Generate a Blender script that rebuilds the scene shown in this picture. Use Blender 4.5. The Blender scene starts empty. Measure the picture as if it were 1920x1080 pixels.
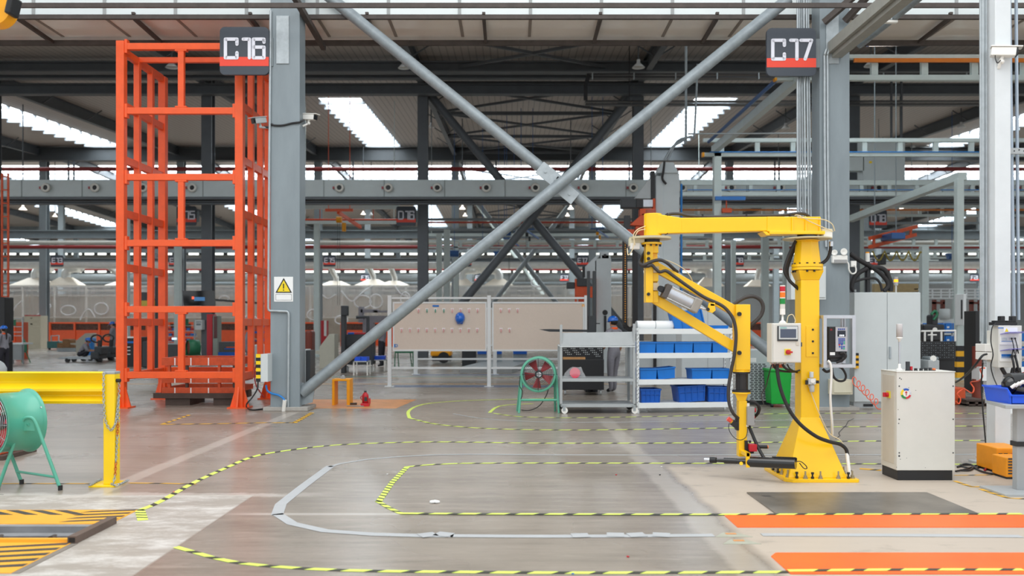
import bpy, math, random
from mathutils import Vector, Matrix
random.seed(7)
S = bpy.context.scene
COL = S.collection
V = Vector
# ---------------------------------------------------------------- camera, sky, lights, exposure
FPX, CX, HY, EYE = 1600.0, 960.0, 605.0, 1.6      # focal length in pixels of a 1920 px frame, horizon row, eye height
cam_d = bpy.data.cameras.new('camera'); cam = bpy.data.objects.new('camera', cam_d); COL.objects.link(cam)
cam.location = (0, 0, EYE); cam.rotation_euler = (math.pi/2, 0, 0)
cam_d.sensor_width = 36; cam_d.lens = 36*FPX/1920; cam_d.shift_y = (HY-540)/1920
cam_d.clip_end = 400; cam_d.clip_start = 0.1
cam_d.dof.use_dof = True; cam_d.dof.focus_distance = 10.5; cam_d.dof.aperture_fstop = 1.5
S.camera = cam
w = bpy.data.worlds.new('daylight'); S.world = w; w.use_nodes = True
w.node_tree.nodes['Background'].inputs[0].default_value = (0.93, 0.97, 1.0, 1)
w.node_tree.nodes['Background'].inputs[1].default_value = 1.0
def area(name, loc, rot, sx, sy, power, col=(1, 1, 1)):
    d = bpy.data.lights.new(name, 'AREA'); d.shape = 'RECTANGLE'; d.size = sx; d.size_y = sy; d.energy = power; d.color = col
    o = bpy.data.objects.new(name, d); COL.objects.link(o); o.location = loc; o.rotation_euler = rot
    return o
# rooflight over the near bay, above and behind the camera
area('near_bay_rooflight', (0.5, 5.0, 11.5), (0, 0, 0), 16, 9, 900, (1, 0.985, 0.96))
SKY_EMIT = 9.0
vs = S.view_settings
vs.view_transform = 'Standard'; vs.look = 'None'; vs.gamma = 1.0; vs.use_curve_mapping = False
vs.exposure = 0.30
# ---------------------------------------------------------------- pixel <-> place
def X(px, Y): return (px-CX)*Y/FPX
def Z(py, Y): return EYE+(HY-py)*Y/FPX
def P(px, py, Y): return V((X(px, Y), Y, Z(py, Y)))
def G(px, py, z=0.0):
    Y = FPX*EYE/(py-HY); return V((X(px, Y), Y, z))
# ---------------------------------------------------------------- materials
def lin(h):
    if isinstance(h, str):
        h = h.lstrip('#'); c = [int(h[i:i+2], 16)/255 for i in (0, 2, 4)]
    else: c = [x/255 for x in h]
    return tuple(((x+0.055)/1.055)**2.4 if x > 0.04045 else x/12.92 for x in c)
MATS = {}
def M(name, col, rough=0.5, metal=0.0, var=0.08, scale=6.0, emit=0.0, alpha=1.0, bump=0.0, trans=0.0, coat=0.0, stretch=None):
    if name in MATS: return MATS[name]
    m = bpy.data.materials.new(name); m.use_nodes = True
    nt = m.node_tree; b = nt.nodes['Principled BSDF']
    c = lin(col)
    b.inputs['Base Color'].default_value = (*c, 1); b.inputs['Roughness'].default_value = rough; b.inputs['Metallic'].default_value = metal
    if coat: b.inputs['Coat Weight'].default_value = coat; b.inputs['Coat Roughness'].default_value = 0.12
    if var > 0:
        tc = nt.nodes.new('ShaderNodeTexCoord'); mp = nt.nodes.new('ShaderNodeMapping'); n = nt.nodes.new('ShaderNodeTexNoise'); r = nt.nodes.new('ShaderNodeValToRGB')
        n.inputs['Scale'].default_value = scale; n.inputs['Detail'].default_value = 5; n.inputs['Roughness'].default_value = 0.62
        if stretch: mp.inputs['Scale'].default_value = stretch
        nt.links.new(tc.outputs['Object'], mp.inputs[0]); nt.links.new(mp.outputs[0], n.inputs['Vector']); nt.links.new(n.outputs['Fac'], r.inputs[0])
        r.color_ramp.elements[0].position = 0.3; r.color_ramp.elements[1].position = 0.72
        r.color_ramp.elements[0].color = (*[x*(1-var) for x in c], 1); r.color_ramp.elements[1].color = (*[min(1, x*(1+var)) for x in c], 1)
        nt.links.new(r.outputs[0], b.inputs['Base Color'])
        if bump:
            bp = nt.nodes.new('ShaderNodeBump'); bp.inputs['Strength'].default_value = bump; bp.inputs['Distance'].default_value = 0.01
            nt.links.new(n.outputs['Fac'], bp.inputs['Height']); nt.links.new(bp.outputs[0], b.inputs['Normal'])
    if emit:
        b.inputs['Emission Color'].default_value = (*c, 1); b.inputs['Emission Strength'].default_value = emit
    if alpha < 1: b.inputs['Alpha'].default_value = alpha
    if trans: b.inputs['Transmission Weight'].default_value = trans
    MATS[name] = m
    return m
col_steel = M('column_paint', '#848f95', 0.42, 0, 0.10, 3.0, stretch=(1, 1, .25))
dark_steel = M('dark_steel_paint', '#585d62', 0.5, 0, 0.10, 2.0)
mid_steel = M('grey_steel_paint', '#7b8488', 0.5, 0, 0.08, 2.0)
rust_steel = M('rusty_steel', '#4d4541', 0.65, 0, 0.22, 5.0)
rail_paint = M('pale_green_grey_rail_paint', '#c3cfcd', 0.4, 0, 0.05, 3.0)
galv = M('galvanised_steel', '#a9b1b5', 0.38, 0.35, 0.12, 9.0)
galv_dark = M('weathered_galvanised_pipe', '#8f989d', 0.42, 0.25, 0.14, 7.0)
chrome = M('bright_metal', '#c9ccd0', 0.2, 0.9, 0.04)
alu = M('aluminium', '#c4c8cf', 0.32, 0.6, 0.05, 10)
orange = M('orange_paint', '#f0591c', 0.42, 0, 0.07, 5, coat=.15)
orange_dk = M('orange_machine_paint', '#cc4f22', 0.5, 0, 0.1, 5)
orange_dull = M('worn_orange_paint', '#c8522a', 0.6, 0, 0.2, 8)
yellow = M('yellow_paint', '#ffc800', 0.33, 0, 0.04, 3, coat=.25)
yellow_guard = M('guard_rail_yellow', '#ffd50d', 0.38, 0, 0.03, 3, coat=.15)
amber = M('amber_paint', '#f4a300', 0.45, 0, 0.06)
white_p = M('white_paint', '#dfe3e4', 0.42, 0, 0.03)
white_pl = M('white_plastic', '#ecebe6', 0.4, 0, 0.02)
cream = M('cream_grey_paint', '#d9d8d1', 0.45, 0, 0.03, 4)
cream_side = M('cabinet_panel_cream', '#cfc9bd', 0.5, 0, 0.04, 4)
beige_cab = M('beige_paint', '#c9c3ae', 0.5, 0, 0.05)
light_grey = M('light_grey_paint', '#cdd3d4', 0.45, 0, 0.03, 3)
grey_sheet = M('grey_sheet_metal', '#a9aeb0', 0.5, 0.05, 0.06, 4)
mach_grey = M('machine_column_grey', '#c0c8cb', 0.42, 0, 0.05, 2)
duct_grey = M('painted_duct', '#bdc6c7', 0.5, 0, 0.05, 1.5)
duct_metal = M('spiral_duct_metal', '#d2d4d2', 0.35, 0.3, 0.08, 3)
black = M('black_plastic', '#1c1d20', 0.42, 0, 0.1)
black_gloss = M('black_gloss', '#101114', 0.18, 0, 0.05, coat=.4)
rubber = M('black_rubber', '#232122', 0.6, 0, 0.1)
hose = M('dark_grey_hose', '#3a3635', 0.55, 0, 0.08)
charcoal = M('charcoal_paint', '#33373b', 0.5, 0, 0.08)
teal = M('teal_paint', '#55ab94', 0.36, 0, 0.05, 5, coat=.2)
teal_dk = M('green_fan_paint', '#5fae93', 0.42, 0, 0.06)
red = M('red_paint', '#c01f2c', 0.4, 0, 0.06)
red_fan = M('fan_blade_red', '#a2343a', 0.5, 0, 0.1)
pink = M('pink_tape_roll', '#e0475f', 0.5, 0, 0.08)
blue_bin = M('blue_plastic', '#0d6fc4', 0.38, 0, 0.08, 4)
blue_bin2 = M('deep_blue_plastic', '#0a57b4', 0.38, 0, 0.08, 4)
blue_vivid = M('tray_blue', '#1557e0', 0.35, 0, 0.05)
blue_helmet = M('helmet_blue', '#1166cc', 0.25, 0, 0.03, coat=.4)
blue_line = M('blue_hose', '#1d7cc8', 0.4, 0, 0.04)
green_bin = M('green_plastic', '#06a637', 0.4, 0, 0.06)
green_dk = M('dark_green_paint', '#1e6a48', 0.5, 0, 0.08)
board = M('beige_board', '#d8cabd', 0.75, 0, 0.03, 40)
wood = M('raw_wood', '#b98a58', 0.7, 0, 0.15, 6)
wood_dk = M('dark_timber', '#4d3f38', 0.7, 0, 0.2, 6)
brown_drum = M('brown_drum', '#7a3526', 0.5, 0, 0.1)
cloth_grey = M('grey_work_cloth', '#85848c', 0.85, 0, 0.08, 20)
cloth_dark = M('dark_work_cloth', '#2a2a33', 0.85, 0, 0.1, 20)
cloth_or = M('orange_collar_cloth', '#ef5b1e', 0.8, 0, 0.05)
skin = M('skin', '#b98867', 0.55, 0, 0.06, 12)
hair = M('black_hair', '#17130f', 0.6, 0, 0.1)
screen_grey = M('grey_screen', '#4b5468', 0.2, 0, 0.02)
ink = M('black_ink', '#1b1c20', 0.5, 0, 0.0)
sign_dark = M('sign_charcoal', '#3a414b', 0.4, 0, 0.04)
sign_red = M('sign_red_band', '#e8452f', 0.45, 0, 0.02)
sign_white = M('sign_lettering_white', '#e3e4ee', 0.5, 0, 0.0)
paper = M('white_paper', '#eef0f0', 0.7, 0, 0.02)
clear_pl = M('clear_plastic_film', '#e9edf0', 0.15, 0, 0.0, alpha=.22)
purple_pl = M('clear_violet_cover', '#6f66c9', 0.15, 0, 0.0, alpha=.75)
lamp_glow = M('lamp_glow', '#fff4e4', 0.5, 0, 0, emit=2.2)
tube_glow = M('fluorescent_tube', '#fdf1ea', 0.5, 0, 0, emit=1.1)
sky_glow = M('rooflight_daylight', '#eef6fa', 0.5, 0, 0, emit=SKY_EMIT)
plate_ink = M('worn_black_hatching', '#45423e', .5, 0, .2, 4)
plate_dk = M('dark_floor_plate', '#6e6860', 0.34, 0.1, 0.30, 2.6)
ylw_plate = M('yellow_floor_plate', '#eeac35', 0.5, 0, 0.10, 2.0)
or_plate = M('orange_floor_plate', '#f26a25', 0.45, 0, 0.12, 1.6)
def chip(m, scale, lo, col, st=(1, 1, 1)):      # worn specks with a shape of their own
    nt = m.node_tree; b = nt.nodes['Principled BSDF']; src = b.inputs['Base Color'].links[0].from_socket
    tc = nt.nodes.new('ShaderNodeTexCoord'); mp = nt.nodes.new('ShaderNodeMapping'); mp.inputs['Scale'].default_value = st
    n = nt.nodes.new('ShaderNodeTexNoise'); n.inputs['Scale'].default_value = scale; n.inputs['Detail'].default_value = 7; n.inputs['Roughness'].default_value = .65
    r = nt.nodes.new('ShaderNodeValToRGB'); r.color_ramp.elements[0].position = lo; r.color_ramp.elements[1].position = lo+.025
    mx = nt.nodes.new('ShaderNodeMixRGB'); mx.inputs[2].default_value = (*lin(col), 1)
    nt.links.new(tc.outputs['Object'], mp.inputs[0]); nt.links.new(mp.outputs[0], n.inputs['Vector']); nt.links.new(n.outputs['Fac'], r.inputs[0]); nt.links.new(r.outputs[0], mx.inputs[0]); nt.links.new(src, mx.inputs[1]); nt.links.new(mx.outputs[0], b.inputs['Base Color'])
chip(or_plate, 5, .715, '#5f4a40', (1, 2.2, 1)); chip(ylw_plate, 6, .70, '#c98f2c'); chip(plate_dk, 2.4, .64, '#4f4a45'); chip(yellow, 9, .80, '#7a6a2a')
tape_y = M('hazard_tape_yellow', '#dcf06a', 0.5, 0, 0.1, 6)
tape_b = M('hazard_tape_black', '#3a3d33', 0.5, 0, 0.1, 6)
tape_y2 = M('hazard_tape_amber', '#eab430', 0.5, 0, 0.1, 6)
tape_g = M('grey_floor_tape', '#b0b3b5', 0.55, 0, 0.06, 4)
paint_pale = M('worn_floor_paint', '#d19a4b', 0.55, 0, 0.25, 5)
paint_orange = M('faded_orange_floor_paint', '#d2935c', 0.5, 0, 0.2, 3)
paint_green = M('green_floor_line', '#5f8577', 0.5, 0, 0.15, 3)
paint_blue = M('blue_floor_strip', '#64718b', 0.5, 0, 0.15, 3)
# ---------------------------------------------------------------- mesh builder
class MB:
    def __init__(s): s.v = []; s.f = []; s.mi = []; s.sm = []
    def add(s, vs_, fs, mi=0, sm=False):
        o = len(s.v); s.v.extend([tuple(p) for p in vs_])
        for f in fs: s.f.append(tuple(i+o for i in f)); s.mi.append(mi); s.sm.append(sm)
        return s
    def bx(s, x0, x1, y0, y1, z0, z1, mi=0):
        if x0 > x1: x0, x1 = x1, x0
        if y0 > y1: y0, y1 = y1, y0
        if z0 > z1: z0, z1 = z1, z0
        return s.add([(x0,y0,z0),(x1,y0,z0),(x1,y1,z0),(x0,y1,z0),(x0,y0,z1),(x1,y0,z1),(x1,y1,z1),(x0,y1,z1)],
                     [(0,3,2,1),(4,5,6,7),(0,1,5,4),(1,2,6,5),(2,3,7,6),(3,0,4,7)], mi)
    def ob(s, c, sx, sy, sz, rz=0.0, mi=0, m=None):
        m = m or Matrix.Rotation(rz, 3, 'Z'); c = V(c)
        pts = [c+m@V((a*sx/2, b*sy/2, d*sz/2)) for d in (-1, 1) for (a, b) in ((-1,-1),(1,-1),(1,1),(-1,1))]
        return s.add(pts, [(0,3,2,1),(4,5,6,7),(0,1,5,4),(1,2,6,5),(2,3,7,6),(3,0,4,7)], mi)
    def bar(s, p, q, w_, h_, up=(0, 0, 1), mi=0):
        p = V(p); q = V(q); d = (q-p).normalized(); up = V(up)
        if abs(d.dot(up)) > .98: up = V((0, 1, 0))
        a = d.cross(up).normalized(); b = a.cross(d).normalized()
        pts = [c+a*(i*w_/2)+b*(j*h_/2) for c in (p, q) for (i, j) in ((-1,-1),(1,-1),(1,1),(-1,1))]
        return s.add(pts, [(0,1,2,3),(7,6,5,4),(0,4,5,1),(1,5,6,2),(2,6,7,3),(3,7,4,0)], mi)
    def tube(s, pts, r, seg=8, mi=0, closed=False, r1=None):
        pts = [V(p) for p in pts]; n = len(pts); rings = []; a = None
        for i, p in enumerate(pts):
            if closed: t = pts[(i+1) % n]-pts[i-1]
            else: t = pts[min(i+1, n-1)]-pts[max(i-1, 0)]
            t.normalize()
            if a is None:
                u = V((0, 0, 1)) if abs(t.z) < .9 else V((1, 0, 0)); a = t.cross(u).normalized()
            else:
                a = (a-t*a.dot(t)); a = a.normalized() if a.length > 1e-6 else t.orthogonal().normalized()
            b = t.cross(a); rr = r if r1 is None else r+(r1-r)*i/max(1, n-1)
            rings.append([p+(a*math.cos(2*math.pi*k/seg)+b*math.sin(2*math.pi*k/seg))*rr for k in range(seg)])
        vs_ = [q for rg in rings for q in rg]; fs = []
        for i in range(n if closed else n-1):
            j = (i+1) % n
            for k in range(seg): fs.append((i*seg+k, i*seg+(k+1) % seg, j*seg+(k+1) % seg, j*seg+k))
        s.add(vs_, fs, mi, True)
        if not closed: s.add(rings[0], [tuple(reversed(range(seg)))], mi); s.add(rings[-1], [tuple(range(seg))], mi)
        return s
    def cyl(s, p, q, r, r2=None, seg=16, mi=0): return s.tube([p, q], r, seg, mi, r1=r if r2 is None else r2)
    def lathe(s, prof, o, ax=(0, 0, 1), seg=24, mi=0, smooth=True):
        o = V(o); ax = V(ax).normalized(); a = ax.orthogonal().normalized(); b = ax.cross(a)
        vs_ = []; fs = []
        for (r, h) in prof:
            for k in range(seg):
                t = 2*math.pi*k/seg; vs_.append(o+ax*h+(a*math.cos(t)+b*math.sin(t))*max(r, 1e-4))
        for i in range(len(prof)-1):
            for k in range(seg): fs.append((i*seg+k, i*seg+(k+1) % seg, (i+1)*seg+(k+1) % seg, (i+1)*seg+k))
        return s.add(vs_, fs, mi, smooth)
    def prism(s, poly, ext, mi=0):
        poly = [V(p) for p in poly]; e = V(ext); n = len(poly)
        vs_ = poly+[p+e for p in poly]
        fs = [tuple(reversed(range(n))), tuple(range(n, 2*n))]+[(i, (i+1) % n, n+(i+1) % n, n+i) for i in range(n)]
        return s.add(vs_, fs, mi)
    def frus(s, a, b, mi=0):          # a, b: two 4-point rings
        return s.add(list(a)+list(b), [(3,2,1,0),(4,5,6,7),(0,1,5,4),(1,2,6,5),(2,3,7,6),(3,0,4,7)], mi)
    def sph(s, c, r, seg=14, mi=0, half=False):
        r = (r, r, r) if not hasattr(r, '__len__') else r; c = V(c); n = seg//2; vs_ = []; fs = []
        top = n if not half else n//2+1
        for i in range(n+1):
            t = math.pi*i/n
            if half: t *= .5
            for k in range(seg):
                p = 2*math.pi*k/seg; vs_.append(c+V((r[0]*math.sin(t)*math.cos(p), r[1]*math.sin(t)*math.sin(p), r[2]*math.cos(t))))
        for i in range(n):
            for k in range(seg): fs.append((i*seg+k, (i+1)*seg+k, (i+1)*seg+(k+1) % seg, i*seg+(k+1) % seg))
        return s.add(vs_, fs, mi, True)
    def quad(s, a, b, c, d, mi=0): return s.add([a, b, c, d], [(0, 1, 2, 3)], mi)
    def build(s, name, mat, parent=None, bev=0.0, seg=2):
        mats = mat if isinstance(mat, (list, tuple)) else [mat]
        off = V((0, 0, 0)); q = parent
        while q is not None: off = off+q.location; q = q.parent
        me = bpy.data.meshes.new(name)
        me.from_pydata([(p[0]-off.x, p[1]-off.y, p[2]-off.z) for p in s.v], [], s.f)
        me.polygons.foreach_set('material_index', s.mi); me.polygons.foreach_set('use_smooth', s.sm)
        for m in mats: me.materials.append(m)
        me.validate(); me.update()
        o = bpy.data.objects.new(name, me); COL.objects.link(o)
        if parent is not None: o.parent = parent
        if bev:
            b = o.modifiers.new('bevel', 'BEVEL'); b.width = bev; b.segments = seg; b.limit_method = 'ANGLE'; b.angle_limit = math.radians(40)
        return o
def cr(pts, n=6, closed=False):       # smooth curve through points
    pts = [V(p) for p in pts]; out = []; N = len(pts)
    for i in range(N if closed else N-1):
        if closed: p0, p1, p2, p3 = pts[i-1], pts[i], pts[(i+1) % N], pts[(i+2) % N]
        else: p0, p1, p2, p3 = pts[max(i-1, 0)], pts[i], pts[i+1], pts[min(i+2, N-1)]
        for k in range(n):
            t = k/n; out.append(.5*((2*p1)+(p2-p0)*t+(2*p0-5*p1+4*p2-p3)*t*t+(3*p1-p0-3*p2+p3)*t**3))
    if not closed: out.append(pts[-1])
    return out
def tag(o, label, cat, group=None, kind=None):
    o['label'] = label; o['category'] = cat
    if group: o['group'] = group
    if kind: o['kind'] = kind
    return o
def thing(name, label, cat, loc=(0, 0, 0), group=None):
    o = bpy.data.objects.new(name, None); COL.objects.link(o); o.location = loc; o.empty_display_size = .1
    return tag(o, label, cat, group)
def struct(mb, name, mat, label=None, cat=None, bev=0):
    o = mb.build(name, mat, None, bev); o['kind'] = 'structure'
    if label: o['label'] = label; o['category'] = cat or name.split('_')[0]
    return o
def solo(mb, name, mat, label, cat, group=None, kind=None, bev=0):
    o = mb.build(name, mat, None, bev); return tag(o, label, cat, group, kind)
def copy_tree(o, parent=None):
    c = o.copy(); COL.objects.link(c)
    if parent is not None: c.parent = parent
    for ch in [q for q in o.children]: copy_tree(ch, c)
    return c
STROKES = {'C': [[(1,1.02),(1,1.4),(0,1.4),(0,0),(1,0),(1,.38)]], '1': [[(.1,1.4),(.55,1.4),(.55,0)]],
 '6': [[(1,1.17),(1,1.4),(0,1.4),(0,0),(1,0),(1,.8),(0,.8)]], '7': [[(0,1.4),(1,1.4),(.4,0)]],
 '5': [[(1,1.4),(0,1.4),(0,.8),(1,.8),(1,0),(0,0)]], '8': [[(0,0),(0,1.4),(1,1.4),(1,0),(0,0)],[(0,.75),(1,.75)]],
 'D': [[(0,0),(0,1.4),(.8,1.4),(1,1.2),(1,.2),(.8,0),(0,0)]], 'E': [[(1,1.4),(0,1.4),(0,0),(1,0)],[(0,.7),(.9,.7)]],
 'F': [[(1,1.4),(0,1.4),(0,0)],[(0,.7),(.85,.7)]], '9': [[(0,0),(1,0),(1,1.4),(0,1.4),(0,.65),(1,.65)]],
 '3': [[(0,1.4),(1,1.4),(1,0),(0,0)],[(.2,.7),(1,.7)]], '2': [[(0,1.4),(1,1.4),(1,.7),(0,.7),(0,0),(1,0)]],
 '4': [[(0,1.4),(0,.5),(1,.5)],[(.8,1.4),(.8,0)]], '0': [[(0,0),(0,1.4),(1,1.4),(1,0),(0,0)]]}
def glyphs(mb, text, x, y, z, h, wd, gap, th, dep=.006, mi=0):      # text facing the camera (-Y), lower left corner x, z
    sc = h/1.4; cw = wd
    for i, ch in enumerate(text):
        ox = x+i*(cw+gap)
        for st in STROKES[ch]:
            pts = [(ox+a*cw, z+b*sc) for a, b in st]
            for (a, b) in zip(pts, pts[1:]): mb.bar((a[0], y, a[1]), (b[0], y, b[1]), dep, th, up=(0, 1, 0)) if False else mb.bar((a[0], y, a[1]), (b[0], y, b[1]), th, dep, up=(0, 1, 0))
            for k, a in enumerate(pts): mb.cyl((a[0], y-dep/2, a[1]), (a[0], y+dep/2, a[1]), th/2, seg=10)
def rrect(x0, x1, z0, z1, y, r, n=4):
    out = []
    for (cx_, cz, a0) in ((x1-r, z1-r, 0), (x0+r, z1-r, 90), (x0+r, z0+r, 180), (x1-r, z0+r, 270)):
        for k in range(n+1):
            a = math.radians(a0+90*k/n); out.append(V((cx_+r*math.cos(a), y, cz+r*math.sin(a))))
    return out

def text_mesh(name, body, size, loc, mat, parent):
    tx = bpy.data.curves.new(name+'_curve', 'FONT'); tx.body = body; tx.size = size; tx.extrude = .0006
    to = bpy.data.objects.new(name+'_curve', tx); COL.objects.link(to); bpy.context.view_layer.update()
    me = bpy.data.meshes.new_from_object(to.evaluated_get(bpy.context.evaluated_depsgraph_get()))
    bpy.data.objects.remove(to); me.materials.clear(); me.materials.append(mat)
    me.transform(Matrix.Rotation(math.pi/2, 4, 'X')); o = bpy.data.objects.new(name, me); COL.objects.link(o)
    off = V((0, 0, 0)); r = parent
    while r is not None: off = off+r.location; r = r.parent
    o.parent = parent; o.location = V(loc)-off
    return o
# ================================================================ THE BUILDING
YC, YD, YE, YF, YW = 15.5, 38.8, 61.0, 82.0, 128.0
BAY = 9.83
RIDGE = 66.0
def roof_z(y): return 11.08+.05*y if y <= RIDGE else 11.08+.05*RIDGE-.027*(y-RIDGE)
# ---------------------------------------------------------------- floor material
def floor_material():
    m = bpy.data.materials.new('polished_concrete'); m.use_nodes = True
    nt = m.node_tree; b = nt.nodes['Principled BSDF']; L = nt.links
    def nd(t): return nt.nodes.new(t)
    def mth(op, a, c=None, clamp=False):
        n = nd('ShaderNodeMath'); n.operation = op; n.use_clamp = clamp
        for i, q in enumerate((a, c)):
            if q is None: continue
            if isinstance(q, (int, float)): n.inputs[i].default_value = q
            else: L.new(q, n.inputs[i])
        return n.outputs[0]
    tc = nd('ShaderNodeTexCoord'); sp = nd('ShaderNodeSeparateXYZ'); L.new(tc.outputs['Object'], sp.inputs[0])
    x, y = sp.outputs[0], sp.outputs[1]
    def noise(scale, detail=5, rough=.6, st=(1, 1, 1)):
        mp = nd('ShaderNodeMapping'); mp.inputs['Scale'].default_value = st; L.new(tc.outputs['Object'], mp.inputs[0])
        n = nd('ShaderNodeTexNoise'); n.inputs['Scale'].default_value = scale; n.inputs['Detail'].default_value = detail; n.inputs['Roughness'].default_value = rough
        L.new(mp.outputs[0], n.inputs['Vector']); return n.outputs['Fac']
    def step(v, e, w_):    # 0 below e-w, 1 above e+w
        return mth('MULTIPLY_ADD' if False else 'DIVIDE', mth('SUBTRACT', v, e-w_), 2*w_, True)
    def band(v, a, c, w_): return mth('MULTIPLY', step(v, a, w_), mth('SUBTRACT', 1.0, step(v, c, w_)))
    def mixc(f, a, c):
        n = nd('ShaderNodeMixRGB'); 
        if isinstance(f, (int, float)): n.inputs[0].default_value = f
        else: L.new(f, n.inputs[0])
        for i, q in ((1, a), (2, c)):
            if isinstance(q, str): n.inputs[i].default_value = (*lin(q), 1)
            else: L.new(q, n.inputs[i])
        return n.outputs[0]
    wob = noise(1.3, 6, .7); fine = noise(9, 8, .72); big = noise(.28, 4, .55); streak = noise(1.1, 6, .66, (.35, 2.2, 1)); dust = noise(2.6, 9, .75, (.7, 1.5, 1))
    xw = mth('ADD', x, mth('MULTIPLY', mth('SUBTRACT', wob, .5), .25)); yw = mth('ADD', y, mth('MULTIPLY', mth('SUBTRACT', wob, .5), .5))
    c = mixc(mth('MULTIPLY', step(big, .5, .16), .8), '#8a8076', '#a1978b')
    c = mixc(mth('MULTIPLY', step(streak, .54, .1), .55), c, '#736b60')
    c = mixc(mth('MULTIPLY', step(fine, .54, .25), .22), c, '#aba295')
    scuff = noise(5.5, 8, .75, (.3, 1.8, 1)); grit = noise(38, 4, .7)
    c = mixc(mth('MULTIPLY', step(scuff, .58, .06), .35), c, '#6c645a');
    c = mixc(mth('MULTIPLY', mth('SUBTRACT', 1.0, step(scuff, .40, .06)), .30), c, '#bcb4a8'); c = mixc(mth('MULTIPLY', step(grit, .66, .04), .4), c, '#665e55')
    # re-cast slab at the right: paler and sandier
    mr = mth('MULTIPLY', step(xw, 1.72, .05), mth('SUBTRACT', 1.0, step(yw, 9.55, .12)))
    c = mixc(mth('MULTIPLY', mr, .75), c, '#c6b9aa')
    # dusty slab at the left
    ml = mth('MULTIPLY', mth('SUBTRACT', 1.0, step(x, -2.4, .01)), mth('SUBTRACT', 1.0, step(y, 7.9, .02)))
    c = mixc(mth('MULTIPLY', ml, .55), c, '#b3aca4')
    white = mth('MULTIPLY', mth('MULTIPLY', ml, step(dust, .56, .1)), .8)
    c = mixc(white, c, '#dcd9d4')
    spots = mth('MULTIPLY', mth('MULTIPLY', mr, step(dust, .6, .05)), .5)
    c = mixc(spots, c, '#8d857b')
    # filled saw cuts and joints
    cut1 = mth('MULTIPLY', band(x, -3.98, -3.80, .02), mth('MULTIPLY', step(y, 7.9, .02), mth('SUBTRACT', 1.0, step(y, 15.2, .1))))
    c = mixc(mth('MULTIPLY', cut1, .7), c, '#bdb5aa')
    cut2 = mth('MULTIPLY', band(xw, 1.42, 1.66, .03), mth('SUBTRACT', 1.0, step(y, 14.0, .2)))
    c = mixc(mth('MULTIPLY', cut2, .55), c, '#b9b1a5')
    j1 = mth('MULTIPLY', band(y, 7.10, 7.17, .02), band(x, -2.3, 1.6, .2))
    c = mixc(mth('MULTIPLY', j1, .7), c, '#c4beb5')
    j2 = mth('MULTIPLY', band(yw, 7.85, 8.0, .04), mth('SUBTRACT', 1.0, step(x, -1.9, .3)))
    c = mixc(mth('MULTIPLY', j2, .6), c, '#cbc6be')
    L.new(c, b.inputs['Base Color'])
    rg = mth('ADD', .20, mth('MULTIPLY', big, .14)); rg = mth('ADD', rg, mth('MULTIPLY', ml, .25)); rg = mth('ADD', rg, mth('MULTIPLY', mr, .2))
    L.new(rg, b.inputs['Roughness'])
    return m
floor_m = floor_material()
pit = M('pit_concrete', '#3a3632', .8, 0, .2, 3)
HX0, HX1, HY0, HY1 = -9.0, -3.2, 6.24, 6.76
mb = MB()
mb.bx(-95, HX0, -8, 132, -.3, 0).bx(HX1, 95, -8, 132, -.3, 0).bx(HX0, HX1, -8, HY0, -.3, 0).bx(HX0, HX1, HY1, 132, -.3, 0)
struct(mb, 'floor', floor_m)
mb = MB(); mb.bx(HX0-.05, HX1+.05, HY0-.05, HY1+.05, -.72, -.6).bx(HX0-.05, HX0, HY0, HY1, -.6, -.3).bx(HX1, HX1+.05, HY0, HY1, -.6, -.3).bx(HX0, HX1, HY0-.05, HY0, -.6, -.3).bx(HX0, HX1, HY1, HY1+.05, -.6, -.3)
struct(mb, 'floor_pit', pit)
# ---------------------------------------------------------------- roof
def roof_material():
    m = bpy.data.materials.new('ribbed_roof_deck'); m.use_nodes = True; nt = m.node_tree; b = nt.nodes['Principled BSDF']
    tc = nt.nodes.new('ShaderNodeTexCoord'); wv = nt.nodes.new('ShaderNodeTexWave'); wv.wave_type = 'BANDS'; wv.bands_direction = 'X'; wv.inputs['Scale'].default_value = 1.05
    r = nt.nodes.new('ShaderNodeValToRGB'); r.color_ramp.elements[0].position = 0; r.color_ramp.elements[1].position = .12
    r.color_ramp.elements[0].color = (*lin('#8a817a'), 1); r.color_ramp.elements[1].color = (*lin('#b5aba3'), 1)
    nt.links.new(tc.outputs['Object'], wv.inputs['Vector']); nt.links.new(wv.outputs['Fac'], r.inputs[0]); nt.links.new(r.outputs[0], b.inputs['Base Color'])
    b.inputs['Roughness'].default_value = .45
    return m
roof_m = roof_material()
SKYX = [-67.9, -48.3, -28.6, -9.0, 10.67, 30.3, 50.0, 69.6]
SW = 1.12
SEG = [(17.0, 19.5, False), (19.5, 30.0, True), (30.0, 44.5, False), (44.5, 60.2, True), (60.2, 69.0, False), (69.0, 75.5, 'all'), (75.5, 80.0, False), (80.0, 124.0, True), (124.0, YW+1, False)]  # first glazed stretch is out of view, added to brighten the middle bay
mb = MB(); win = 0
def slab(mb, x0, x1, y0, y1, t=.12):
    ys = [y0]+([RIDGE] if y0 < RIDGE < y1 else [])+[y1]
    for a, c in zip(ys, ys[1:]):
        za, zc = roof_z(a), roof_z(c)
        mb.add([(x0,a,za),(x1,a,za),(x1,c,zc),(x0,c,zc),(x0,a,za+t),(x1,a,za+t),(x1,c,zc+t),(x0,c,zc+t)],
               [(0,3,2,1),(4,5,6,7),(0,1,5,4),(1,2,6,5),(2,3,7,6),(3,0,4,7)])
for (a, c, kind) in SEG:
    if kind is False: slab(mb, -90, 90, a, c)
    elif kind is True:
        xs = [-90]+[v for q in SKYX for v in (q-SW, q+SW)]+[90]
        for i in range(0, len(xs), 2): slab(mb, xs[i], xs[i+1], a, c)
struct(mb, 'ceiling', roof_m)
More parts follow.
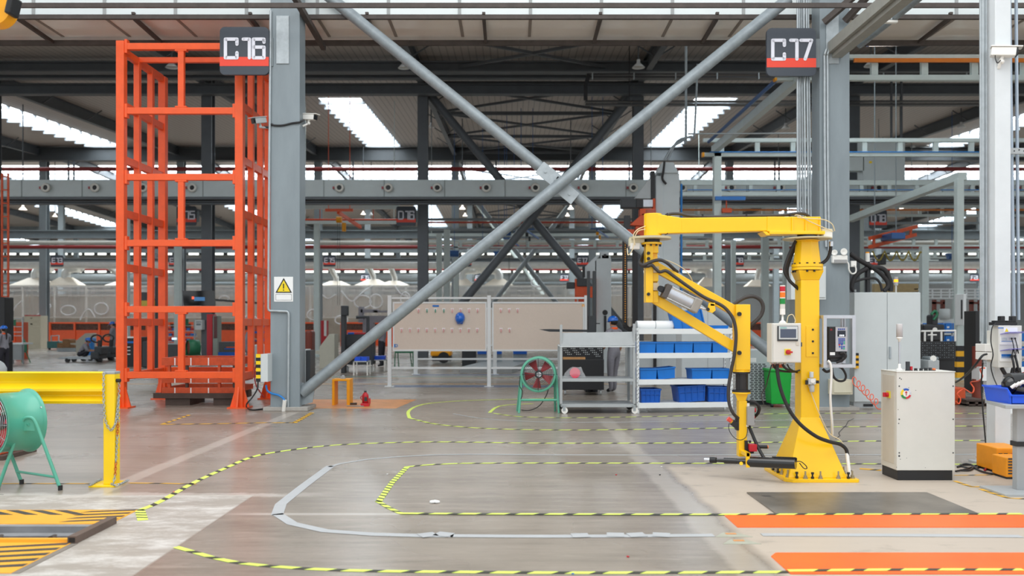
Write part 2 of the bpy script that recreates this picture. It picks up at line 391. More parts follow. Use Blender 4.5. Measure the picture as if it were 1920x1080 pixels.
for (a, c, kind) in SEG:
    for q in (SKYX if kind is True else ([0] if kind == 'all' else [])):
        win += 1
        w2 = SW if kind is True else 88
        pane = MB(); pane.add([(q-w2, a, roof_z(a)+.35), (q+w2, a, roof_z(a)+.35), (q+w2, c, roof_z(c)+.35), (q-w2, c, roof_z(c)+.35)], [(0, 3, 2, 1)])
        o = struct(pane, 'window_%d' % win, sky_glow)
        pr = MB(); y = a+.7
        stp = 1.3 if kind is True else 2.1
        while y < c:
            pr.bar((q-w2-.1, y, roof_z(y)-.09), (q+w2+.1, y, roof_z(y)-.09), .09, .20); y += stp
        if kind is True:
            for sx in (-1, 1): pr.bar((q+sx*w2, a, roof_z(a)+.18), (q+sx*w2, c, roof_z(c)+.18), .05, .36)
        pr.build('purlin', M('purlin_grey', '#b4bcc4', .5, 0, .03), o)
# far window wall and closing side walls
wallm = M('far_wall_cladding', '#a8aaa9', .6, 0, .05)
mb = MB(); bands = [(0, 8.5), (8.72, 9.1), (10.15, 11.75), (12.5, 13.2)]
for z0, z1 in bands: mb.bx(-90, 90, YW, YW+.2, z0, z1)
struct(mb, 'wall_back', wallm)
for i, (z0, z1) in enumerate([(8.5, 8.72), (9.1, 10.15), (11.75, 12.5)]):
    pane = MB(); pane.quad((-90, YW+.15, z0), (90, YW+.15, z0), (90, YW+.15, z1), (-90, YW+.15, z1)); win += 1
    o = struct(pane, 'window_%d' % win, M('far_window_daylight', '#f2f6ee', .5, 0, 0, emit=1.6))
    fr = MB()
    for k in range(-46, 47): fr.bx(k*1.95-.2-(k % 3)*.1, k*1.95+.2, YW+.02, YW+.12, z0, z1)
    fr.build('mullion', dark_steel, o)
for nm, sx in (('left', -1), ('right', 1)):
    mb = MB(); mb.bx(sx*90, sx*90.2, 30, YW+.2, 0, 14.5); struct(mb, 'wall_'+nm, wallm)
# ---------------------------------------------------------------- columns, beams, rafters
def hcol(mb, x, y, z0, z1, w_, d, t=.03):     # H section, flanges facing the camera
    mb.bx(x-w_/2, x+w_/2, y, y+t, z0, z1); mb.bx(x-w_/2, x+w_/2, y+d-t, y+d, z0, z1); mb.bx(x-t/2, x+t/2, y+t, y+d-t, z0, z1)
    return mb
XC16 = (X(507, YC), X(562, YC)); XC17 = (X(1537, YC), X(1593, YC))
conc = M('rough_concrete', '#a7a39d', .85, 0, .15, 6)
def big_column(x0, x1, label):
    mb = MB(); mb.bx(x0, x1, YC, YC+.42, .06, roof_z(YC+3)-.5)
    o = struct(mb, 'column', col_steel, label, 'column', bev=.006)
    q = MB(); q.bx(x0-.12, x1+.16, YC-.06, YC+.6, 0, .07); q.build('plinth', conc, o, .01)
    q = MB(); q.bx(x0+.11, x0+.34, YC-.02, YC, Z(120, YC), Z(30, YC)); q.build('splice_plate', galv, o, .004)
    return o
c16 = big_column(*XC16, 'big grey steel column beside the orange cage, under sign C16')
c17 = big_column(*XC17, 'big grey steel column behind the yellow arm, under sign C17')
for i in (-3, -2, -1, 2, 3):      # same row, out of the frame or at its edge
    mb = MB(); x0 = XC16[0]+i*BAY if i < 0 else XC17[0]+(i-1)*BAY
    mb.bx(x0, x0+.54, YC, YC+.42, 0, roof_z(YC+3)-.5); struct(mb, 'column', col_steel)
DX = [-4.07+BAY*k for k in range(-6, 8)]
for x in DX:
    mb = MB(); hcol(mb, x, YD, 0, roof_z(YD), .46, .5, .04); mb.bx(x-.23, x+.23, YD+.04, YD+.10, 0, roof_z(YD)); struct(mb, 'column', dark_steel)
    mb = MB(); hcol(mb, x, YE, 0, roof_z(YE), .5, .5, .04); mb.bx(x-.25, x+.25, YE+.04, YE+.1, 0, roof_z(YE)); struct(mb, 'column', mid_steel)
for y in (YF, 104.0):
    for x in DX:
        mb = MB(); mb.bx(x-.25, x+.25, y, y+.4, 0, roof_z(y)); struct(mb, 'column', mid_steel)
def ibeam(mb, x0, x1, y, z0, z1, fw=.3, t=.05):
    mb.bx(x0, x1, y-fw/2, y+fw/2, z1-t, z1); mb.bx(x0, x1, y-fw/2, y+fw/2, z0, z0+t); mb.bx(x0, x1, y-.03, y+.03, z0+t, z1-t); return mb
def ibox(mb, x0, x1, y, z0, z1): return ibeam(mb, x0, x1, y, z0, z1, .4, .09)
def beam(y, py0, py1, m, x0=-85, x1=85, name='beam', fw=.35):
    mb = MB(); ibeam(mb, x0, x1, y, Z(py1, y), Z(py0, y), fw, .06); return struct(mb, name, m)
beam(36.2, 117, 137, dark_steel, fw=.5); beam(36.9, 138, 149, dark_steel, fw=.3)
beam(38.4, 158, 178, dark_steel, fw=.4)
beam(YE-.5, 277, 302, M('dark_girder', '#464a4d', .55, 0, .06), fw=.6)
for y in (YF, 104.0, 124.0):
    mb = MB(); ibeam(mb, -85, 85, y-.4, roof_z(y)-1.0, roof_z(y)-.1, .4, .08); struct(mb, 'beam', mid_steel)
# crane girders lower down
beam(57.0, 432, 447, mid_steel, fw=.5); beam(63.5, 484, 491, mid_steel); beam(90.0, 520-55, 520-46, mid_steel)
for x in DX:
    for (a, c) in ((17.5, RIDGE), (RIDGE, YW)):
        mb = MB(); d = .62
        mb.bar((x, a, roof_z(a)-d/2), (x, c, roof_z(c)-d/2), .05, d); mb.bar((x, a, roof_z(a)-d), (x, c, roof_z(c)-d), .26, .05); mb.bar((x, a, roof_z(a)-.05), (x, c, roof_z(c)-.05), .26, .05)
        y = a+3
        while y < c:                      # fly braces
            for sx in (-1, 1): mb.bar((x, y, roof_z(y)-d), (x+sx*.9, y, roof_z(y)-.05), .05, .05)
            y += 4.5
        struct(mb, 'rafter_beam', dark_steel)
# bracing of the middle bay under the roof
def xbrace_roof(x0, x1, y0, y1, name='roof_bracing_beam'):
    mb = MB()
    for (a, c) in (((x0, y0), (x1, y1)), ((x1, y0), (x0, y1))): mb.bar((a[0], a[1], roof_z(a[1])-.45), (c[0], c[1], roof_z(c[1])-.45), .10, .12)
    for y in ((y1,) if y0 not in (30.5, 38.9, 68) else (y0+.1, y1)): mb.bar((x0, y, roof_z(y)-.5), (x1, y, roof_z(y)-.5), .14, .18)
    return struct(mb, name, dark_steel)
for (a, c) in ((30.5, 37.5), (38.9, 46), (46, 53.4), (53.4, 60.3), (68, 75), (75, 82), (82, 92), (92, 104)): xbrace_roof(-4.07, 5.76, a, c)
# ---------------------------------------------------------------- canopy at the top of the near row
yb = YC+.5
mb = MB(); mb.bx(-40, 40, YC-.75, YC-.70, Z(13.5, YC-.75), Z(5, YC-.75)); struct(mb, 'canopy_beam', rust_steel)
mb = MB(); mb.bx(-40, 40, yb, yb+.07, Z(35, yb), Z(27, yb)); struct(mb, 'canopy_beam', rust_steel)
yc_ = YC+1.75
mb = MB(); mb.bx(-40, 40, yc_, yc_+.08, Z(84, yc_), Z(75, yc_)); struct(mb, 'canopy_beam', rust_steel)
facing = M('glossy_white_panel', '#e6eeee', .3, 0, .05, .8, stretch=(1, 1, 3)); soff = M('glossy_beige_soffit', '#efe8df', .12, 0, .06, .8)
zs = Z(37, yb)+.1
mb = MB(); mb.bx(-40, 40, yb+.17, yb+.22, zs+.02, zs+3.2); o = struct(mb, 'wall_fascia', facing)
q = MB(); s_ = MB(); pitch = 1.345
for k in range(-29, 30):
    x = .35+k*pitch; q.bx(x-.03, x+.03, yb+.155, yb+.17, zs+.05, zs+3.2); s_.bx(x-.03, x+.03, yb+.25, yc_-.02, zs-.012, zs)
q.build('panel_joint', M('joint_grey', '#a7abab', .6, 0, 0), o)
mb = MB(); mb.bx(-40, 40, yb+.17, yc_+.3, zs, zs+.02); o = struct(mb, 'ceiling_soffit', soff); s_.build('panel_joint', M('joint_beige', '#8f867e', .6, 0, 0), o)
# sloping struts of the canopy
for k in range(-12, 13):
    x = -.53+k*2.19
    mb = MB(); mb.bar((x, yb+.06, Z(33, yb)), (x, yc_+.05, Z(79, yc_)), .06, .07); mb.bx(x-.03, x+.03, yb-.02, yb+.04, Z(27, yb), Z(23, yb)); struct(mb, 'canopy_strut_beam', rust_steel)
for (a, c, m) in ((P(552, -6, YC-.7), P(607, 90, yc_), rust_steel), (P(1545, 42, YC-.1), P(1640, -40, YC-.7), rust_steel), (P(1584, 40, YC-.1), P(1625, -5, YC-.4), rust_steel)):
    mb = MB(); mb.bar(a, c, .09, .1); struct(mb, 'canopy_strut_beam', m)
# ---------------------------------------------------------------- X braces
def x_brace(y, ax, ay, bx_, by_, r, label, m, gusset=True, dy=.32, ex=None):
    """ax,ay -> px of the front pipe low left / high right; bx_,by_ -> rear pipe high left / low right"""
    root = thing('cross_brace', label, 'cross brace', P((ax[0]+ax[1])/2, ay[0], y)*1)
    mb = MB(); mb.cyl(P(ax[0], ay[0], y), P(ax[1], ay[1], y), r, seg=20); mb.build('brace_pipe', m, root)
    mb = MB(); mb.cyl(P(bx_[0], by_[0], y+dy), P(bx_[1], by_[1], y+dy), r, seg=20); mb.build('brace_pipe', m, root)
    if gusset:
        d = (P(bx_[1], by_[1], y+.16)-P(bx_[0], by_[0], y+.16)).normalized(); n = V((-d.z, 0, d.x))
        for (px, py) in ((1032, 330), (1058, 357)):
            c = P(px, py, y+.18); g = MB(); g.prism([c-d*.26-n*.13, c+d*.26-n*.13, c+d*.26+n*.13, c-d*.26+n*.13], (0, -.025, 0))
            for (i, j) in ((-1, 0), (1, 0)):
                b_ = c+d*.12*i; g.cyl(b_+V((0, -.025, 0)), b_+V((0, -.05, 0)), .025, seg=8)
            g.build('gusset_plate', galv, root, .004)
        for (px, py) in ((566, 742),):
            c = P(px, py, y+.02); g = MB(); g.prism([c+V((-.12, 0, -.2)), c+V((.2, 0, -.12)), c+V((.25, 0, .16)), c+V((.0, 0, .25)), c+V((-.12, 0, .1))], (0, -.03, 0)); g.build('gusset_plate', galv_dark, root)
    return root
YB = YC+.15
x_brace(YB, (566, 1478), (737, -2), (612, 1450), (-10, 666), .107, 'big galvanised pipe cross brace between the two numbered columns', galv_dark)
x_brace(YD+.15, (808, 1186), (640, 178), (806, 1190), (178, 640), .19, 'dark pipe cross brace behind the near galvanised one', dark_steel, False, .45)
x_brace(YE+.15, (868, 1100), (640, 345), (868, 1100), (345, 640), .16, 'slim grey cross brace far back, seen inside the dark one', mid_steel, False, .4)
x_brace(YF+.15, (892, 1068), (620, 380), (892, 1068), (380, 620), .16, 'smallest and most distant pale cross brace', rail_paint, False, .4)
# ---------------------------------------------------------------- blowing duct across the hall
YN = 37.0
root = thing('air_duct', 'long pale square air duct with round nozzles crossing the hall', 'duct', (0, YN, Z(353, YN)))
mb = MB(); mb.bx(-40, 42, YN, YN+.75, Z(369, YN), Z(337, YN)); mb.build('duct_body', duct_grey, root, .01)
mb = MB(); x = -39.6
while x < 42: mb.bx(x-.02, x+.02, YN-.015, YN, Z(369, YN), Z(337, YN)); x += 2.62
mb.build('duct_seam', M('seam_grey', '#8f9797', .6, 0, 0), root)
for k in range(-7, 22):
    px = 88+92.0*k*1.0 if k < 2 else 637+91.7*(k-6)+0
    if px < -620 or px > 2500: continue
    c = P(px, 352.5, YN)
    q = MB(); q.lathe([(.11, -.02), (.19, -.05), (.2, -.13), (.11, -.16), (.10, 0)], c, (0, 1, 0), 20); n_ = q.build('nozzle', cream, root)
    q = MB(); q.cyl(c+V((0, -.10, 0)), c+V((0, -.02, 0)), .105, seg=16); q.build('nozzle_throat', black, n_)
    q = MB(); q.ob(c+V((-.25, -.06, .0)), .08, .1, .1); q.build('damper_lever', M('dull_red', '#a04a50', .6, 0, .1), n_)
mb = MB(); mb.bx(-40, 42, YN-.1, YN+.9, Z(372, YN)-.05, Z(370, YN)); mb.build('duct_shelf', dark_steel, root)
mb = MB(); ibeam(mb, -40, 42, YN+.3, Z(382, YN), Z(376, YN), .3, .05); struct(mb, 'duct_support_beam', dark_steel)
# pipes along the hall
def pipe_x(name, y, py, r, m, label, x0=-60, x1=60, cat='pipe'):
    mb = MB(); mb.cyl((x0, y, Z(py, y)), (x1, y, Z(py, y)), r, seg=12); return solo(mb, name, m, label, cat)
redp = M('red_pipe_paint', '#8e2a2a', .5, 0, .05)
pipe_x('sprinkler_pipe', 46.0, 317, .11, redp, 'dark red pipe just above the nozzled duct, in front of the roof glazing')
pipe_x('sprinkler_pipe', 58.5, 463, .12, redp, 'dark red pipe below the pale pipe in the far bay')
pipe_x('sprinkler_pipe', 84.0, 505, .12, redp, 'thin red pipe low before the far windows')
pipe_x('insulated_pipe', 56.5, 455, .14, M('pale_pipe', '#b5b3ab', .5, 0, .05), 'pale insulated pipe under the grey girder of the far bay')
o = pipe_x('spiral_duct', 67.0, 494, .42, duct_metal, 'thick silver spiral duct running above the curtained booth', -75, 75, 'duct')
pipe_x('conduit_pipe', 88.0, 531, .15, mid_steel, 'thin grey pipe behind the hood fans near the far wall')
pipe_x('spiral_duct', 97.0, 522, .5, M('dull_duct', '#8d9393', .5, .2, .1), 'dull dark duct behind the silver one', -85, 85, 'duct')
mb = MB(); ibeam(mb, -85, 85, 100, 8.2, 8.9, .5, .08); struct(mb, 'beam', dark_steel)
mb = MB(); ibeam(mb, -85, 85, 112, 6.6, 7.6, .5, .08); struct(mb, 'beam', mid_steel)
# ================================================================ YELLOW HANDLING ARM
YA = 8.9
def Q(px, py, y=YA): return P(px, py, y)
def disc(px, py0, py1, rpx, y=YA, seg=24, mb=None, r2=None):
    mb = mb or MB(); s = y/FPX; mb.lathe([(0, 0), (rpx*s, 0), ((rpx if r2 is None else r2)*s, Z(py0, y)-Z(py1, y)), (0, Z(py0, y)-Z(py1, y))], (X(px, y), y, Z(py1, y)), (0, 0, 1), seg, 0, False); return mb
arm = thing('handling_arm', 'yellow floor-mounted jointed handling arm reaching to the left', 'handling arm', (3.11, 8.93, 0))
bx0, bx1, by0, by1, bt = 2.74, 3.48, 8.53, 9.34, .032
mb = MB(); c_ = .07
mb.prism([(bx0+c_, by0, 0), (bx1-.02, by0, 0), (bx1, by0+.02, 0), (bx1, by1-c_, 0), (bx1-c_, by1, 0), (bx0+c_, by1, 0), (bx0, by1-c_, 0), (bx0, by0+c_, 0)], (0, 0, bt))
bp_ = mb.build('base_plate', yellow, arm, .003)
for (x, y) in [(2.80, 8.66), (2.95, 8.58), (3.10, 8.575), (3.28, 8.575), (3.43, 8.60), (2.79, 8.82), (2.78, 8.98), (2.79, 9.12), (3.44, 8.85), (3.44, 9.1), (2.95, 9.29), (3.28, 9.29)]:
    q = MB(); q.cyl((x, y, bt), (x, y, bt+.012), .024, seg=12).cyl((x, y, bt+.012), (x, y, bt+.032), .017, seg=6).cyl((x, y, bt+.03), (x, y, bt+.075), .009, seg=8); q.build('anchor_bolt', M('bolt_brass_grey', '#a39a80', .4, .5, .1), bp_)
for (x, y) in [(2.87, 8.60), (3.02, 8.575), (3.38, 8.575), (3.45, 8.70), (2.775, 8.9), (2.775, 9.06)]:
    q = MB(); q.cyl((x, y, bt), (x, y, bt+.02), .016, seg=6).cyl((x, y, bt+.02), (x, y, bt+.045), .009, seg=8).cyl((x, y, bt+.045), (x, y, bt+.065), .015, seg=6); q.build('levelling_screw', black, bp_)
kx0, kx1, ky0, ky1 = 2.98, 3.172, 8.80, 8.99
zt = .62
mb = MB(); mb.frus([(2.795, 8.62, bt), (3.386, 8.62, bt), (3.386, 9.22, bt), (2.795, 9.22, bt)], [(kx0-.004, ky0-.004, zt), (kx1+.004, ky0-.004, zt), (kx1+.004, ky1+.004, zt), (kx0-.004, ky1+.004, zt)])
mb.build('base_skirt', yellow, arm, .004)
mb = MB(); mb.bx(kx0, kx1, ky0, ky1, zt-.05, Z(525, 8.8))
mb.frus([(kx0, ky0, Z(525, 8.8)), (kx1, ky0, Z(525, 8.8)), (kx1, ky1, Z(525, 8.8)), (kx0, ky1, Z(525, 8.8))], [(kx0-.035, ky0-.035, Z(507, 8.8)), (kx1+.035, ky0-.035, Z(507, 8.8)), (kx1+.035, ky1+.035, Z(507, 8.8)), (kx0-.035, ky1+.035, Z(507, 8.8))])
post = mb.build('post', yellow, arm, .006)
for py in (618, 640, 662):
    q = MB(); q.cyl((3.10, ky0-.012, Z(py, 8.8)), (3.10, ky0, Z(py, 8.8)), .011, seg=10); q.build('bolt', black, post)
q = MB(); q.bx(3.03, 3.155, ky0-.006, ky0, Z(669, 8.8), Z(611, 8.8)); q.build('cover_plate', yellow, post, .002)
kx = (kx0+kx1)/2; ky = (ky0+ky1)/2
def kd(r, z0, z1, r2=None, seg=32, mb=None):
    mb = mb or MB(); r2 = r if r2 is None else r2
    return mb.lathe([(0, 0), (r, 0), (r2, z1-z0), (0, z1-z0)], (kx, ky, z0), (0, 0, 1), seg, 0, False)
mb = kd(.158, Z(507, YA), Z(502, YA)); kd(.158, Z(501.3, YA), Z(496, YA), mb=mb); fl = mb.build('post_flange', yellow, arm, .002)
for k in range(12):
    a = 2*math.pi*k/12+.2
    for zz, h in ((Z(496, YA), .014), (Z(507, YA)-.022, .022)):
        q = MB(); p = V((kx+.139*math.cos(a), ky+.139*math.sin(a), zz)); q.cyl(p, p+V((0, 0, h)), .011, seg=6); q.build('flange_bolt', black, fl)
mb = kd(.146, Z(496, YA), Z(453, YA), .117, seg=8); kd(.125, Z(453, YA), Z(450.5, YA), mb=mb); mb.build('tapered_head', yellow, arm, .004)
mb = kd(.245, Z(449.2, YA), Z(447, YA), seg=40); mb.build('turning_disc', M('beige_disc', '#c9bf9d', .45, 0, .05), arm)
mb = kd(.10, Z(447, YA), Z(441, YA)); mb.build('bearing', black, arm)
mb = MB(); mb.bx(X(1437, YA), X(1540, YA), YA-.11, YA+.09, Z(441, YA), Z(435, YA)).prism([Q(1437, 441, YA-.11), Q(1445, 441, YA-.11), Q(1438, 434, YA-.11), Q(1430, 434, YA-.11)], (0, .2, 0)); mb.build('arm_root_plate', yellow, arm, .004)
mb = MB(); mb.bx(X(1434, YA), X(1533, YA), YA-.085, YA+.065, Z(436, YA), Z(408, YA))
for px in (1480, 1505, 1531): mb.bx(X(px-1.5, YA), X(px+1.5, YA), YA-.105, YA-.08, Z(436, YA), Z(409, YA))
mb.build('arm_root_box', yellow, arm, .006)
mb = MB(); a0, a1 = Q(1262, 424), Q(1437, 421); mb.frus([(a0.x, YA-.075, Z(439, YA)), (a0.x, YA-.075, Z(410, YA)), (a0.x, YA+.055, Z(410, YA)), (a0.x, YA+.055, Z(439, YA))], [(a1.x, YA-.075, Z(434.5, YA)), (a1.x, YA-.075, Z(408, YA)), (a1.x, YA+.055, Z(408, YA)), (a1.x, YA+.055, Z(434.5, YA))])
mb.frus([(X(1225, YA), YA-.085, Z(440, YA)), (X(1225, YA), YA-.085, Z(402, YA)), (X(1225, YA), YA+.065, Z(402, YA)), (X(1225, YA), YA+.065, Z(440, YA))], [(X(1276, YA), YA-.078, Z(438.5, YA)), (X(1276, YA), YA-.078, Z(410, YA)), (X(1276, YA), YA+.055, Z(410, YA)), (X(1276, YA), YA+.055, Z(438.5, YA))])
mb.build('horizontal_beam', yellow, arm, .01, 3)
jx = X(1223.5, YA)
mb = disc(1224, 401, 443, 16.5, seg=32); mb.build('elbow_boss', yellow, arm, .006)
mb = disc(1220, 393.5, 401, 9.5); mb.build('elbow_cap', brown_drum, arm, .003)
mb = disc(1219, 445, 449, 39, seg=40); mb.build('elbow_disc', M('beige_disc', '#c9bf9d'), arm)
mb = disc(1222, 449, 455, 15); disc(1222, 443, 446, 14, mb=mb); mb.build('elbow_bearing', black, arm)
mb = disc(1221.5, 455, 459, 19.5, seg=28); ef = mb.build('elbow_flange', yellow, arm, .002)
for k in range(10):
    a = 2*math.pi*k/10+.1; p = V((X(1221.5, YA)+.093*math.cos(a), YA+.093*math.sin(a), Z(459, YA))); q = MB(); q.cyl(p, p-V((0, 0, .018)), .011, seg=6); q.build('flange_bolt', black, ef)
mb = MB(); yf = YA-.075
mb.bx(X(1209, YA), X(1222.5, YA), yf, YA+.07, Z(567.5, YA), Z(459, YA)); mb.bx(X(1222.5, YA), X(1233, YA), yf+.075, YA+.07, Z(567.5, YA), Z(459, YA))
for (p0, p1) in ((459, 475), (485, 503), (512, 528), (546, 567.5)): mb.bx(X(1222.5, YA), X(1233, YA), yf+.02, yf+.075, Z(p1, YA), Z(p0, YA))
up = mb.build('hanging_post', yellow, arm, .004)
for py0, py1 in ((500, 512), (531, 545)):
    q = MB(); q.bx(X(1222.8, YA), X(1233.5, YA), yf+.012, yf+.03, Z(py1, YA), Z(py0, YA)); q.build('mount_plate', M('beige_plate', '#d3bf9f', .5, 0, .04), up, .002)
for py in (476, 486, 552):
    q = MB(); q.cyl((X(1213.5, YA), yf-.018, Z(py, YA)), (X(1213.5, YA), yf, Z(py, YA)), .017, seg=14); q.build('pivot_pin', black, up)
def link(p, q_, h, name):
    mb = MB(); mb.bar(p, q_, .075, h, up=(0, 0, 1)); return mb.build(name, yellow, arm, .006)
s_ = YA/FPX
link(Q(1226, 499), Q(1386, 588), 19*s_, 'upper_link'); link(Q(1222, 557), Q(1380, 653), 18*s_, 'lower_link')
mb = MB(); mb.bx(X(1376, YA), X(1403, YA), YA-.085, YA+.065, Z(693, YA), Z(571, YA)); wp = mb.build('wrist_post', yellow, arm, .006)
for py in (589, 661):
    q = MB(); q.cyl((X(1381.5, YA), YA-.11, Z(py, YA)), (X(1381.5, YA), YA-.08, Z(py, YA)), .022, seg=16); q.build('pivot_pin', black, wp)
    q = MB(); q.cyl((X(1381.5, YA), YA-.09, Z(py, YA)), (X(1381.5, YA), YA-.08, Z(py, YA)), .031, seg=20); q.build('pivot_boss', yellow, wp)
mb = disc(1390, 693, 697, 17, seg=8); mb.build('wrist_flange', yellow, arm, .002)
mb = disc(1390.5, 697, 700, 16); disc(1391, 700, 732, 11.5, mb=mb); disc(1390, 731, 734.5, 17, mb=mb); mb.build('rotary_joint', M('dark_anodised', '#2e2c2d', .4, .2, .05), arm)
for py in range(702, 731, 4): pass
mb = disc(1390, 734.5, 738, 17, seg=28)
mb.frus([Q(1378, 738, YA-.05), Q(1403, 738, YA-.05), Q(1403, 738, YA+.05), Q(1378, 738, YA+.05)][::-1], [Q(1383, 752, YA-.045), Q(1398, 752, YA-.045), Q(1398, 752, YA+.045), Q(1383, 752, YA+.045)][::-1])
mb.bx(X(1383, YA), X(1398.5, YA), YA-.045, YA+.045, Z(855, YA), Z(751, YA)); mb.build('lower_wrist_post', yellow, arm, .004)
mb = MB(); mb.bx(X(1386.5, YA), X(1393, YA), YA-.26, YA-.228, Z(869, YA), Z(842, YA)).cyl(Q(1389.7, 869, YA-.26), Q(1389.7, 869, YA-.228), 3.3*s_, seg=14).bx(X(1385.5, YA), X(1394, YA), YA-.26, YA-.04, Z(849, YA), Z(842, YA)); mb.build('tool_fork', yellow, arm, .003)
# pneumatic balancing cylinder
cyl_ = thing('pneumatic_cylinder', 'silver pneumatic cylinder mounted between the two yellow links', 'cylinder', Q(1262, 552, YA-.02))
yc2 = YA-.10
d0, d1 = Q(1246, 545, yc2), Q(1302, 572, yc2)
mb = MB(); mb.cyl(d0, d1, .058, seg=24); mb.build('barrel', alu, cyl_)
mb = MB(); u = (d1-d0).normalized(); mb.bar(d0-u*.012, d0+u*.045, .15, .15); mb.build('end_cap', M('dark_cap', '#55504c', .45, .2, .05), cyl_, .006)
mb = MB(); mb.bar(d1-u*.035, d1+u*.05, .15, .15); mb.build('end_cap', M('cast_cap', '#9d9890', .45, .3, .08), cyl_, .012)
nrm = V((-u.z, 0, u.x))
for (i, j) in ((1, 1), (1, -1), (-1, 1), (-1, -1)):
    o_ = nrm*.062*i+V((0, .062*j, 0)); q = MB(); q.cyl(d0+o_, d1+o_, .006, seg=8); q.build('tie_rod', chrome, cyl_)
mb = MB(); mb.cyl(d1+u*.05, Q(1332, 583, yc2), .012, seg=12); mb.build('piston_rod', chrome, cyl_)
mb = MB(); mb.cyl(Q(1238, 541, yc2-.07), Q(1238, 541, yc2+.07), .03, seg=14).bar(Q(1238, 541, yc2), d0, .05, .06); mb.build('rear_pivot', black, cyl_)
mb = MB()
for dy in (-.045, .03): mb.prism([Q(1329, 568, yc2+dy), Q(1340, 570, yc2+dy), Q(1342, 582, yc2+dy), Q(1336, 587, yc2+dy), Q(1326, 584, yc2+dy)], (0, .018, 0))
mb.bx(X(1330, yc2), X(1339, yc2), yc2-.045, yc2+.048, Z(574, yc2), Z(568, yc2)); o = mb.build('link_clevis', yellow, arm, .003)
q = MB(); q.cyl(Q(1327.5, 580, yc2-.065), Q(1327.5, 580, yc2+.065), .018, seg=12); q.build('clevis_pin', black, o)
# valve blocks on the two discs
for (px, py, x0, x1, y0, y1, nm) in ((1187, 452, 1180, 1200, 447, 467, 0), (1550, 440, 1541, 1561, 429, 446, 1)):
    mb = MB(); yv = YA-.06
    mb.bx(X(x0, yv), X(x1, yv), yv, yv+.08, Z(y1-(6 if nm == 0 else 0), yv), Z(y0, yv)); mb.bx(X(x1-(0 if nm == 0 else 30), yv), X(x1+(9 if nm == 0 else -19), yv), yv+.01, yv+.06, Z(y0+8, yv), Z(y0+1, yv))
    o = mb.build('sensor_bracket', M('ivory_block', '#d9d3b8', .5, 0, .04), arm, .002)
    q = MB(); q.bx(X(x0+2, yv), X(x1-1, yv), yv-.015, yv+.06, Z(y1, yv), Z(y1-11, yv)); q.build('sensor_body', white_pl, o, .002)
def hose_(name, pts, r, m, parent=None, label=None, cat='hose', n=6, seg=8, y=None):
    mb = MB(); mb.tube(cr(pts, n), r, seg); 
    if label: return solo(mb, name, m, label, cat)
    return mb.build(name, m, parent)
yf2 = YA-.11
hose_('top_cable', [Q(1253, 404, YA), Q(1258, 401, YA), Q(1275, 401, YA), Q(1295, 405, YA), Q(1340, 406.5, YA), Q(1400, 405, YA), Q(1460, 404, YA), Q(1497, 400, YA), Q(1511, 402, YA), Q(1520, 409, YA+.02)], 2.9*s_, hose, arm)
for px in (1317, 1399, 1481):
    q = MB(); q.bx(X(px-1.2, YA), X(px+1.2, YA), YA-.02, YA+.02, Z(411, YA), Z(402, YA)); q.build('cable_clip', black, arm)
q = MB(); q.bx(X(1248.5, YA), X(1249.8, YA), YA-.081, YA+.06, Z(440, YA), Z(401, YA)); q.build('cable_tie', black, arm)
hose_('wrist_hose', [Q(1212, 466, YA+.1), Q(1204, 482, YA+.08), Q(1200, 492, YA), Q(1206, 497, yf2), Q(1216, 493, yf2), Q(1228, 488.5, yf2), Q(1240, 488, yf2), Q(1252, 494, yf2), Q(1263, 504, YA-.05), Q(1270, 510, YA+.02)], 3.1*s_, hose, arm)
hose_('wrist_hose', [Q(1208, 474, YA+.1), Q(1202, 490, YA+.06), Q(1203, 498, YA-.02), Q(1214, 499, yf2), Q(1222, 497, yf2), Q(1229, 504, yf2), Q(1237, 510, yf2), Q(1249, 508, yf2), Q(1265, 519, yf2), Q(1290, 537, yf2), Q(1320, 557, yf2), Q(1352, 572, yf2-.01), Q(1368, 587, yf2-.02), Q(1377, 605, yf2-.02), Q(1380, 630, yf2-.02), Q(1377, 665, yf2-.02), Q(1371, 695, yf2), Q(1366, 728, yf2), Q(1367, 755, yf2), Q(1374, 774, yf2), Q(1384, 784, YA-.05)], 3.1*s_, hose, arm, n=7)
hose_('wrist_hose', [Q(1373, 573, YA), Q(1387, 563, YA), Q(1400, 557, YA), Q(1414, 556, YA), Q(1426, 563, YA), Q(1431, 576, YA), Q(1427, 591, YA), Q(1415, 604, YA), Q(1402, 614, YA)], 3.6*s_, hose, arm)
for (o1, yy) in ((0, YA+.05), (5, YA-.02)):
    hose_('post_hose', [Q(1497-o1, 452, yy), Q(1488-o1, 470, yy), Q(1480-o1, 490, yy), Q(1476-o1, 508, yy), Q(1479, 524, yy), Q(1487, 533, yy), Q(1497, 540+o1*.4, YA)], 3.0*s_, rubber, arm)
hose_('post_hose', [Q(1558, 458, YA), Q(1556, 474, YA), Q(1550, 487, YA), Q(1538, 496, YA)], 3.2*s_, rubber, arm)
q = MB(); q.cyl(Q(1558.5, 453, YA), Q(1558.5, 462, YA), 4.2*s_, seg=12); q.build('hose_fitting', chrome, arm)
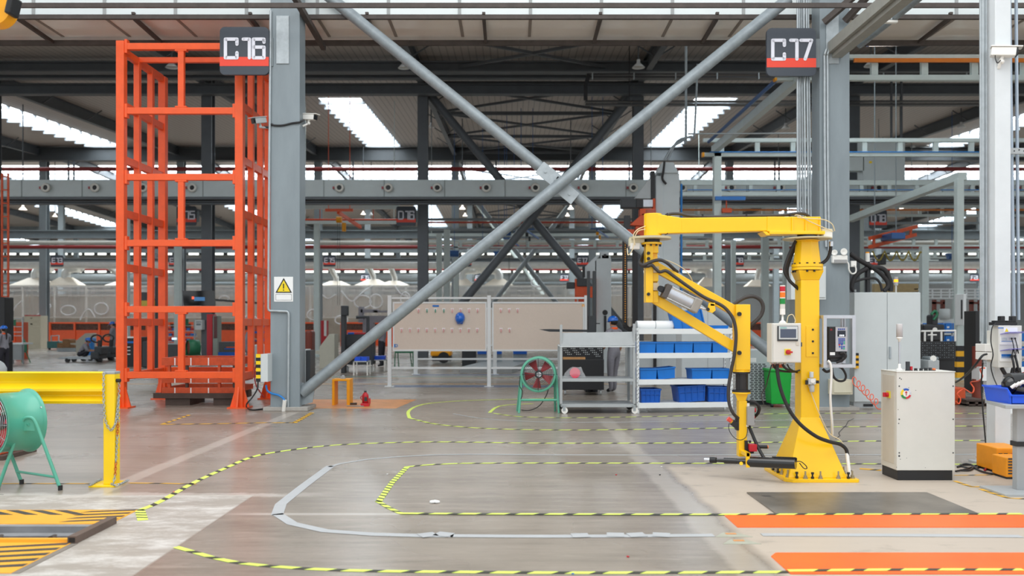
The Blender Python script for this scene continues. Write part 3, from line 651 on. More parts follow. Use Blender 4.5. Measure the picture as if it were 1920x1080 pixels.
for k, pts in enumerate([[Q(1490, 404, yf2), Q(1498, 404, YA-.12), Q(1520, 416, YA-.12), Q(1545, 427, YA-.1), Q(1562, 434, YA-.08)], [Q(1495, 408, yf2), Q(1520, 410, YA-.13), Q(1545, 412, YA-.1), Q(1560, 420, YA-.1), Q(1565, 433, YA-.08)],
        [Q(1210, 424, YA-.05), Q(1196, 430, yf2), Q(1188, 440, yf2), Q(1189, 455, yf2), Q(1185, 470, yf2), Q(1178, 478, yf2), Q(1176, 466, YA-.05)], [Q(1210, 430, YA-.05), Q(1197, 433, yf2), Q(1190, 446, yf2), Q(1191, 460, yf2)],
        [Q(1230, 485, YA-.1), Q(1255, 490, YA-.06), Q(1280, 503, YA-.05), Q(1294, 518, YA-.05), Q(1299, 532, YA), Q(1297, 545, YA), Q(1292, 549, YA)]]):
    hose_('air_tube', pts, .9*s_, M('cream_tube', '#dccba3', .4, 0, .03), arm)
hose_('supply_cable', [Q(1457, 683, 8.62), Q(1458, 700, 8.60), Q(1464, 730, 8.58), Q(1478, 765, 8.56), Q(1500, 795, 8.55), Q(1530, 818, 8.55), Q(1555, 828, 8.6), Q(1575, 833, 8.66), Q(1586, 842, 8.68), Q(1589, 854, 8.68)], 3.4*s_, rubber, arm)
q = MB(); q.cyl(Q(1588, 850, 8.68), Q(1594, 897, 8.63), 3.2*s_, seg=10); q.build('cable_sleeve', white_pl, arm)
hose_('air_tube', [Q(1515, 720, 8.78), Q(1524, 745, 8.77), Q(1536, 775, 8.75), Q(1555, 812, 8.75), Q(1575, 825, 8.7), Q(1588, 845, 8.7)], .9*s_, M('cream_tube', '#dccba3'), arm)
# air regulator on the post
frl = thing('air_regulator', 'small grey air filter regulator with gauge on the yellow post', 'regulator', (3.09, 8.78, Z(715, 8.8)))
yr = 8.76
q = MB(); q.lathe([(0, 0), (.02, 0), (.024, .01), (.024, .07), (.018, .075), (0, .075)], P(1522.5, 735, yr), (0, 0, 1), 16).lathe([(0, 0), (.026, 0), (.026, .05), (0, .05)], P(1522, 721, yr), (0, 0, 1), 16); q.build('bowl', M('grey_bowl', '#b9bcb8', .4, 0, .05), frl)
q = MB(); q.ob(P(1521.5, 715, yr), .075, .05, .06).lathe([(0, 0), (.021, 0), (.021, .06), (0, .06)], P(1521.5, 708, yr), (0, 0, 1), 14); q.build('body', light_grey, frl, .004)
q = MB(); q.cyl(P(1524, 714, yr-.05), P(1524, 714, yr-.02), .022, seg=18); q.build('gauge', white_pl, frl)
q = MB(); q.cyl(P(1513, 716, yr), P(1531, 716, yr), .011).ob(P(1512, 717, yr), .02, .025, .045).ob(P(1533, 716, yr), .022, .025, .03); q.build('fittings', black, frl)
# nutrunner tool hanging in the fork
yt = YA-.18
tool = thing('nutrunner', 'long black nutrunner tool held level in the yellow fork', 'power tool', P(1400, 866, yt))
TY = lambda px: yt-(px-1390)*.0027
TF = lambda px: P(px, 862+(px-1322)*.045, TY(px))
def seg_(x0, x1, r, m, name, r2=None):
    f = TF
    q = MB(); q.cyl(f(x0), f(x1), r*s_, (r2 or r)*s_, seg=20); return q.build(name, m, tool, .002)
seg_(1321, 1332, 4, chrome, 'socket'); seg_(1331.5, 1343, 5.5, black, 'universal_joint'); seg_(1343, 1358.5, 3, black_gloss, 'drive_shaft', 3.4)
seg_(1358, 1382, 5.4, black_gloss, 'nose_tube'); seg_(1382, 1405, 5, black_gloss, 'neck_tube', 6); b_ = seg_(1403, 1492, 9.6, black_gloss, 'motor_body')
for px in range(1450, 1493, 3):
    f = TF(px)+V((0, 0, 8.5*s_)); q = MB(); q.ob(f, .007, .06, .03); q.build('cooling_fin', black, b_)
q = MB(); q.tube(cr([P(a, b_, TY(1490)) for a, b_ in ((1488, 867), (1500, 865), (1510, 872), (1513, 878), (1507, 878), (1499, 868))], 5), .005, 6); q.build('pigtail_cable', black, tool)
# controls on the wrist
q = MB(); q.bx(X(1397, YA), X(1410.5, YA), YA-.09, YA, Z(796, YA), Z(761.5, YA)); pb = tag(q.build('push_button_box', M('mid_grey_plastic', '#9a9a9a', .5, 0, .03), None, .004), 'small grey push-button box on the slim yellow wrist post', 'switch box')
for py, m, r in ((769, red, 4), (776, green_dk, 3), (782.5, red, 3), (790, black, 2.6)):
    q = MB(); q.cyl(Q(1410.5, py, YA-.045), Q(1414, py, YA-.045), 2.6*s_, seg=12).cyl(Q(1414, py, YA-.045), Q(1416.5 if r > 3 else 1415, py, YA-.045), r*s_, seg=14); q.build('button', m, pb)
q = MB(); q.cyl(Q(1403, 762, YA-.045), Q(1403, 756, YA-.045), 2.6*s_, seg=12).cyl(Q(1401.5, 796, YA-.045), Q(1401.5, 800, YA-.045), 2.4*s_, seg=12); q.build('cable_gland', white_pl, pb)
es = thing('emergency_stop', 'red mushroom emergency stop on the left of the wrist post', 'switch', Q(1375, 792))
q = MB(); q.bar(Q(1382, 799, YA-.03), Q(1372, 791, YA-.03), .05, .06).bx(X(1379, YA), X(1383.5, YA), YA-.05, YA+.03, Z(806, YA), Z(784, YA)); q.build('switch_body', black, es, .003)
q = MB(); q.cyl(Q(1377, 796, YA-.03), Q(1371, 790, YA-.03), 3.9*s_, seg=14); q.build('collar', yellow, es)
q = MB(); q.cyl(Q(1371, 789.5, YA-.03), Q(1364.5, 784.5, YA-.03), 4.3*s_, seg=18); q.build('mushroom_head', M('salmon_red', '#ee5a4a', .4, 0, 0), es, .004)
hose_('control_wire', [Q(1367, 794, YA-.07), Q(1367, 806, YA-.08), Q(1376, 820, YA-.1), Q(1388, 825, YA-.1), Q(1398, 820, YA-.1), Q(1401.5, 808, YA-.08), Q(1401.5, 799, YA-.05)], .7*s_, black, None, 'thin black wire looping across the slim yellow wrist post', 'wire')
hd = thing('trigger_grip', 'black bar handle with red block above the nutrunner', 'handle', Q(1407, 838))
q = MB(); q.bx(X(1399.5, YA), X(1413.5, YA), YA-.12, YA-.04, Z(843.5, YA), Z(830.5, YA)); q.build('trigger_block', red, hd, .003)
q = MB(); q.cyl(Q(1413, 837.5, YA-.08), Q(1438.5, 838, YA-.08), 3.3*s_, seg=14); q.build('grip', black, hd)
q = MB(); q.cyl(Q(1438.5, 838, YA-.08), Q(1440, 838, YA-.08), 3.3*s_, seg=14); q.build('end_cap', M('orange_cap', '#f07a3a', .5, 0, 0), hd)
q = MB(); q.cyl(Q(1406, 830, YA-.08), Q(1406, 826, YA-.08), 2.4*s_, seg=10).bar(Q(1399, 846, YA-.06), Q(1399, 826, YA-.06), .03, .03).tube(cr([Q(1402, 843, YA-.08), Q(1405, 848, YA-.08), Q(1413, 848, YA-.08)], 4), 2.2*s_, 8); q.build('clamp', black, hd)
hose_('tool_hose', [Q(1406, 752, YA-.03), Q(1415, 754, YA-.05), Q(1423, 763, YA-.05), Q(1421, 775, YA-.03), Q(1409, 787, YA+.02), Q(1404, 796, YA), Q(1413, 820, YA-.05), Q(1422, 840, YA-.1), Q(1432, 858, yt+.02)], 3.0*s_, black, tool)
# ---------------------------------------------------------------- control box with touch panel
yh, yhb = 8.55, 8.80
cb = thing('control_box', 'cream control box with touch panel on the yellow post', 'control box', (X(1475, yh), 8.68, Z(680, yh)))
q = MB(); q.bx(X(1447, yh), X(1502, yh), yh, yh+.165, Z(680, yh), Z(606, yh)); q.build('enclosure', cream, cb, .004)
q = MB(); q.bx(X(1449, yh), X(1500, yh), yh-.012, yh, Z(679, yh), Z(607, yh)); dr = q.build('door', cream, cb, .003)
q = MB(); q.bx(X(1490, yh), X(1512, yh), yh+.165, 8.8, Z(650, yh), Z(640, yh)).bx(X(1502, yh), X(1504, yh), yh, yh+.17, Z(650, yh), Z(642, yh)); q.build('mounting_bracket', charcoal, cb)
y2 = yh-.012
q = MB(); q.bx(X(1456.5, yh), X(1495, yh), y2-.012, y2, Z(639.5, yh), Z(611, yh)); hp = q.build('touch_panel', charcoal, dr, .004)
q = MB(); q.bx(X(1459, yh), X(1494, yh), y2-.014, y2-.011, Z(636, yh), Z(611.8, yh)); q.build('panel_bezel', light_grey, hp)
q = MB(); q.bx(X(1461.5, yh), X(1491, yh), y2-.0165, y2-.0135, Z(633.3, yh), Z(617, yh)); q.build('screen', screen_grey, hp)
text_mesh('maker_lettering', 'SIEMENS', .018, (X(1461, yh), y2-.0155, Z(615.8, yh)), M('teal_ink', '#2fb3a8', .5, 0, 0), dr)
q = MB(); q.bx(X(1470, yh), X(1482, yh), y2-.008, y2, Z(665.5, yh), Z(654, yh)); sw = q.build('main_switch_plate', M('switch_yellow', '#e3d24a', .45, 0, 0), dr, .002)
q = MB(); q.cyl((X(1476, yh), y2-.03, Z(660, yh)), (X(1476, yh), y2-.008, Z(660, yh)), .024, seg=18).ob((X(1478, yh), y2-.036, Z(660, yh)), .055, .014, .018); q.build('switch_knob', red, sw, .002)
q = MB(); q.bx(X(1491.5, yh), X(1497, yh), y2-.006, y2, Z(647.5, yh), Z(640.5, yh)); q.build('lock', cream_side, dr, .002)
for px in (1450, 1458, 1467, 1476):
    q = MB(); q.cyl((X(px, yh), yh+.08, Z(680, yh)-.022), (X(px, yh), yh+.08, Z(680, yh)), .012, seg=10); q.build('cable_gland', M('gland_grey', '#bdb5a4', .5, 0, .03), cb)
for pts, r in (([P(1450, 683, yh+.08), P(1453, 690, yh+.08), P(1464, 695, yh+.12), P(1480, 697, yh+.2), P(1497, 696, 8.95)], .011), ([P(1467, 683, yh+.08), P(1472, 690, yh+.08), P(1482, 695, yh+.15), P(1496, 698, 8.95)], .012), ([P(1476, 683, yh+.08), P(1481, 691, yh+.1), P(1490, 696, 8.78), P(1500, 694, 8.79)], .008)):
    hose_('control_cable', pts, r, rubber, cb)
hose_('control_cable', [P(1447, 683, yh+.1), P(1441, 705, yh+.15), P(1436, 725, 8.9), P(1428, 740, 9.2), P(1432, 758, 9.6)], .006, black, cb)
# stack light
sl = thing('stack_light', 'red orange green stack light on top of the cream control box', 'signal light', (X(1467, yh), yh+.08, Z(606, yh)))
zb = lambda py: Z(py, yh+.08); px_ = X(1467.3, yh+.08); y3 = yh+.08
q = MB(); q.lathe([(0, 0), (.04, 0), (.03, .015), (.011, .03), (.009, .1), (0, .1)], (px_, y3, Z(606, yh)), (0, 0, 1), 18); q.build('stem', white_pl, sl)
def ring(py1, py0, m, name, r=.0265):
    q = MB(); q.cyl((px_, y3, zb(py1)), (px_, y3, zb(py0)), r, seg=20); q.build(name, m, sl, .002)
ring(590, 579, white_pl, 'light_base'); ring(579, 570, M('clear_lens', '#d8d6cf', .3, 0, .1), 'clear_lens', .025); ring(570, 559.5, M('green_lens', '#0c8a3c', .25, 0, 0), 'green_lens'); ring(559.5, 557.8, white_pl, 'spacer'); ring(557.8, 548, M('amber_lens', '#f07a10', .25, 0, 0), 'amber_lens'); ring(548, 546.5, white_pl, 'spacer'); ring(546.5, 537, M('red_lens', '#c5102e', .25, 0, 0), 'red_lens'); ring(537, 535, white_pl, 'light_cap')
hose_('air_tube', [P(1475, 606, yh+.1), P(1478, 593, yh+.1), P(1486, 590, yh+.1), P(1491, 600, yh+.1), P(1490, 605, yh+.1)], .0045, M('cream_tube', '#dccba3'), cb)
# ---------------------------------------------------------------- aluminium cage with the tool controller
yg0, yg1 = 8.72, 9.02; gx0, gx1, gz0, gz1 = X(1544, yg0), X(1604.5, yg0), Z(689.5, yg0), Z(591, yg0)
cg = thing('controller_frame', 'open aluminium profile frame on the right of the yellow post', 'frame', ((gx0+gx1)/2, 8.87, gz0))
pw = .034
for x in (gx0+pw/2, gx1-pw/2):
    for y in (yg0+pw/2, yg1-pw/2):
        q = MB(); q.bx(x-pw/2, x+pw/2, y-pw/2, y+pw/2, gz0, gz1)
        for dx in (-.006, .006): q.bx(x+dx-.0015, x+dx+.0015, y-pw/2-.001, y-pw/2, gz0, gz1)
        q.build('upright_profile', alu, cg, .002)
for z in (gz0+pw/2, gz1-pw/2):
    for y in (yg0+pw/2, yg1-pw/2):
        q = MB(); q.bx(gx0+pw, gx1-pw, y-pw/2, y+pw/2, z-pw/2, z+pw/2); q.build('cross_profile', alu, cg, .002)
    for x in (gx0+pw/2, gx1-pw/2):
        q = MB(); q.bx(x-pw/2, x+pw/2, yg0+pw, yg1-pw, z-pw/2, z+pw/2); q.build('side_profile', alu, cg, .002)
q = MB(); q.bx(gx0-.05, gx0, 8.86, 8.98, Z(675, YA), Z(600, YA)); q.build('mounting_plate', M('beige_plate', '#d3bf9f'), cg)
ct = thing('tool_controller', 'black and grey tool controller with blue keypad inside the aluminium frame', 'controller', (X(1571, 8.8), 8.9, Z(672, 8.8)))
yk = 8.78
q = MB(); q.bx(X(1554, yk), X(1588, yk), yk, yk+.16, Z(671, yk), Z(612.5, yk)); q.build('case', black, ct, .006)
q = MB(); q.bx(X(1566, yk), X(1588.5, yk), yk-.012, yk, Z(659, yk), Z(613, yk)); fp = q.build('front_panel', M('panel_silver', '#b9bac0', .4, .1, .03), ct, .003)
q = MB(); q.bx(X(1569.5, yk), X(1584.5, yk), yk-.015, yk-.011, Z(631, yk), Z(620, yk)); q.build('display', M('dark_display', '#1d2433', .25, 0, 0), fp)
q = MB()
for k in range(3): q.bx(X(1573+k*3.2, yk), X(1575+k*3.2, yk), yk-.017, yk-.014, Z(630.5, yk), Z(627.5, yk))
q.build('display_digits', M('digit_white', '#e6ecf4', .5, 0, 0, emit=.6), fp)
kb = M('key_blue', '#2f4fa8', .4, 0, 0)
for r in range(4):
    for c in range(4):
        x = X(1571.2+c*3.2, yk); z = Z(634+r*3, yk); q = MB(); q.bx(x, x+.013, yk-.016, yk-.011, z-.012, z); q.build('key', kb if not (c == 3 and r > 1) else M('key_green', '#23b08c', .4, 0, 0), fp)
for k in range(4):
    q = MB(); x = X(1570.3+k*3.5, yk); q.bx(x, x+.013, yk-.016, yk-.011, Z(618.5, yk), Z(616, yk)); q.build('key', kb, fp)
for (px, py, m) in ((1573, 646.5, red), (1577.5, 646, kb), (1577.5, 653, kb), (1573.5, 650, kb), (1581.5, 650, kb), (1577.5, 650, kb), (1581.5, 653.5, M('key_green', '#23b08c'))):
    q = MB(); q.cyl((X(px, yk), yk-.016, Z(py, yk)), (X(px, yk), yk-.011, Z(py, yk)), .0085, seg=12); q.build('key', m, fp)
text_mesh('badge_lettering', 'IR', .028, (X(1556.5, yk), yk-.001, Z(620, yk)), red, ct)
q = MB(); q.bx(X(1556, yk), X(1565.5, yk), yk-.002, yk, Z(666, yk), Z(660.5, yk)); q.build('rating_label', paper, ct)
q = MB(); q.bx(X(1558, yk), X(1582, yk), yk+.02, yk+.14, Z(679, yk), Z(671, yk)); q.build('connector_block', black, ct, .003)
hose_('plug_cable', [P(1576, 663, yk-.02), P(1583, 662, yk-.04), P(1586, 668, yk-.05), P(1580, 675, yk-.03), P(1568, 680, yk)], .012, rubber, ct)
q = MB(); q.bx(X(1577, 8.9), X(1579.5, 8.9), 8.88, 8.92, Z(613, 8.9), Z(597, 8.9)).bx(X(1582, 8.9), X(1584, 8.9), 8.88, 8.92, Z(613, 8.9), Z(597, 8.9)); q.build('hanger_rail', alu, ct)
hose_('cage_cable', [P(1552, 676, 8.7), P(1557, 682, 8.69), P(1559, 700, 8.69), P(1557, 740, 8.7), P(1558, 765, 8.72), P(1560, 790, 8.74), P(1561, 815, 8.8)], .012, white_pl, cg)
hose_('cage_cable', [P(1560, 690, 8.8), P(1563, 706, 8.8), P(1572, 714, 8.8), P(1583, 713, 8.8), P(1586, 704, 8.8), P(1580, 692, 8.8), P(1573, 688, 8.8)], .012, rubber, cg)
hose_('cage_cable', [P(1543, 692, 8.8), P(1550, 697, 8.8), P(1560, 693, 8.8)], .014, rubber, cg)
# ---------------------------------------------------------------- white operator cabinet
yw, ywb = 8.65, 9.02
oc = thing('operator_cabinet', 'white free-standing electrical cabinet beside the yellow arm, on black plinth', 'cabinet', (4.195, 8.83, 0))
wx0, wx1 = 3.9, 4.49; zp = Z(882, yw)
q = MB(); q.bx(wx0+.012, wx1-.02, yw+.01, ywb, 0, zp); q.build('plinth', black, oc, .003)
q = MB(); q.bx(wx0, wx1, yw, ywb, zp, Z(698, yw)); bd = q.build('body', cream, oc, .004)
q = MB(); q.bx(wx0-.006, wx0, yw+.05, ywb-.05, zp+.06, 1.06); q.build('side_door', cream_side, oc, .002)
q = MB(); q.bx(wx0-.004, wx1+.004, yw-.006, ywb+.004, Z(698, yw), Z(697, yw)+.004); q.build('top_panel', cream, oc, .002)
for px in (1686, 1787):
    for py in (724, 786, 849):
        q = MB(); q.cyl((X(px, yw), yw-.003, Z(py, yw)), (X(px, yw), yw, Z(py, yw)), .007, seg=8); q.build('screw', charcoal, bd)
q = MB()
for (px, py, r) in ((1687, 709, .007), (1690, 711, .006), (1704, 727, .004), (1717, 732, .004), (1685, 794, .006), (1686, 855, .01), (1688, 861, .004), (1700, 859, .003), (1684, 768, .004), (1681, 876, .004), (1735, 877, .003)):
    q.cyl((X(px, yw), yw-.0008, Z(py, yw)), (X(px, yw), yw, Z(py, yw)), r, seg=7)
q.build('paint_chips', charcoal, bd)
c = V((X(1698.5, yw), yw, Z(738, yw))); R_ = .053
q = MB(); q.cyl(c-V((0, .006, 0)), c, R_*.62, seg=24); dl = q.build('dial', white_pl, oc)
for k, colr in enumerate(('#2457b5', '#2457b5', '#d8dade', '#c8ccd2', '#d02a3c', '#d02a3c', '#1f8a4a', '#1f8a4a', '#f0d030', '#f0d030')):
    q = MB(); a0 = math.radians(125-36*k); a1 = a0-math.radians(36); n = 6; outer = []; inner = []
    for i in range(n+1):
        a = a0+(a1-a0)*i/n; outer.append(c+V((R_*math.cos(a), -.007, R_*math.sin(a)))); inner.append(c+V((R_*.62*math.cos(a), -.007, R_*.62*math.sin(a))))
    for i in range(n): q.prism([outer[i], outer[i+1], inner[i+1], inner[i]], (0, .006, 0))
    q.build('colour_segment', M('seg'+colr, colr, .45, 0, 0), dl)
q = MB(); q.bar(c+V((0, -.008, -.018)), c+V((0, -.008, .012)), .004, .012, up=(0, 1, 0)).prism([c+V((-.014, -.0095, .01)), c+V((.014, -.0095, .01)), c+V((0, -.0095, .026))], (0, .004, 0)); q.build('arrow', red, dl)
ysw = yw+.17
q = MB(); q.bx(wx0-.014, wx0-.006, ysw-.045, ysw+.045, Z(746, ysw), Z(733, ysw)); sw = q.build('main_switch_plate', M('switch_yellow', '#e3d24a'), oc, .002)
q = MB(); q.cyl((wx0-.04, ysw, Z(740, ysw)), (wx0-.014, ysw, Z(740, ysw)), .024, seg=16).ob((wx0-.052, ysw, Z(740, ysw)), .03, .016, .045); q.build('switch_knob', red, sw, .003)
zt2 = Z(697, yw)+.004
bl = thing('beacon_lamp', 'white beacon lamp on a thin pole on the operator cabinet', 'signal light', (X(1687, 8.85), 8.8, zt2))
x = X(1686.5, 8.8); z9 = lambda py: Z(py, 8.8)
q = MB(); q.lathe([(0, 0), (.04, 0), (.03, .012), (.014, .03), (.013, .07), (0, .07)], (x, 8.8, zt2), (0, 0, 1), 18); q.build('foot', white_pl, bl)
q = MB(); q.cyl((x, 8.8, zt2+.06), (x, 8.8, z9(640)), .0095, seg=12); q.build('pole', alu, bl)
q = MB(); q.lathe([(0, 0), (.012, 0), (.014, .02), (.03, .035), (.031, .05), (0, .05)], (x, 8.8, z9(641)), (0, 0, 1), 20); q.build('lamp_base', white_pl, bl)
q = MB(); q.lathe([(0, 0), (.031, 0), (.031, .13), (.028, .137), (0, .137)], (x, 8.8, z9(632)), (0, 0, 1), 20); q.build('lens', M('milky_lens', '#c9c6c6', .25, 0, .03), bl)
for (px, r, h, m, nm, lb) in ((1702, .021, .085, charcoal, 'indicator_lamp', 'dark grey cylindrical buzzer standing on the operator cabinet'), (1708.5, .014, .035, red, 'stop_button', 'red mushroom stop button on the operator cabinet'), (1717, .016, .016, black, 'push_button', 'flat black button next to the red one on the operator cabinet'), (1727, .016, .016, black, 'push_button', 'flat black button in the middle of the row on the operator cabinet'), (1736, .017, .02, black, 'selector_knob', 'black selector knob third from the red button'), (1744, .016, .022, charcoal, 'selector_knob', 'dark grey knob beside the orange button'), (1751, .016, .016, M('orange_cap', '#f07a3a'), 'push_button', 'orange push button at the end of the cabinet-top row')):
    yy = 8.78; t = thing(nm, lb, 'button' if 'button' in nm else 'control', (X(px, yy), yy, zt2))
    q = MB(); q.cyl((X(px, yy), yy, zt2), (X(px, yy), yy, zt2+.008), r*1.15, seg=16); q.build('collar', black, t)
    q = MB(); q.cyl((X(px, yy), yy, zt2+.008), (X(px, yy), yy, zt2+.008+h), r, seg=16); q.build('head', m, t, .002)
# ---------------------------------------------------------------- floor plates by the arm
q = MB(); q.bx(2.2, 3.89, 7.12, 8.0, 0, .012); solo(q, 'floor_plate', plate_dk, 'dark stained steel floor plate in front of the yellow arm', 'floor plate', bev=.002)
for (y0, y1, x0, x1, lb) in ((6.66, 7.08, 1.76, 4.25, 'narrow orange floor plate right in front of the dark plate'), (5.42, 5.92, 1.77, 5.2, 'orange floor plate nearest the camera at bottom right')):
    q = MB(); q.prism([(x0+.06 if y1 < 6 else x0, y1, 0), (x0, y1-.09, 0), (x0, y0, 0), (x1, y0, 0), (x1, y1, 0)], (0, 0, .006)); solo(q, 'cover_plate', or_plate, lb, 'floor plate')
for (px0, px1, py, lb) in ((1338, 1408, 1004, 'upper of two greenish taped patches on the floor left of the orange plates'), (1352, 1424, 1017, 'lower of two greenish taped patches on the floor left of the orange plates')):
    t = thing('tape_patch', lb, 'floor tape', G((px0+px1)/2, py)); a, b_ = G(px0, py), G(px1, py)
    q = MB(); q.prism([(a.x, a.y-.05, 0), (b_.x, a.y-.05, 0), (b_.x-.09, a.y+.08, 0), (a.x+.09, a.y+.08, 0)], (0, 0, .003)); q.build('tape', M('greenish_tape', '#a9ab9c', .5, 0, .1, 8), t)
    q = MB(); q.bx(a.x+.1, b_.x-.1, a.y+.02, a.y+.06, .003, .005); q.build('orange_strip', paint_orange, t)
# ================================================================ SIGNS
def sign(px0, px1, py0, py1, Y, text, label, bracket=0, big=False):
    W, H = px1-px0, py1-py0; x0, x1, z0, z1 = X(px0, Y), X(px1, Y), Z(py1, Y), Z(py0, Y); sc = Y/FPX
    t = thing('column_sign', label, 'sign', ((x0+x1)/2, Y, z0))
    q = MB(); q.prism(rrect(x0, x1, z0, z1, Y, W*.1*sc)[::-1], (0, .06, 0)); q.build('sign_plate', sign_dark, t)
    q = MB(); q.bx(x0, x1, Y-.004, Y, Z(py0+.82*H, Y), Z(py0+.63*H, Y)); q.build('red_band', sign_red, t)
    q = MB()
    for ch, fx, fw in zip(text, (.12, .455, .69), (.235, .28, .215)):
        glyphs(q, ch, X(px0+fx*W, Y), Y-.009, Z(py0+.65*H, Y), .39*H*sc, fw*W*sc, 0, .067*W*sc, .008)
    q.build('lettering', sign_white, t)
    if bracket:
        q = MB(); xx = x1 if bracket > 0 else x0; q.bx(xx-.02, xx+bracket, Y+.06, Y+.10, z0+.2*(z1-z0), z0+.8*(z1-z0)); q.build('bracket', mid_steel, t)
    return t
sign(412, 504, 50.5, 140, YC-.08, 'C16', 'dark square sign reading C16 on the left big column', .06)
sign(1437.5, 1530, 52.5, 142.5, YC-.08, 'C17', 'dark square sign reading C17 on the right big column', .09)
sign(331, 368, 387, 423, YD-.15, 'D15', 'dark sign half hidden behind the orange cage, digits 15 showing', .1)
sign(743, 779.5, 387, 423.5, YD-.15, 'D16', 'dark sign reading D16 left of the thick brace pipe', .1)
sign(1630, 1663, 394, 428, YD-.15, 'D18', 'dark sign reading D18 above the orange hoist at the right', 0)
for (a, b_, tx, lb) in ((95, 118.5, 'E13', 'small sign reading E13 on the grey column above the hoods'), (316, 340, 'E14', 'small sign behind the orange cage with its letter E showing'), (606, 629, 'E15', 'small sign reading E15 right of the big column'), (861, 884, 'E16', 'small sign mostly hidden behind the thick brace pipe'), (1081, 1103, 'E17', 'small sign reading E17 beside the robot lift'), (1372, 1394.5, 'E18', 'small sign showing 18 below the yellow beam'), (1628, 1650, 'E19', 'small sign showing 9 below the orange hoist rail')):
    sign(a, b_, 478.5, 500, YE-.3, tx, lb, 0)
for (a, b_, tx, lb) in ((490, 505, 'F14', 'tiny far sign seen through the cage, at the edge of the big column'), (676, 693, 'F15', 'tiny sign reading F15 above the white board'), (890, 907, 'F16', 'tiny sign reading F16 between the hoods in the centre'), (1050, 1066, 'F17', 'tiny faint sign F17 below the E17 sign'), (1819, 1836, 'F21', 'tiny sign ending in 21 at the far right')):
    sign(a, b_, 513, 529, YF-.3, tx, lb, 0)
# ================================================================ COLUMN FITTINGS
xf = XC16
t = thing('warning_sign', 'white sign with yellow exclamation triangle on the left column', 'sign', P(531.5, 542, YC)); yy = YC-.006
q = MB(); q.bx(X(514, YC), X(549.5, YC), yy, YC, Z(565.5, YC), Z(519, YC)); q.build('plate', paper, t)
q = MB(); q.prism([P(516.5, 549, yy), P(547.5, 549, yy), P(532, 521, yy)], (0, -.003, 0)); q.build('black_triangle', ink, t)
q = MB(); q.prism([P(520, 547, yy-.003), P(544, 547, yy-.003), P(532, 525.3, yy-.003)], (0, -.002, 0)); q.build('yellow_triangle', M('warn_yellow', '#f2d61c', .5, 0, 0), t)
q = MB(); q.bx(X(531, YC), X(533, YC), yy-.008, yy-.004, Z(541, YC), Z(532, YC)).bx(X(531, YC), X(533, YC), yy-.008, yy-.004, Z(545, YC), Z(543, YC)); q.build('exclamation_mark', ink, t)
q = MB()
for (a, b_, c, d) in ((517, 547, 551.5, 552), (517, 547, 562.5, 563), (517, 517.5, 551.5, 563), (546.5, 547, 551.5, 563)): q.bx(X(a, YC), X(b_, YC), yy-.002, yy, Z(d, YC), Z(c, YC))
q.build('text_frame', ink, t)
def cond(pts, r, label, m=galv, name='conduit', n=4):
    q = MB(); q.tube(cr(pts, n) if len(pts) > 2 else pts, r, 8); return solo(q, name, m, label, 'conduit')
yq = YC-.03
q = MB(); q.tube([P(507.5, 20, yq), P(505, 300, yq), P(503, 577, yq), P(503.6, 581, yq), P(506, 583, yq), P(538, 584, yq), P(540.5, 586, yq), P(541.5, 590, yq), P(540, 768, yq)], .022, 8); solo(q, 'conduit', galv, 'thin conduit running down the left column with a sideways bend', 'conduit')
q = MB(); q.cyl(G(534, 770)+V((0, -.08, 0)), P(534, 750, 15.4), .035, seg=10); solo(q, 'pipe_stub', white_pl, 'white plastic pipe stub at the foot of the left column', 'pipe')
hose_('blue_cable', [P(499, 722, YC-.02), P(501, 732, YC-.03), P(510, 738, YC-.04), P(522, 741, YC-.05), P(531, 747, 15.42), P(534, 752, 15.4)], .018, blue_line, None, 'blue cable drooping across the foot of the left column', 'cable')
hose_('black_cable', [P(484, 716, YC-.05), P(482, 730, YC-.1), P(473, 745, YC-.1), P(463, 757, YC-.1)]+[G(a, b_, .015) for a, b_ in ((463, 766), (472, 770), (488, 769), (497, 767))], .014, black, None, 'black cable falling from the striped box to the floor', 'cable')
hose_('red_cable', [P(481, 680, YC-.05), P(477, 700, YC-.06), P(480, 722, YC-.08), P(490, 738, YC-.06), P(495, 745, YC-.02)], .012, redp, None, 'red cable hanging beside the striped box', 'cable')
t = thing('switch_box', 'white box edged with yellow and black stripes on the left column', 'switch box', P(491, 716, YC))
ya, yb_ = YC-.28, YC+.2
q = MB(); q.bx(X(488.5, ya), X(502, ya), ya, yb_, Z(716, ya), Z(664, ya)); q.build('box', light_grey, t, .004)
q = MB(); ql = MB()
for k in range(8):
    z1 = Z(664+k*6.5, ya); z0 = Z(664+(k+1)*6.5, ya); q.bx(X(480, ya), X(488.4, ya), ya-.003+.0, ya+.05, z0, z1, k % 2)
q.build('hazard_edge', [M('hazard_yellow', '#f4cf12', .5, 0, 0), ink], t)
def cctv(c, d, label, post, hood=white_pl, s=1.0):
    c = V(c); d = V(d).normalized(); t = thing('security_camera', label, 'camera', c); side = d.cross(V((0, 0, 1))).normalized(); up = side.cross(d)
    q = MB(); q.bar(c-d*.13*s, c+d*.13*s, .11*s, .10*s); q.build('housing', hood, t, .01)
    q = MB(); q.bar(c-d*.14*s+up*.058*s, c+d*.19*s+up*.058*s, .13*s, .014*s); q.build('sun_hood', hood, t, .003)
    q = MB(); q.bar(c+d*.13*s, c+d*.145*s, .10*s, .09*s); q.cyl(c+d*.14*s, c+d*.155*s, .035*s, seg=14); q.build('lens', black_gloss, t)
    q = MB(); q.tube([c-up*.04*s, c-up*.12*s-d*.02*s, V(post)], .02*s, 8).sph(c-up*.11*s, .03*s, 10); q.build('bracket', hood, t)
    return t
cctv(P(486, 226, 15.35), (-.5, -.8, -.25), 'grey security camera on the left side of the big left column', (XC16[0], YC+.1, Z(238, YC)), grey_sheet)
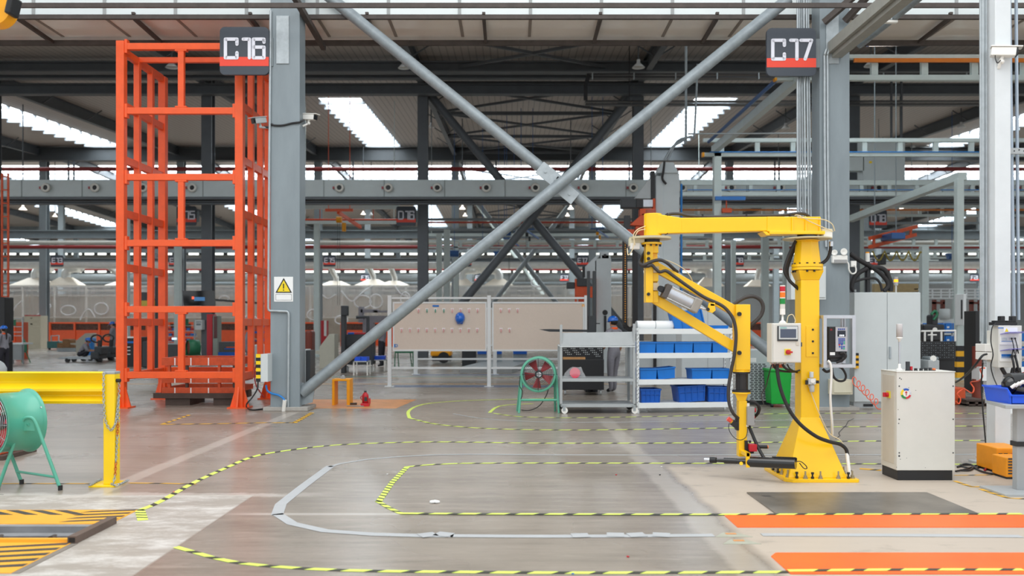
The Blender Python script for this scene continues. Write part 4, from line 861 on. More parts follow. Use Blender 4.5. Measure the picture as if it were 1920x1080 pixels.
cctv(P(580, 220, 15.75), (.85, -.35, -.1), 'white security camera on the right side of the big left column', (XC16[1], YC+.2, Z(232, YC)))
hose_('camera_cable', [P(494, 238, 15.45), P(504, 238, YC-.02), P(509, 233, YC-.02), P(514, 235, YC-.02), P(530, 235, YC-.02), P(548, 231, YC-.02), P(562, 229, YC-.02), P(570, 225, 15.7)], .018, black, None, 'black cable linking the two cameras across the left column', 'cable')
q = MB(); q.bx(X(566, 15.95), X(573, 15.95), 15.95, 16.35, 0.35, Z(655, 16)); q.bx(X(573, 15.97), X(582, 15.97), 15.96, 16.36, .35, Z(657, 16), 1); solo(q, 'side_cabinet', [light_grey, charcoal], 'narrow dark cabinet behind the foot of the left column', 'cabinet')
# fittings of column C17
el = thing('emergency_light', 'white twin-head emergency light on the right big column', 'lamp', P(1571, 494, YC))
q = MB(); q.bx(X(1557.5, YC), X(1586, YC), YC-.1, YC, Z(494, YC), Z(479, YC)); q.build('housing', white_pl, el, .02)
q = MB(); q.bx(X(1560, YC), X(1584, YC), YC-.11, YC-.098, Z(494, YC), Z(487.5, YC)); q.build('lower_panel', M('mid_grey_plastic', '#9a9a9a'), el, .004)
for (px, py, r) in ((1566, 474, 5.5), (1580, 472.5, 6.5)):
    q = MB(); c = P(px, py, YC-.06); q.lathe([(0, .03), (r*.3*YC/FPX, .03), (r*YC/FPX, -.06), (r*.9*YC/FPX, -.062), (0, -.03)], c, (0, 1, 0) if r > 6 else (.5, .8, 0), 20); q.build('lamp_head', white_pl, el)
t = thing('wall_socket', 'white wall socket on the right flank of the right big column', 'socket', P(1602, 498, YC+.1))
q = MB(); q.bx(X(1596.5, YC), X(1607, YC), YC+.02, YC+.1, Z(500, YC), Z(489, YC)); q.build('plate', white_pl, t, .006)
hose_('white_flex', [P(1586, 490, YC-.05), P(1591, 495, YC-.06), P(1592, 506, YC-.06), P(1597, 513, YC-.03), P(1604, 511, YC), P(1605, 503, YC), P(1602, 497, YC)], .014, white_pl, None, 'white flex between the emergency light and the wall socket', 'cable')
t = thing('junction_box', 'beige box low on the right big column', 'box', P(1577, 738, YC-.1))
q = MB(); q.bx(X(1558, 15.35), X(1597, 15.35), 15.3, YC, Z(739.5, 15.35), Z(711.5, 15.35)); q.build('box', beige_cab, t, .006)
q = MB(); q.bx(X(1561, 15.35), X(1594, 15.35), 15.285, 15.3, Z(736, 15.35), Z(715, 15.35)); q.build('cover', M('beige_cover', '#d0cbb6', .5, 0, .03), t, .006)
q = MB(); q.bx(X(1480, 15.3), X(1545, 15.3), 15.2, 15.45, Z(562, 15.3), Z(500, 15.3)); q.bx(X(1530, 15.3), X(1543, 15.3), 15.18, 15.2, Z(558, 15.3), Z(503, 15.3)); solo(q, 'wall_box', light_grey, 'pale grey box mounted behind the yellow post', 'box', bev=.005)
for i, px in enumerate((1495.5, 1499, 1503, 1507, 1511.5, 1515)):
    yy = YC+.05+.03*(i % 3)
    cond([P(px, -10, yy), P(px+i*.7, 260, yy), P(px+1+i*1.2, 452 if i < 3 else 560, yy)], .022-.003*(i % 2), ['leftmost tall conduit beside sign C17', 'second tall conduit from the left beside sign C17', 'third tall conduit from the left beside sign C17', 'fourth tall conduit from the left beside sign C17', 'fifth tall conduit, next to the column face', 'thin tall conduit closest to the right big column'][i])
for px, lb in ((1546, 'left one of two conduits down the front of the right big column'), (1551.5, 'right one of two conduits down the front of the right big column')):
    cond([P(px+4, 92, YC-.05), P(px, 104, YC-.04), P(px, 120, YC-.035), P(px+.5, 300, YC-.035), P(px+3, 470 if px > 1550 else 463, YC-.035)], .024, lb)
# ================================================================ ORANGE CAGE
oy0, oy1 = 16.0, 17.9; ox0, ox1 = X(228, oy0), X(450, oy0); pw = .15
cage = thing('storage_cage', 'tall open orange steel cage beside the left big column', 'cage', ((ox0+ox1)/2, (oy0+oy1)/2, 0))
ztop = Z(78, oy0)
for x in (ox0, ox1):
    for y in (oy0, oy1):
        q = MB(); q.bx(x-pw/2, x+pw/2, y-pw/2, y+pw/2, .02, ztop-(0 if y == oy0 else .12)); p = q.build('corner_post', orange, cage, .008)
        q = MB(); q.bx(x-.19, x+.19, y-.17, y+.17, 0, .025)
        for sx in (-1, 1): q.prism([(x+sx*pw/2, y-.02, .4), (x+sx*pw/2, y-.02, .02), (x+sx*.18, y-.02, .02)][::sx], (0, .03, 0))
        q.prism([(x-.02, y-pw/2, .4), (x-.02, y-pw/2, .02), (x-.02, y-.17, .02)], (.03, 0, 0)); q.build('foot_plate', orange, p)
fz = [Z(v, oy0) for v in (88, 208.5, 332.5, 456, 580, 703)]
xm = X(340.5, oy0)
for z in fz:
    q = MB(); q.bx(ox0+pw/2, ox1-pw/2, oy0-.05, oy0+.05, z-.06, z+.06)
    for x, s in ((ox0+pw/2, 1), (ox1-pw/2, -1)): q.bx(x, x+s*.05, oy0-.058, oy0+.058, z-.13, z+.13)
    q.build('front_rail', orange, cage, .006)
for a, b_ in ((0, 1), (2, 3), (4, 5)):
    q = MB(); q.bx(xm-.055, xm+.055, oy0-.045, oy0+.045, fz[b_]+.06, fz[a]-.06)
    for z, s in ((fz[b_]+.06, 1), (fz[a]-.06, -1)): q.bx(xm-.11, xm+.11, oy0-.05, oy0+.05, z, z+s*.03)
    q.build('front_stile', orange, cage, .006)
sz = [Z(v, oy0) for v in (95, 196, 298, 399, 501, 604, 706)]
for x in (ox0, ox1):
    for z in sz:
        q = MB(); q.bx(x-.045, x+.045, oy0+pw/2, oy1-pw/2, z-.07, z+.07); q.build('side_rail', orange, cage, .006)
    for y in (16.68, 17.3):
        q = MB(); q.bx(x-.055, x+.055, y-.055, y+.055, sz[-1], sz[0]); q.build('side_upright', orange, cage, .006)
q = MB(); q.bx(ox0, ox1, 16.66, 16.74, Z(113, 16.7)-.05, Z(113, 16.7)+.05); q.build('top_crossbar', orange, cage, .006)
q = MB(); q.bx(ox0, ox1, oy1-.05, oy1+.05, .55, .67); q.build('rear_rail', orange, cage, .006)
# skid and stacked frames inside
t = thing('steel_skid', 'dark steel skid under the stacked orange frames', 'skid', (-6.0, 16.9, 0))
q = MB(); q.bx(X(289, 16.5), X(440, 16.5), 16.45, 16.6, Z(746.5, 16.5), Z(737, 16.5)).bx(X(300, 16.5), X(445, 16.5), 17.2, 17.4, .1, .24); q.build('beam', wood_dk, t)
for (a, b_, y0, y1) in ((310, 356, 16.5, 17.3), (400, 436, 16.5, 17.4)):
    q = MB(); q.bx(X(a, 16.5), X(b_, 16.5), y0, y1, 0, Z(746.5, 16.5)); q.build('bearer', wood_dk, t)
for i, (py0, py1, lb) in enumerate(((727, 737, 'lowest worn orange frame of the stack inside the cage'), (710, 718, 'thin middle orange frame of the stack inside the cage'), (671, 685, 'thick top orange frame of the stack inside the cage'))):
    t = thing('stacked_frame', lb, 'frame', (-6.0, 17.0, Z(py1, 16.5)), 'orange frames stacked in the cage'); z0, z1 = Z(py1, 16.5), Z(py0, 16.5); a, b_ = X(303, 16.5), X(441, 16.5)
    q = MB(); q.bx(a, b_, 16.5, 16.6, z0, z1).bx(a, b_, 17.55, 17.65, z0, z1).bx(a, a+.1, 16.6, 17.55, z0, z1).bx(b_-.1, b_, 16.6, 17.55, z0, z1); q.build('rim', orange_dull, t)
    for px in (327, 357, 390):
        q = MB(); q.bx(X(px, 16.5), X(px+2, 16.5), 16.495, 16.5, z0, z1); q.build('white_strap', paper, t)
    if i < 2:
        zn = Z((718, 685)[i], 16.5)
        for px in (316, 349, 410, 438):
            q = MB(); q.bx(X(px-2.3, 16.5), X(px+2.3, 16.5), 16.52, 16.58, z1, zn); q.build('spacer_post', wood_dk if px in (349, 438) else orange_dull, t)
# ================================================================ GUARD RAIL, FAN AND PIT AT THE LEFT
gr = thing('guard_rail', 'yellow corrugated guard rail with its end post at the left', 'guard rail', (-3.94, 8.41, 0))
gx0, gx1, gy0, gy1 = -3.995, -3.885, 8.34, 8.46
q = MB(); q.bx(-4.11, -3.86, 8.28, 8.56, 0, .018); q.build('base_plate', yellow_guard, gr, .003)
q = MB(); q.bx(gx0, gx1, gy0, gy1, .018, Z(701, gy0)); q.build('end_post', yellow_guard, gr, .006)
q = MB(); q.bx(gx0-.003, gx1+.003, gy0-.003, gy1+.003, Z(702, gy0), Z(696.5, gy0)); q.build('post_cap', galv, gr, .008)
prof = [(.0, 1.104), (-.012, 1.09), (.045, 1.005), (.05, .98), (-.012, .93), (-.015, .905), (.045, .865), (.045, .85), (-.012, .805), (-.008, .778)]
q = MB(); n = len(prof); pts = []
for x in (-10.0, gx0+.0): pts += [(x, 8.66+a, z) for a, z in prof]+[(x, 8.666+a, z) for a, z in prof[::-1]]
m_ = 2*n; fs = [(i, (i+1) % m_, m_+(i+1) % m_, m_+i) for i in range(m_)]+[tuple(range(m_))[::-1], tuple(range(m_, 2*m_))]
q.add(pts, fs); q.build('beam_rail', yellow_guard, gr)
q = MB(); q.bx(gx0-.05, gx0-.0, gy1-.02, 8.68, .84, 1.05); q.build('rail_bracket', yellow_guard, gr)
q = MB(); q.cyl((gx1, 8.38, Z(714, gy0)), (gx1+.04, 8.38, Z(714, gy0)), .018, seg=8); q.build('anchor_bolt', black, gr)
def chain(pts, label, r=.0042, L=.036, rust=None):
    c = cr(pts, 10); out = [c[0]]; acc = 0; seg_l = [(b_-a).length for a, b_ in zip(c, c[1:])]; tot = sum(seg_l); step = L*.72; q = MB(); k = 0
    def at(s):
        for (a, b_, l) in zip(c, c[1:], seg_l):
            if s <= l: return a.lerp(b_, s/max(l, 1e-6)), (b_-a).normalized()
            s -= l
        return c[-1], (c[-1]-c[-2]).normalized()
    s = step/2
    while s < tot:
        p, d = at(s); n1 = d.orthogonal().normalized(); n1 = Matrix.Rotation(math.pi/2*(k % 2)+.5, 3, d)@n1; ring = []
        for i in range(10):
            a = 2*math.pi*i/10; ring.append(p+d*(math.cos(a)*L*.5)+n1*(math.sin(a)*L*.27))
        q.tube(ring, r, 5, mi=1 if rust and (k//5) % 3 == 0 else 0, closed=True); s += step; k += 1
    return solo(q, 'chain', [galv, M('rusty_orange_chain', '#c9612a', .6, .1, .1)], label, 'chain')
chain([P(194.5, 699, 8.32), P(194, 730, 8.32), P(195, 765, 8.325), P(198, 790, 8.325), P(207, 806, 8.325), P(216, 795, 8.33), P(220, 770, 8.36), P(223, 740, 8.38), P(223, 716, 8.385)], 'steel chain draped in a loop over the guard rail post')
chain([P(223.5, 717, 8.39), P(222, 750, 8.38), P(221, 800, 8.37), P(218, 850, 8.36), P(216, 888, 8.33), P(213, 904, 8.30)], 'rust-flecked chain hanging straight down the guard rail post', rust=True)
chain([G(208, 912, .026), G(216, 914.5, .026), G(226, 913, .03), G(234, 909, .03), G(241, 905, .026)], 'chain end lying on the right of the guard rail base plate')
chain([G(167, 914, .026), G(172, 914, .03), G(178, 910, .03), G(186, 906, .03), G(190, 904, .03)], 'chain end lying on the left of the guard rail base plate')
fc = V((-4.885, 8.295, .635)); th = math.radians(60); ax = V((math.cos(th), math.sin(th), 0)); sd = V((math.sin(th), -math.cos(th), 0)); R_ = .285; Lh = .18
fan = thing('drum_fan', 'teal drum fan on a tubular stand before the guard rail', 'fan', (fc.x, fc.y, 0))
q = MB(); prof = [(R_+.03, -Lh-.005), (R_+.03, -Lh+.0), (R_, -Lh+.01), (R_, Lh-.03), (R_+.012, Lh-.02), (R_+.03, Lh), (R_+.03, Lh+.006), (R_-.005, Lh), (R_-.008, -Lh), (R_+.03, -Lh-.005)]
q.lathe(prof, fc, ax, 48); q.build('drum', teal, fan)
q = MB()
for k in range(1, 13): rr = R_*k/12; q.tube([fc-ax*(Lh+.03*(1-(k/12)**2)+.005)+(sd*math.cos(2*math.pi*i/36)+V((0, 0, 1))*math.sin(2*math.pi*i/36))*rr for i in range(36)], .0028, 5, closed=True)
for k in range(6):
    a = math.pi*k/6; d = sd*math.cos(a)+V((0, 0, 1))*math.sin(a); q.tube([fc-ax*(Lh+.005)-d*R_, fc-ax*(Lh+.035), fc-ax*(Lh+.005)+d*R_], .003, 5)
q.build('grille', chrome, fan)
q = MB()
for k in range(5):
    a = 2*math.pi*k/5; d = sd*math.cos(a)+V((0, 0, 1))*math.sin(a); e = sd*math.cos(a+.8)+V((0, 0, 1))*math.sin(a+.8)
    q.prism([fc-ax*.10+d*.06, fc-ax*.12+d*R_*.92, fc-ax*.04+e*R_*.92, fc-ax*.06+e*.06], ax*.004)
q.build('blades', M('bright_blade_red', '#d8354a', .4, 0, .05), fan)
q = MB(); q.cyl(fc-ax*.12, fc+ax*.15, .075, seg=20); q.build('motor', charcoal, fan)
FA, FB, FC_, FD = V((-4.314, 8.15, .012)), V((-4.9, 8.13, .012)), V((-4.86, 8.457, .012)), V((-5.45, 8.44, .012))
for (sgn, f1, f2) in ((1, FA, FB), (-1, FC_, FD)):
    ap = fc+sd*sgn*(R_+.035)+V((0, 0, .055)); e = V((1, 0, 0))
    q = MB(); q.tube([f2]+cr([ap-e*.075-V((0, 0, .06)), ap-e*.035, ap+e*.035, ap+e*.075-V((0, 0, .06))], 4)+[f1], .0165, 10); lg = q.build('leg_frame', teal, fan)
    for f in (f1, f2):
        q = MB(); q.cyl(V((f.x, f.y, 0)), f+V((0, 0, .035)), .021, seg=10); q.build('rubber_foot', black, lg)
    q = MB(); q.prism([ap+e*.06-V((0, 0, .12)), ap-e*.06-V((0, 0, .12)), ap-e*.03, ap+e*.03], -sd*sgn*.006).cyl(ap-V((0, 0, .06))-sd*sgn*.04, ap-V((0, 0, .06))+sd*sgn*.012, .012, seg=8); q.build('pivot_lug', teal, lg)
q = MB(); ta = FA.lerp(fc+sd*.32+V((0, 0, .05)), .17); tb = FC_.lerp(fc-sd*.32+V((0, 0, .05)), .17); q.tube([ta, tb], .0125, 8); q.build('stretcher', teal, fan)
for a in (.5, -.5):
    q = MB(); p = fc+ax*(Lh-.02)+sd*R_*math.cos(a)+V((0, 0, R_*math.sin(a))); q.cyl(p, p+(sd*math.cos(a)+V((0, 0, math.sin(a))))*.014, .01, seg=8); q.build('flange_bolt', chrome, fan)
# yellow pit covers
def hatch(q, x0, x1, y0, y1, z, n, slope):
    for k in range(n):
        a = x0+(x1-x0)*k/n; b_ = a+(x1-x0)/n*.5
        q.prism([(a, y0, z), (b_, y0, z), (b_+slope, y1, z), (a+slope, y1, z)], (0, 0, .0015), 1)
q = MB(); q.bx(-9, -3.19, 6.77, 7.27, 0, .006)
hatch(q, -4.45, -3.42, 7.08, 7.25, .006, 5, -.26)
for k in range(4): y = 6.82+k*.115; q.prism([(-3.62+k*.0, y, .006), (-3.2, y+.07, .006), (-3.2, y+.125, .006), (-3.56, y+.05, .006)], (0, 0, .0015), 1)
solo(q, 'pit_cover', [ylw_plate, plate_ink], 'far yellow pit cover plate with black hatching', 'floor plate')
q = MB(); q.bx(-9, -3.19, 5.44, 6.21, 0, .006); q.bx(-9, -3.22, 6.19, 6.23, -.04, .03)
for k in range(5): y = 5.47+k*.135; q.prism([(-3.75, y, .006), (-3.2, y+.11, .006), (-3.2, y+.175, .006), (-3.68, y+.06, .006)], (0, 0, .0015), 1)
solo(q, 'pit_cover', [ylw_plate, plate_ink], 'near yellow pit cover plate with black hatching', 'floor plate')
t = thing('pit_beam', 'weathered grey steel beam inside the open floor pit', 'beam', (-6, 6.62, -.3))
q = MB(); q.bx(-9, -3.2, 6.70, 6.76, -.2, -.0).bx(-9, -3.2, 6.60, 6.72, -.24, -.05); q.build('girder', M('weathered_grey_beam', '#8b8d90', .55, .1, .2, 4), t)
for px in (3, 103):
    q = MB(); x = X(px, 6.62); q.cyl((x, 6.56, -.07), (x, 6.62, -.07), .03, seg=12); q.build('bolt', rust_steel, t)
q = MB(); q.bx(-3.215, -3.15, 6.17, 6.80, 0, .055); q.bx(-3.205, -3.16, 6.168, 6.1705, .01, .045, 1); solo(q, 'edge_tube', [M('rusty_tube', '#66564e', .6, .1, .15), ink], 'rusty square tube lying along the edge of the floor pit', 'tube', bev=.003)
q = MB(); q.bx(-3.19, -3.14, 5.44, 6.165, 0, .004).bx(-3.19, -3.14, 6.165, 6.172, 0, .003); solo(q, 'edge_strip', M('steel_edge', '#8c857d', .5, .2, .15), 'thin steel edging strip beside the yellow pit covers', 'edge strip')
# ================================================================ FLOOR TAPE
def resample(pts, step, mix=False):
    seq = [step*1.3, step*.7] if mix else [step]; k = 0
    out = [pts[0]]; rem = seq[0]
    for a, b_ in zip(pts, pts[1:]):
        l = (b_-a).length; p = 0
        while l-p > rem: p += rem; out.append(a.lerp(b_, p/l)); k += 1; rem = seq[k % len(seq)]
        rem -= l-p
    if (out[-1]-pts[-1]).length > 1e-4: out.append(pts[-1])
    return out
def tape(pix, w_, mats, label, stripe=.11, smooth=True, z=.002, name='floor_tape', slant=.05, lift=0):
    pts = [G(a, b_, z) for a, b_ in pix]; 
    if smooth and len(pts) > 2: pts = cr(pts, 5)
    q = MB()
    pts = resample(pts, stripe, len(mats) > 1); n = len(pts); Lf = []; Rt = []
    for i, p in enumerate(pts):
        d = (pts[min(i+1, n-1)]-pts[max(i-1, 0)]).normalized(); nn = V((-d.y, d.x, 0)); sh = d*slant if len(mats) > 1 and 0 < i < n-1 else V((0, 0, 0))
        Lf.append(p+nn*w_/2+sh); Rt.append(p-nn*w_/2)
    for i in range(n-1): q.prism([Rt[i], Rt[i+1], Lf[i+1], Lf[i]], (0, 0, .0012), i % len(mats))
    return solo(q, name, mats, label, 'crack' if 'crack' in name else 'floor tape')
YB2 = [tape_y, tape_b]
tape([(330, 1026), (362, 1035), (400, 1046), (450, 1056), (520, 1063), (600, 1068), (700, 1071), (860, 1073), (1100, 1074.5), (1478, 1073)], .048, YB2, 'yellow-green and black tape curving along the bottom edge of the floor', .12)
tape([(1478, 1072), (1700, 1070), (1918, 1070)], .045, YB2, 'hazard tape across the nearest orange floor plate', .12, z=.0075)
tape([(268, 976), (262, 956)], .08, YB2, 'short stub of hazard tape by the yellow pit cover', .05, False)
tape([(262, 957), (300, 941), (360, 907), (425, 877), (480, 855), (560, 842), (640, 834), (760, 829.5), (860, 829), (1000, 831), (1200, 831), (1400, 830), (1650, 827), (1850, 826)], .06, YB2, 'long hazard tape sweeping from the pit up to the right behind the yellow arm', .12)
tape([(1850, 871), (1650, 870), (1385, 869), (1000, 868.5), (860, 869)], .05, YB2, 'hazard tape passing just under the black nutrunner', .12)
tape([(858, 869.2), (800, 872), (760, 876)], .05, YB2, 'bent piece of hazard tape at the upper corner of the inner loop', .12)
tape([(763, 876), (735, 905), (710, 941)], .06, YB2, 'slanting end of the inner hazard tape loop', .06, False)
tape([(708, 940), (730, 953), (752, 963)], .05, YB2, 'short corner piece of the inner hazard tape loop', .08, False)
tape([(750, 964), (900, 965), (1300, 966), (1600, 965.5), (1916, 965)], .05, YB2, 'hazard tape running right along the far edge of the orange plates', .12, z=.0075)
tape([(768, 784), (800, 792), (830, 797), (900, 803), (1000, 806), (1150, 806), (1400, 802), (1650, 800), (1850, 799)], .055, YB2, 'hazard tape of the second loop, in front of the fan and shelf', .14)
tape([(768, 784), (767, 770), (795, 758), (860, 752), (950, 749), (1040, 747)], .06, [tape_y], 'plain yellow-green tape bending behind the second loop', .3)
tape([(926, 775), (960, 780), (1000, 782.5), (1080, 783.5), (1180, 782), (1370, 778), (1480, 775.5), (1650, 775), (1850, 775.5)], .05, YB2, 'farthest hazard tape, at the wheels of the grey cart', .14)
tape([(918, 774), (930, 764), (950, 759.5), (1000, 757)], .06, [tape_y], 'short plain yellow-green bend beside the green fan legs', .3)
tape([(1180, 853.5), (1000, 853), (860, 852), (740, 857), (655, 866), (617, 876)], .05, [tape_g], 'grey tape sweeping across the middle of the floor', .4)
tape([(1850, 852), (1650, 853), (1400, 853), (1180, 854)], .05, [tape_g], 'grey tape passing behind the base of the yellow arm', .4)
tape([(620, 874), (570, 911), (521, 950), (520, 966)], .10, [tape_g], 'wide slanting grey tape in the left of the floor loop', .4, False)
tape([(520, 964), (555, 985), (620, 997), (740, 1004), (850, 1005)], .09, [tape_g], 'grey tape at the lower bend of the floor loop', .4)
tape([(845, 1005), (1000, 1006), (1150, 1005.5), (1338, 1004)], .085, [tape_g], 'patched grey tape running along the lower floor', .4)
tape([(1428, 1003), (1700, 1004), (1915, 1006)], .08, [tape_g], 'grey strip between the two orange floor plates', .4)
for (px, py, a) in ((802, 1004, .5), (832, 1003, -.4), (1088, 1005, .1), (1154, 1004, -.1), (1194, 1004, .2), (1240, 1004, -.2)):
    q = MB(); q.ob(G(px, py, .006), .13, .12, .002, a); solo(q, 'tape_patch', tape_g, {802: 'left of the two crossed grey tape patches', 832: 'right of the two crossed grey tape patches', 1088: 'first square patch on the long grey tape, counting from the left', 1154: 'second square patch on the long grey tape', 1194: 'third square patch on the long grey tape', 1240: 'last square patch on the long grey tape'}[px], 'floor tape')
tape([(850, 776), (905, 785), (1000, 791), (1150, 792), (1400, 789), (1650, 786), (1850, 785)], .04, [tape_g], 'thin grey tape between the two far hazard tapes', .4)
AB = [tape_y2, tape_b]
tape([(303, 796), (330, 787), (356, 778)], .06, AB, 'amber and black tape on the left side of the marked box by the column', .12, False)
tape([(303, 796), (420, 794.5), (480, 793), (552, 792.5)], .06, AB, 'amber and black tape along the front of the marked box by the column', .14, False)
tape([(552, 793), (568, 784), (585, 774)], .08, AB, 'amber and black tape on the right side of the marked box by the column', .1, False)
tape([(0, 907), (110, 907), (168, 907)], .03, AB, 'thin amber and black tape under the teal fan', .16, False)
tape([(242, 906), (300, 906.5), (368, 908)], .03, AB, 'thin amber and black tape right of the guard rail post', .16, False)
tape([(1790, 902), (1812, 910), (1822, 912.5)], .045, AB, 'slanting amber tape at the corner of the operator cabinet', .07, False)
tape([(1818, 913), (1870, 913), (1925, 914)], .04, AB, 'amber and black tape behind the workbench foot', .1, False)
tape([(1838, 917), (1860, 925), (1890, 934), (1930, 936)], .045, AB, 'amber tape bending around the workbench foot', .07, False)
tape([(1790, 891.5), (1830, 891), (1868, 890.5)], .03, AB, 'amber and black tape behind the operator cabinet at the right', .1, False)
tape([(1612, 879), (1652, 882)], .09, AB, 'amber hazard tape peeking out left of the operator cabinet', .08, False)
for (x0, x1, p0, p1, m, lb) in ((585, 782, 749, 766, paint_orange, 'faded orange painted patch under the red jack'), ):
    a, b_, c, d = G(x0-15, p1), G(x1-40, p1), G(x1, p0), G(x0-12, p0); q = MB(); q.prism([a, b_, c, d], (0, 0, .0015)); solo(q, 'floor_marking', m, lb, 'floor marking')
def line(py, px0, px1, w_, m, lb):
    p, r = G(px0, py), G(px1, py); q = MB(); q.bx(p.x, r.x, p.y-w_/2, p.y+w_/2, 0, .0015); solo(q, 'floor_marking', m, lb, 'floor marking')
line(706.5, 100, 1180, .22, paint_green, 'green floor line running behind the white boards')
line(709, 100, 1180, .09, paint_pale, 'amber floor line just before the green one')
line(720, 100, 1230, .10, paint_pale, 'amber floor line just behind the feet of the front white board')
line(724.3, 736, 1100, .65, paint_blue, 'dull blue floor strip between the feet of the front board')
line(703, 775, 1120, .5, paint_blue, 'dull blue floor strip under the rear board')
# bits of litter
for (px, py, m, r, lb) in ((813, 944, paper, .03, 'crumpled clear wrapper on the floor in the inner loop'), (1157, 891, red, .012, 'tiny red cap on the floor in the middle'), (1180, 1045, red, .012, 'tiny red cap on the floor near the bottom'), (1242, 876, paper, .012, 'tiny white scrap on the floor by the nutrunner tip'), (1239, 891, black, .012, 'small black nut on the floor'), (728, 890, paper, .012, 'tiny white scrap by the slanting tape'), (328, 923, M('pinkish', '#e2515f', .5, 0, 0), .01, 'tiny pink scrap beside the long hazard tape'), (1077, 1077, blue_line, .01, 'tiny blue scrap at the bottom edge')):
    q = MB(); p = G(px, py, r*.5)
    for k in range(3 if r > .02 else 1): q.sph(p+V((k*.02-.01, (k % 2)*.012, 0)), (r, r*.8, r*.5), 7)
    solo(q, 'litter', m, lb, 'litter')

t = thing('ramp_skid', 'low orange skid frame behind the teal fan at the left edge', 'skid', (-6.5, 10.2, 0))
q = MB(); q.bx(-8, X(20, 10.2), 10.0, 10.5, .05, .12); q.build('orange_plate', orange_dull, t, .01)
q = MB(); q.bx(-8, X(34, 10.2), 9.9, 10.6, 0, .05); q.build('timber_base', wood_dk, t)

ck = M('crack_dark', '#4f4a45', .8, 0, 0)
for pts, lb in (([(1601, 785), (1590, 790), (1587, 797), (1578, 806), (1572, 812), (1575, 817), (1567, 823)], 'jagged crack in the floor right of the yellow post'), ([(975, 822), (1040, 812), (1100, 822)], 'x')):
    if lb != 'x': tape(pts, .014, [ck], lb, .2, False, name='floor_crack')
# ================================================================ MIDDLE OF THE HALL
def pbx(q, px0, px1, py0, py1, Y, d, mi=0):     # box whose front face covers the pixel box at depth Y
    return q.bx(X(px0, Y), X(px1, Y), Y, Y+d, Z(py1, Y), Z(py0, Y), mi)
# ---------------------------------------------------------------- white boards
def board_frame(Y, posts, rails, boards, bottom, label, top):
    t = thing('display_board', label, 'board', (X((posts[0]+posts[-1])/2, Y), Y, 0))
    for px in posts:
        q = MB(); w_ = 7*Y/FPX*.5; q.bx(X(px, Y)-w_, X(px, Y)+w_, Y-.04, Y+.04, .01, Z(top, Y)); q.bx(X(px, Y)-.12, X(px, Y)+.12, Y-.1, Y+.1, 0, .012); q.build('post', white_p, t, .006)
    for a, b_, p0, p1 in rails:
        q = MB(); pbx(q, a, b_, p0, p1, Y-.02, .04); q.build('rail', white_p, t, .004)
    for a, b_, p0, p1 in boards:
        q = MB(); pbx(q, a, b_, p0, p1, Y-.015, .02); bd = q.build('board_panel', board, t)
        q = MB()
        for (c, d, e, f) in ((a-2.5, b_+2.5, p0-3, p0), (a-2.5, b_+2.5, p1, p1+3), (a-2.5, a, p0, p1), (b_, b_+2.5, p0, p1)): pbx(q, c, d, e, f, Y-.03, .05)
        q.build('board_frame', white_p, bd, .003)
    return t
YB1, YB2_ = 2560/120, 2560/97
board_frame(YB1, (730.5, 917, 1099), ((734, 913, 557, 560.5), (921, 1096, 557, 560.5), (734, 913, 688, 692), (921, 1060, 688, 692)), ((739, 910, 569, 655.5), (925.5, 1093, 569, 655.5)), 725, 'front beige display board on white frame, with the blue helmet hung on it', 554)
board_frame(YB2_, (779.5, 928, 1075), ((782, 926, 671.5, 675), (930, 1072, 671.5, 675)), ((785, 922, 580, 646), (934, 1070, 580, 646)), 702, 'rear white board frame standing behind the front one, lower rails showing', 572)
hk = M('hook_clear', '#ece8ea', .3, 0, 0); hp = M('hook_pink', '#d99a98', .5, 0, 0); hg = M('hook_green', '#3f8f77', .5, 0, 0)
yb_f = YB1-.035
def peg(px, py, tip, label, group):
    t = thing('wall_hook', label, 'hook', P(px, py, yb_f), group)
    q = MB(); q.prism([P(px-3.4, py-3, yb_f+.02), P(px+3.4, py-3, yb_f+.02), P(px+1, py+2.5, yb_f+.02), P(px-1, py+2.5, yb_f+.02)], (0, -.008, 0)); q.build('plate', hk, t)
    q = MB(); q.tube([P(px, py-1, yb_f+.01), P(px, py+3, yb_f-.02), P(px, py+5, yb_f-.03)], .014, 6); q.build('hook_tip', tip, t)
for k in range(9):
    g = k in (2, 3, 4)
    peg(769+15.8*k, 581, hg if g else hp, 'green-tipped hook in the upper row of the left beige board' if g else 'pink-tipped hook in the upper row of the left beige board', 'hooks on the left board, upper row, '+('green' if g else 'pink'))
for k in range(10): peg(753+15.75*k, 618, hp, 'pink-tipped hook in the lower row of the left beige board', 'hooks on the left board, lower row')
for k in range(3): peg(939+15.8*k, 581, hp, 'pink-tipped hook in the upper row of the right beige board', 'hooks on the right board, upper row')
for k in range(2): peg(939.5+15.8*k, 618, hp, 'pink-tipped hook in the lower row of the right beige board', 'hooks on the right board, lower row')
t = thing('hard_hat', 'blue hard hat hanging on the left beige board', 'hard hat', P(862.5, 597, yb_f))
q = MB(); c = P(862.5, 596, yb_f+.01); q.lathe([(.122, 0), (.12, .03), (.112, .08), (.09, .13), (.05, .165), (0.0, .175)], c, (0, -1, -.15), 28); q.v = [(v[0], v[1], c.z+(v[2]-c.z)*1.2) for v in q.v]; q.build('shell', blue_helmet, t)
q = MB(); q.prism([P(856, 604, yb_f+.015), P(869, 604, yb_f+.015), P(867, 607.5, yb_f-.03), P(858, 607.5, yb_f-.03)], (0, -.012, 0)); q.build('brim', blue_helmet, t, .006)
q = MB(); pbx(q, 811, 823, 572, 575.5, YB1-.022, .008); solo(q, 'label_strip', blue_bin, 'small blue label strip at the top of the left beige board', 'label')
t = thing('sticker', 'blue link-shaped sticker at the lower left of the beige board', 'sticker', P(741, 648, YB1))
q = MB(); pbx(q, 736.5, 741, 645, 651.5, YB1-.022, .008); q.build('tab', blue_bin, t)
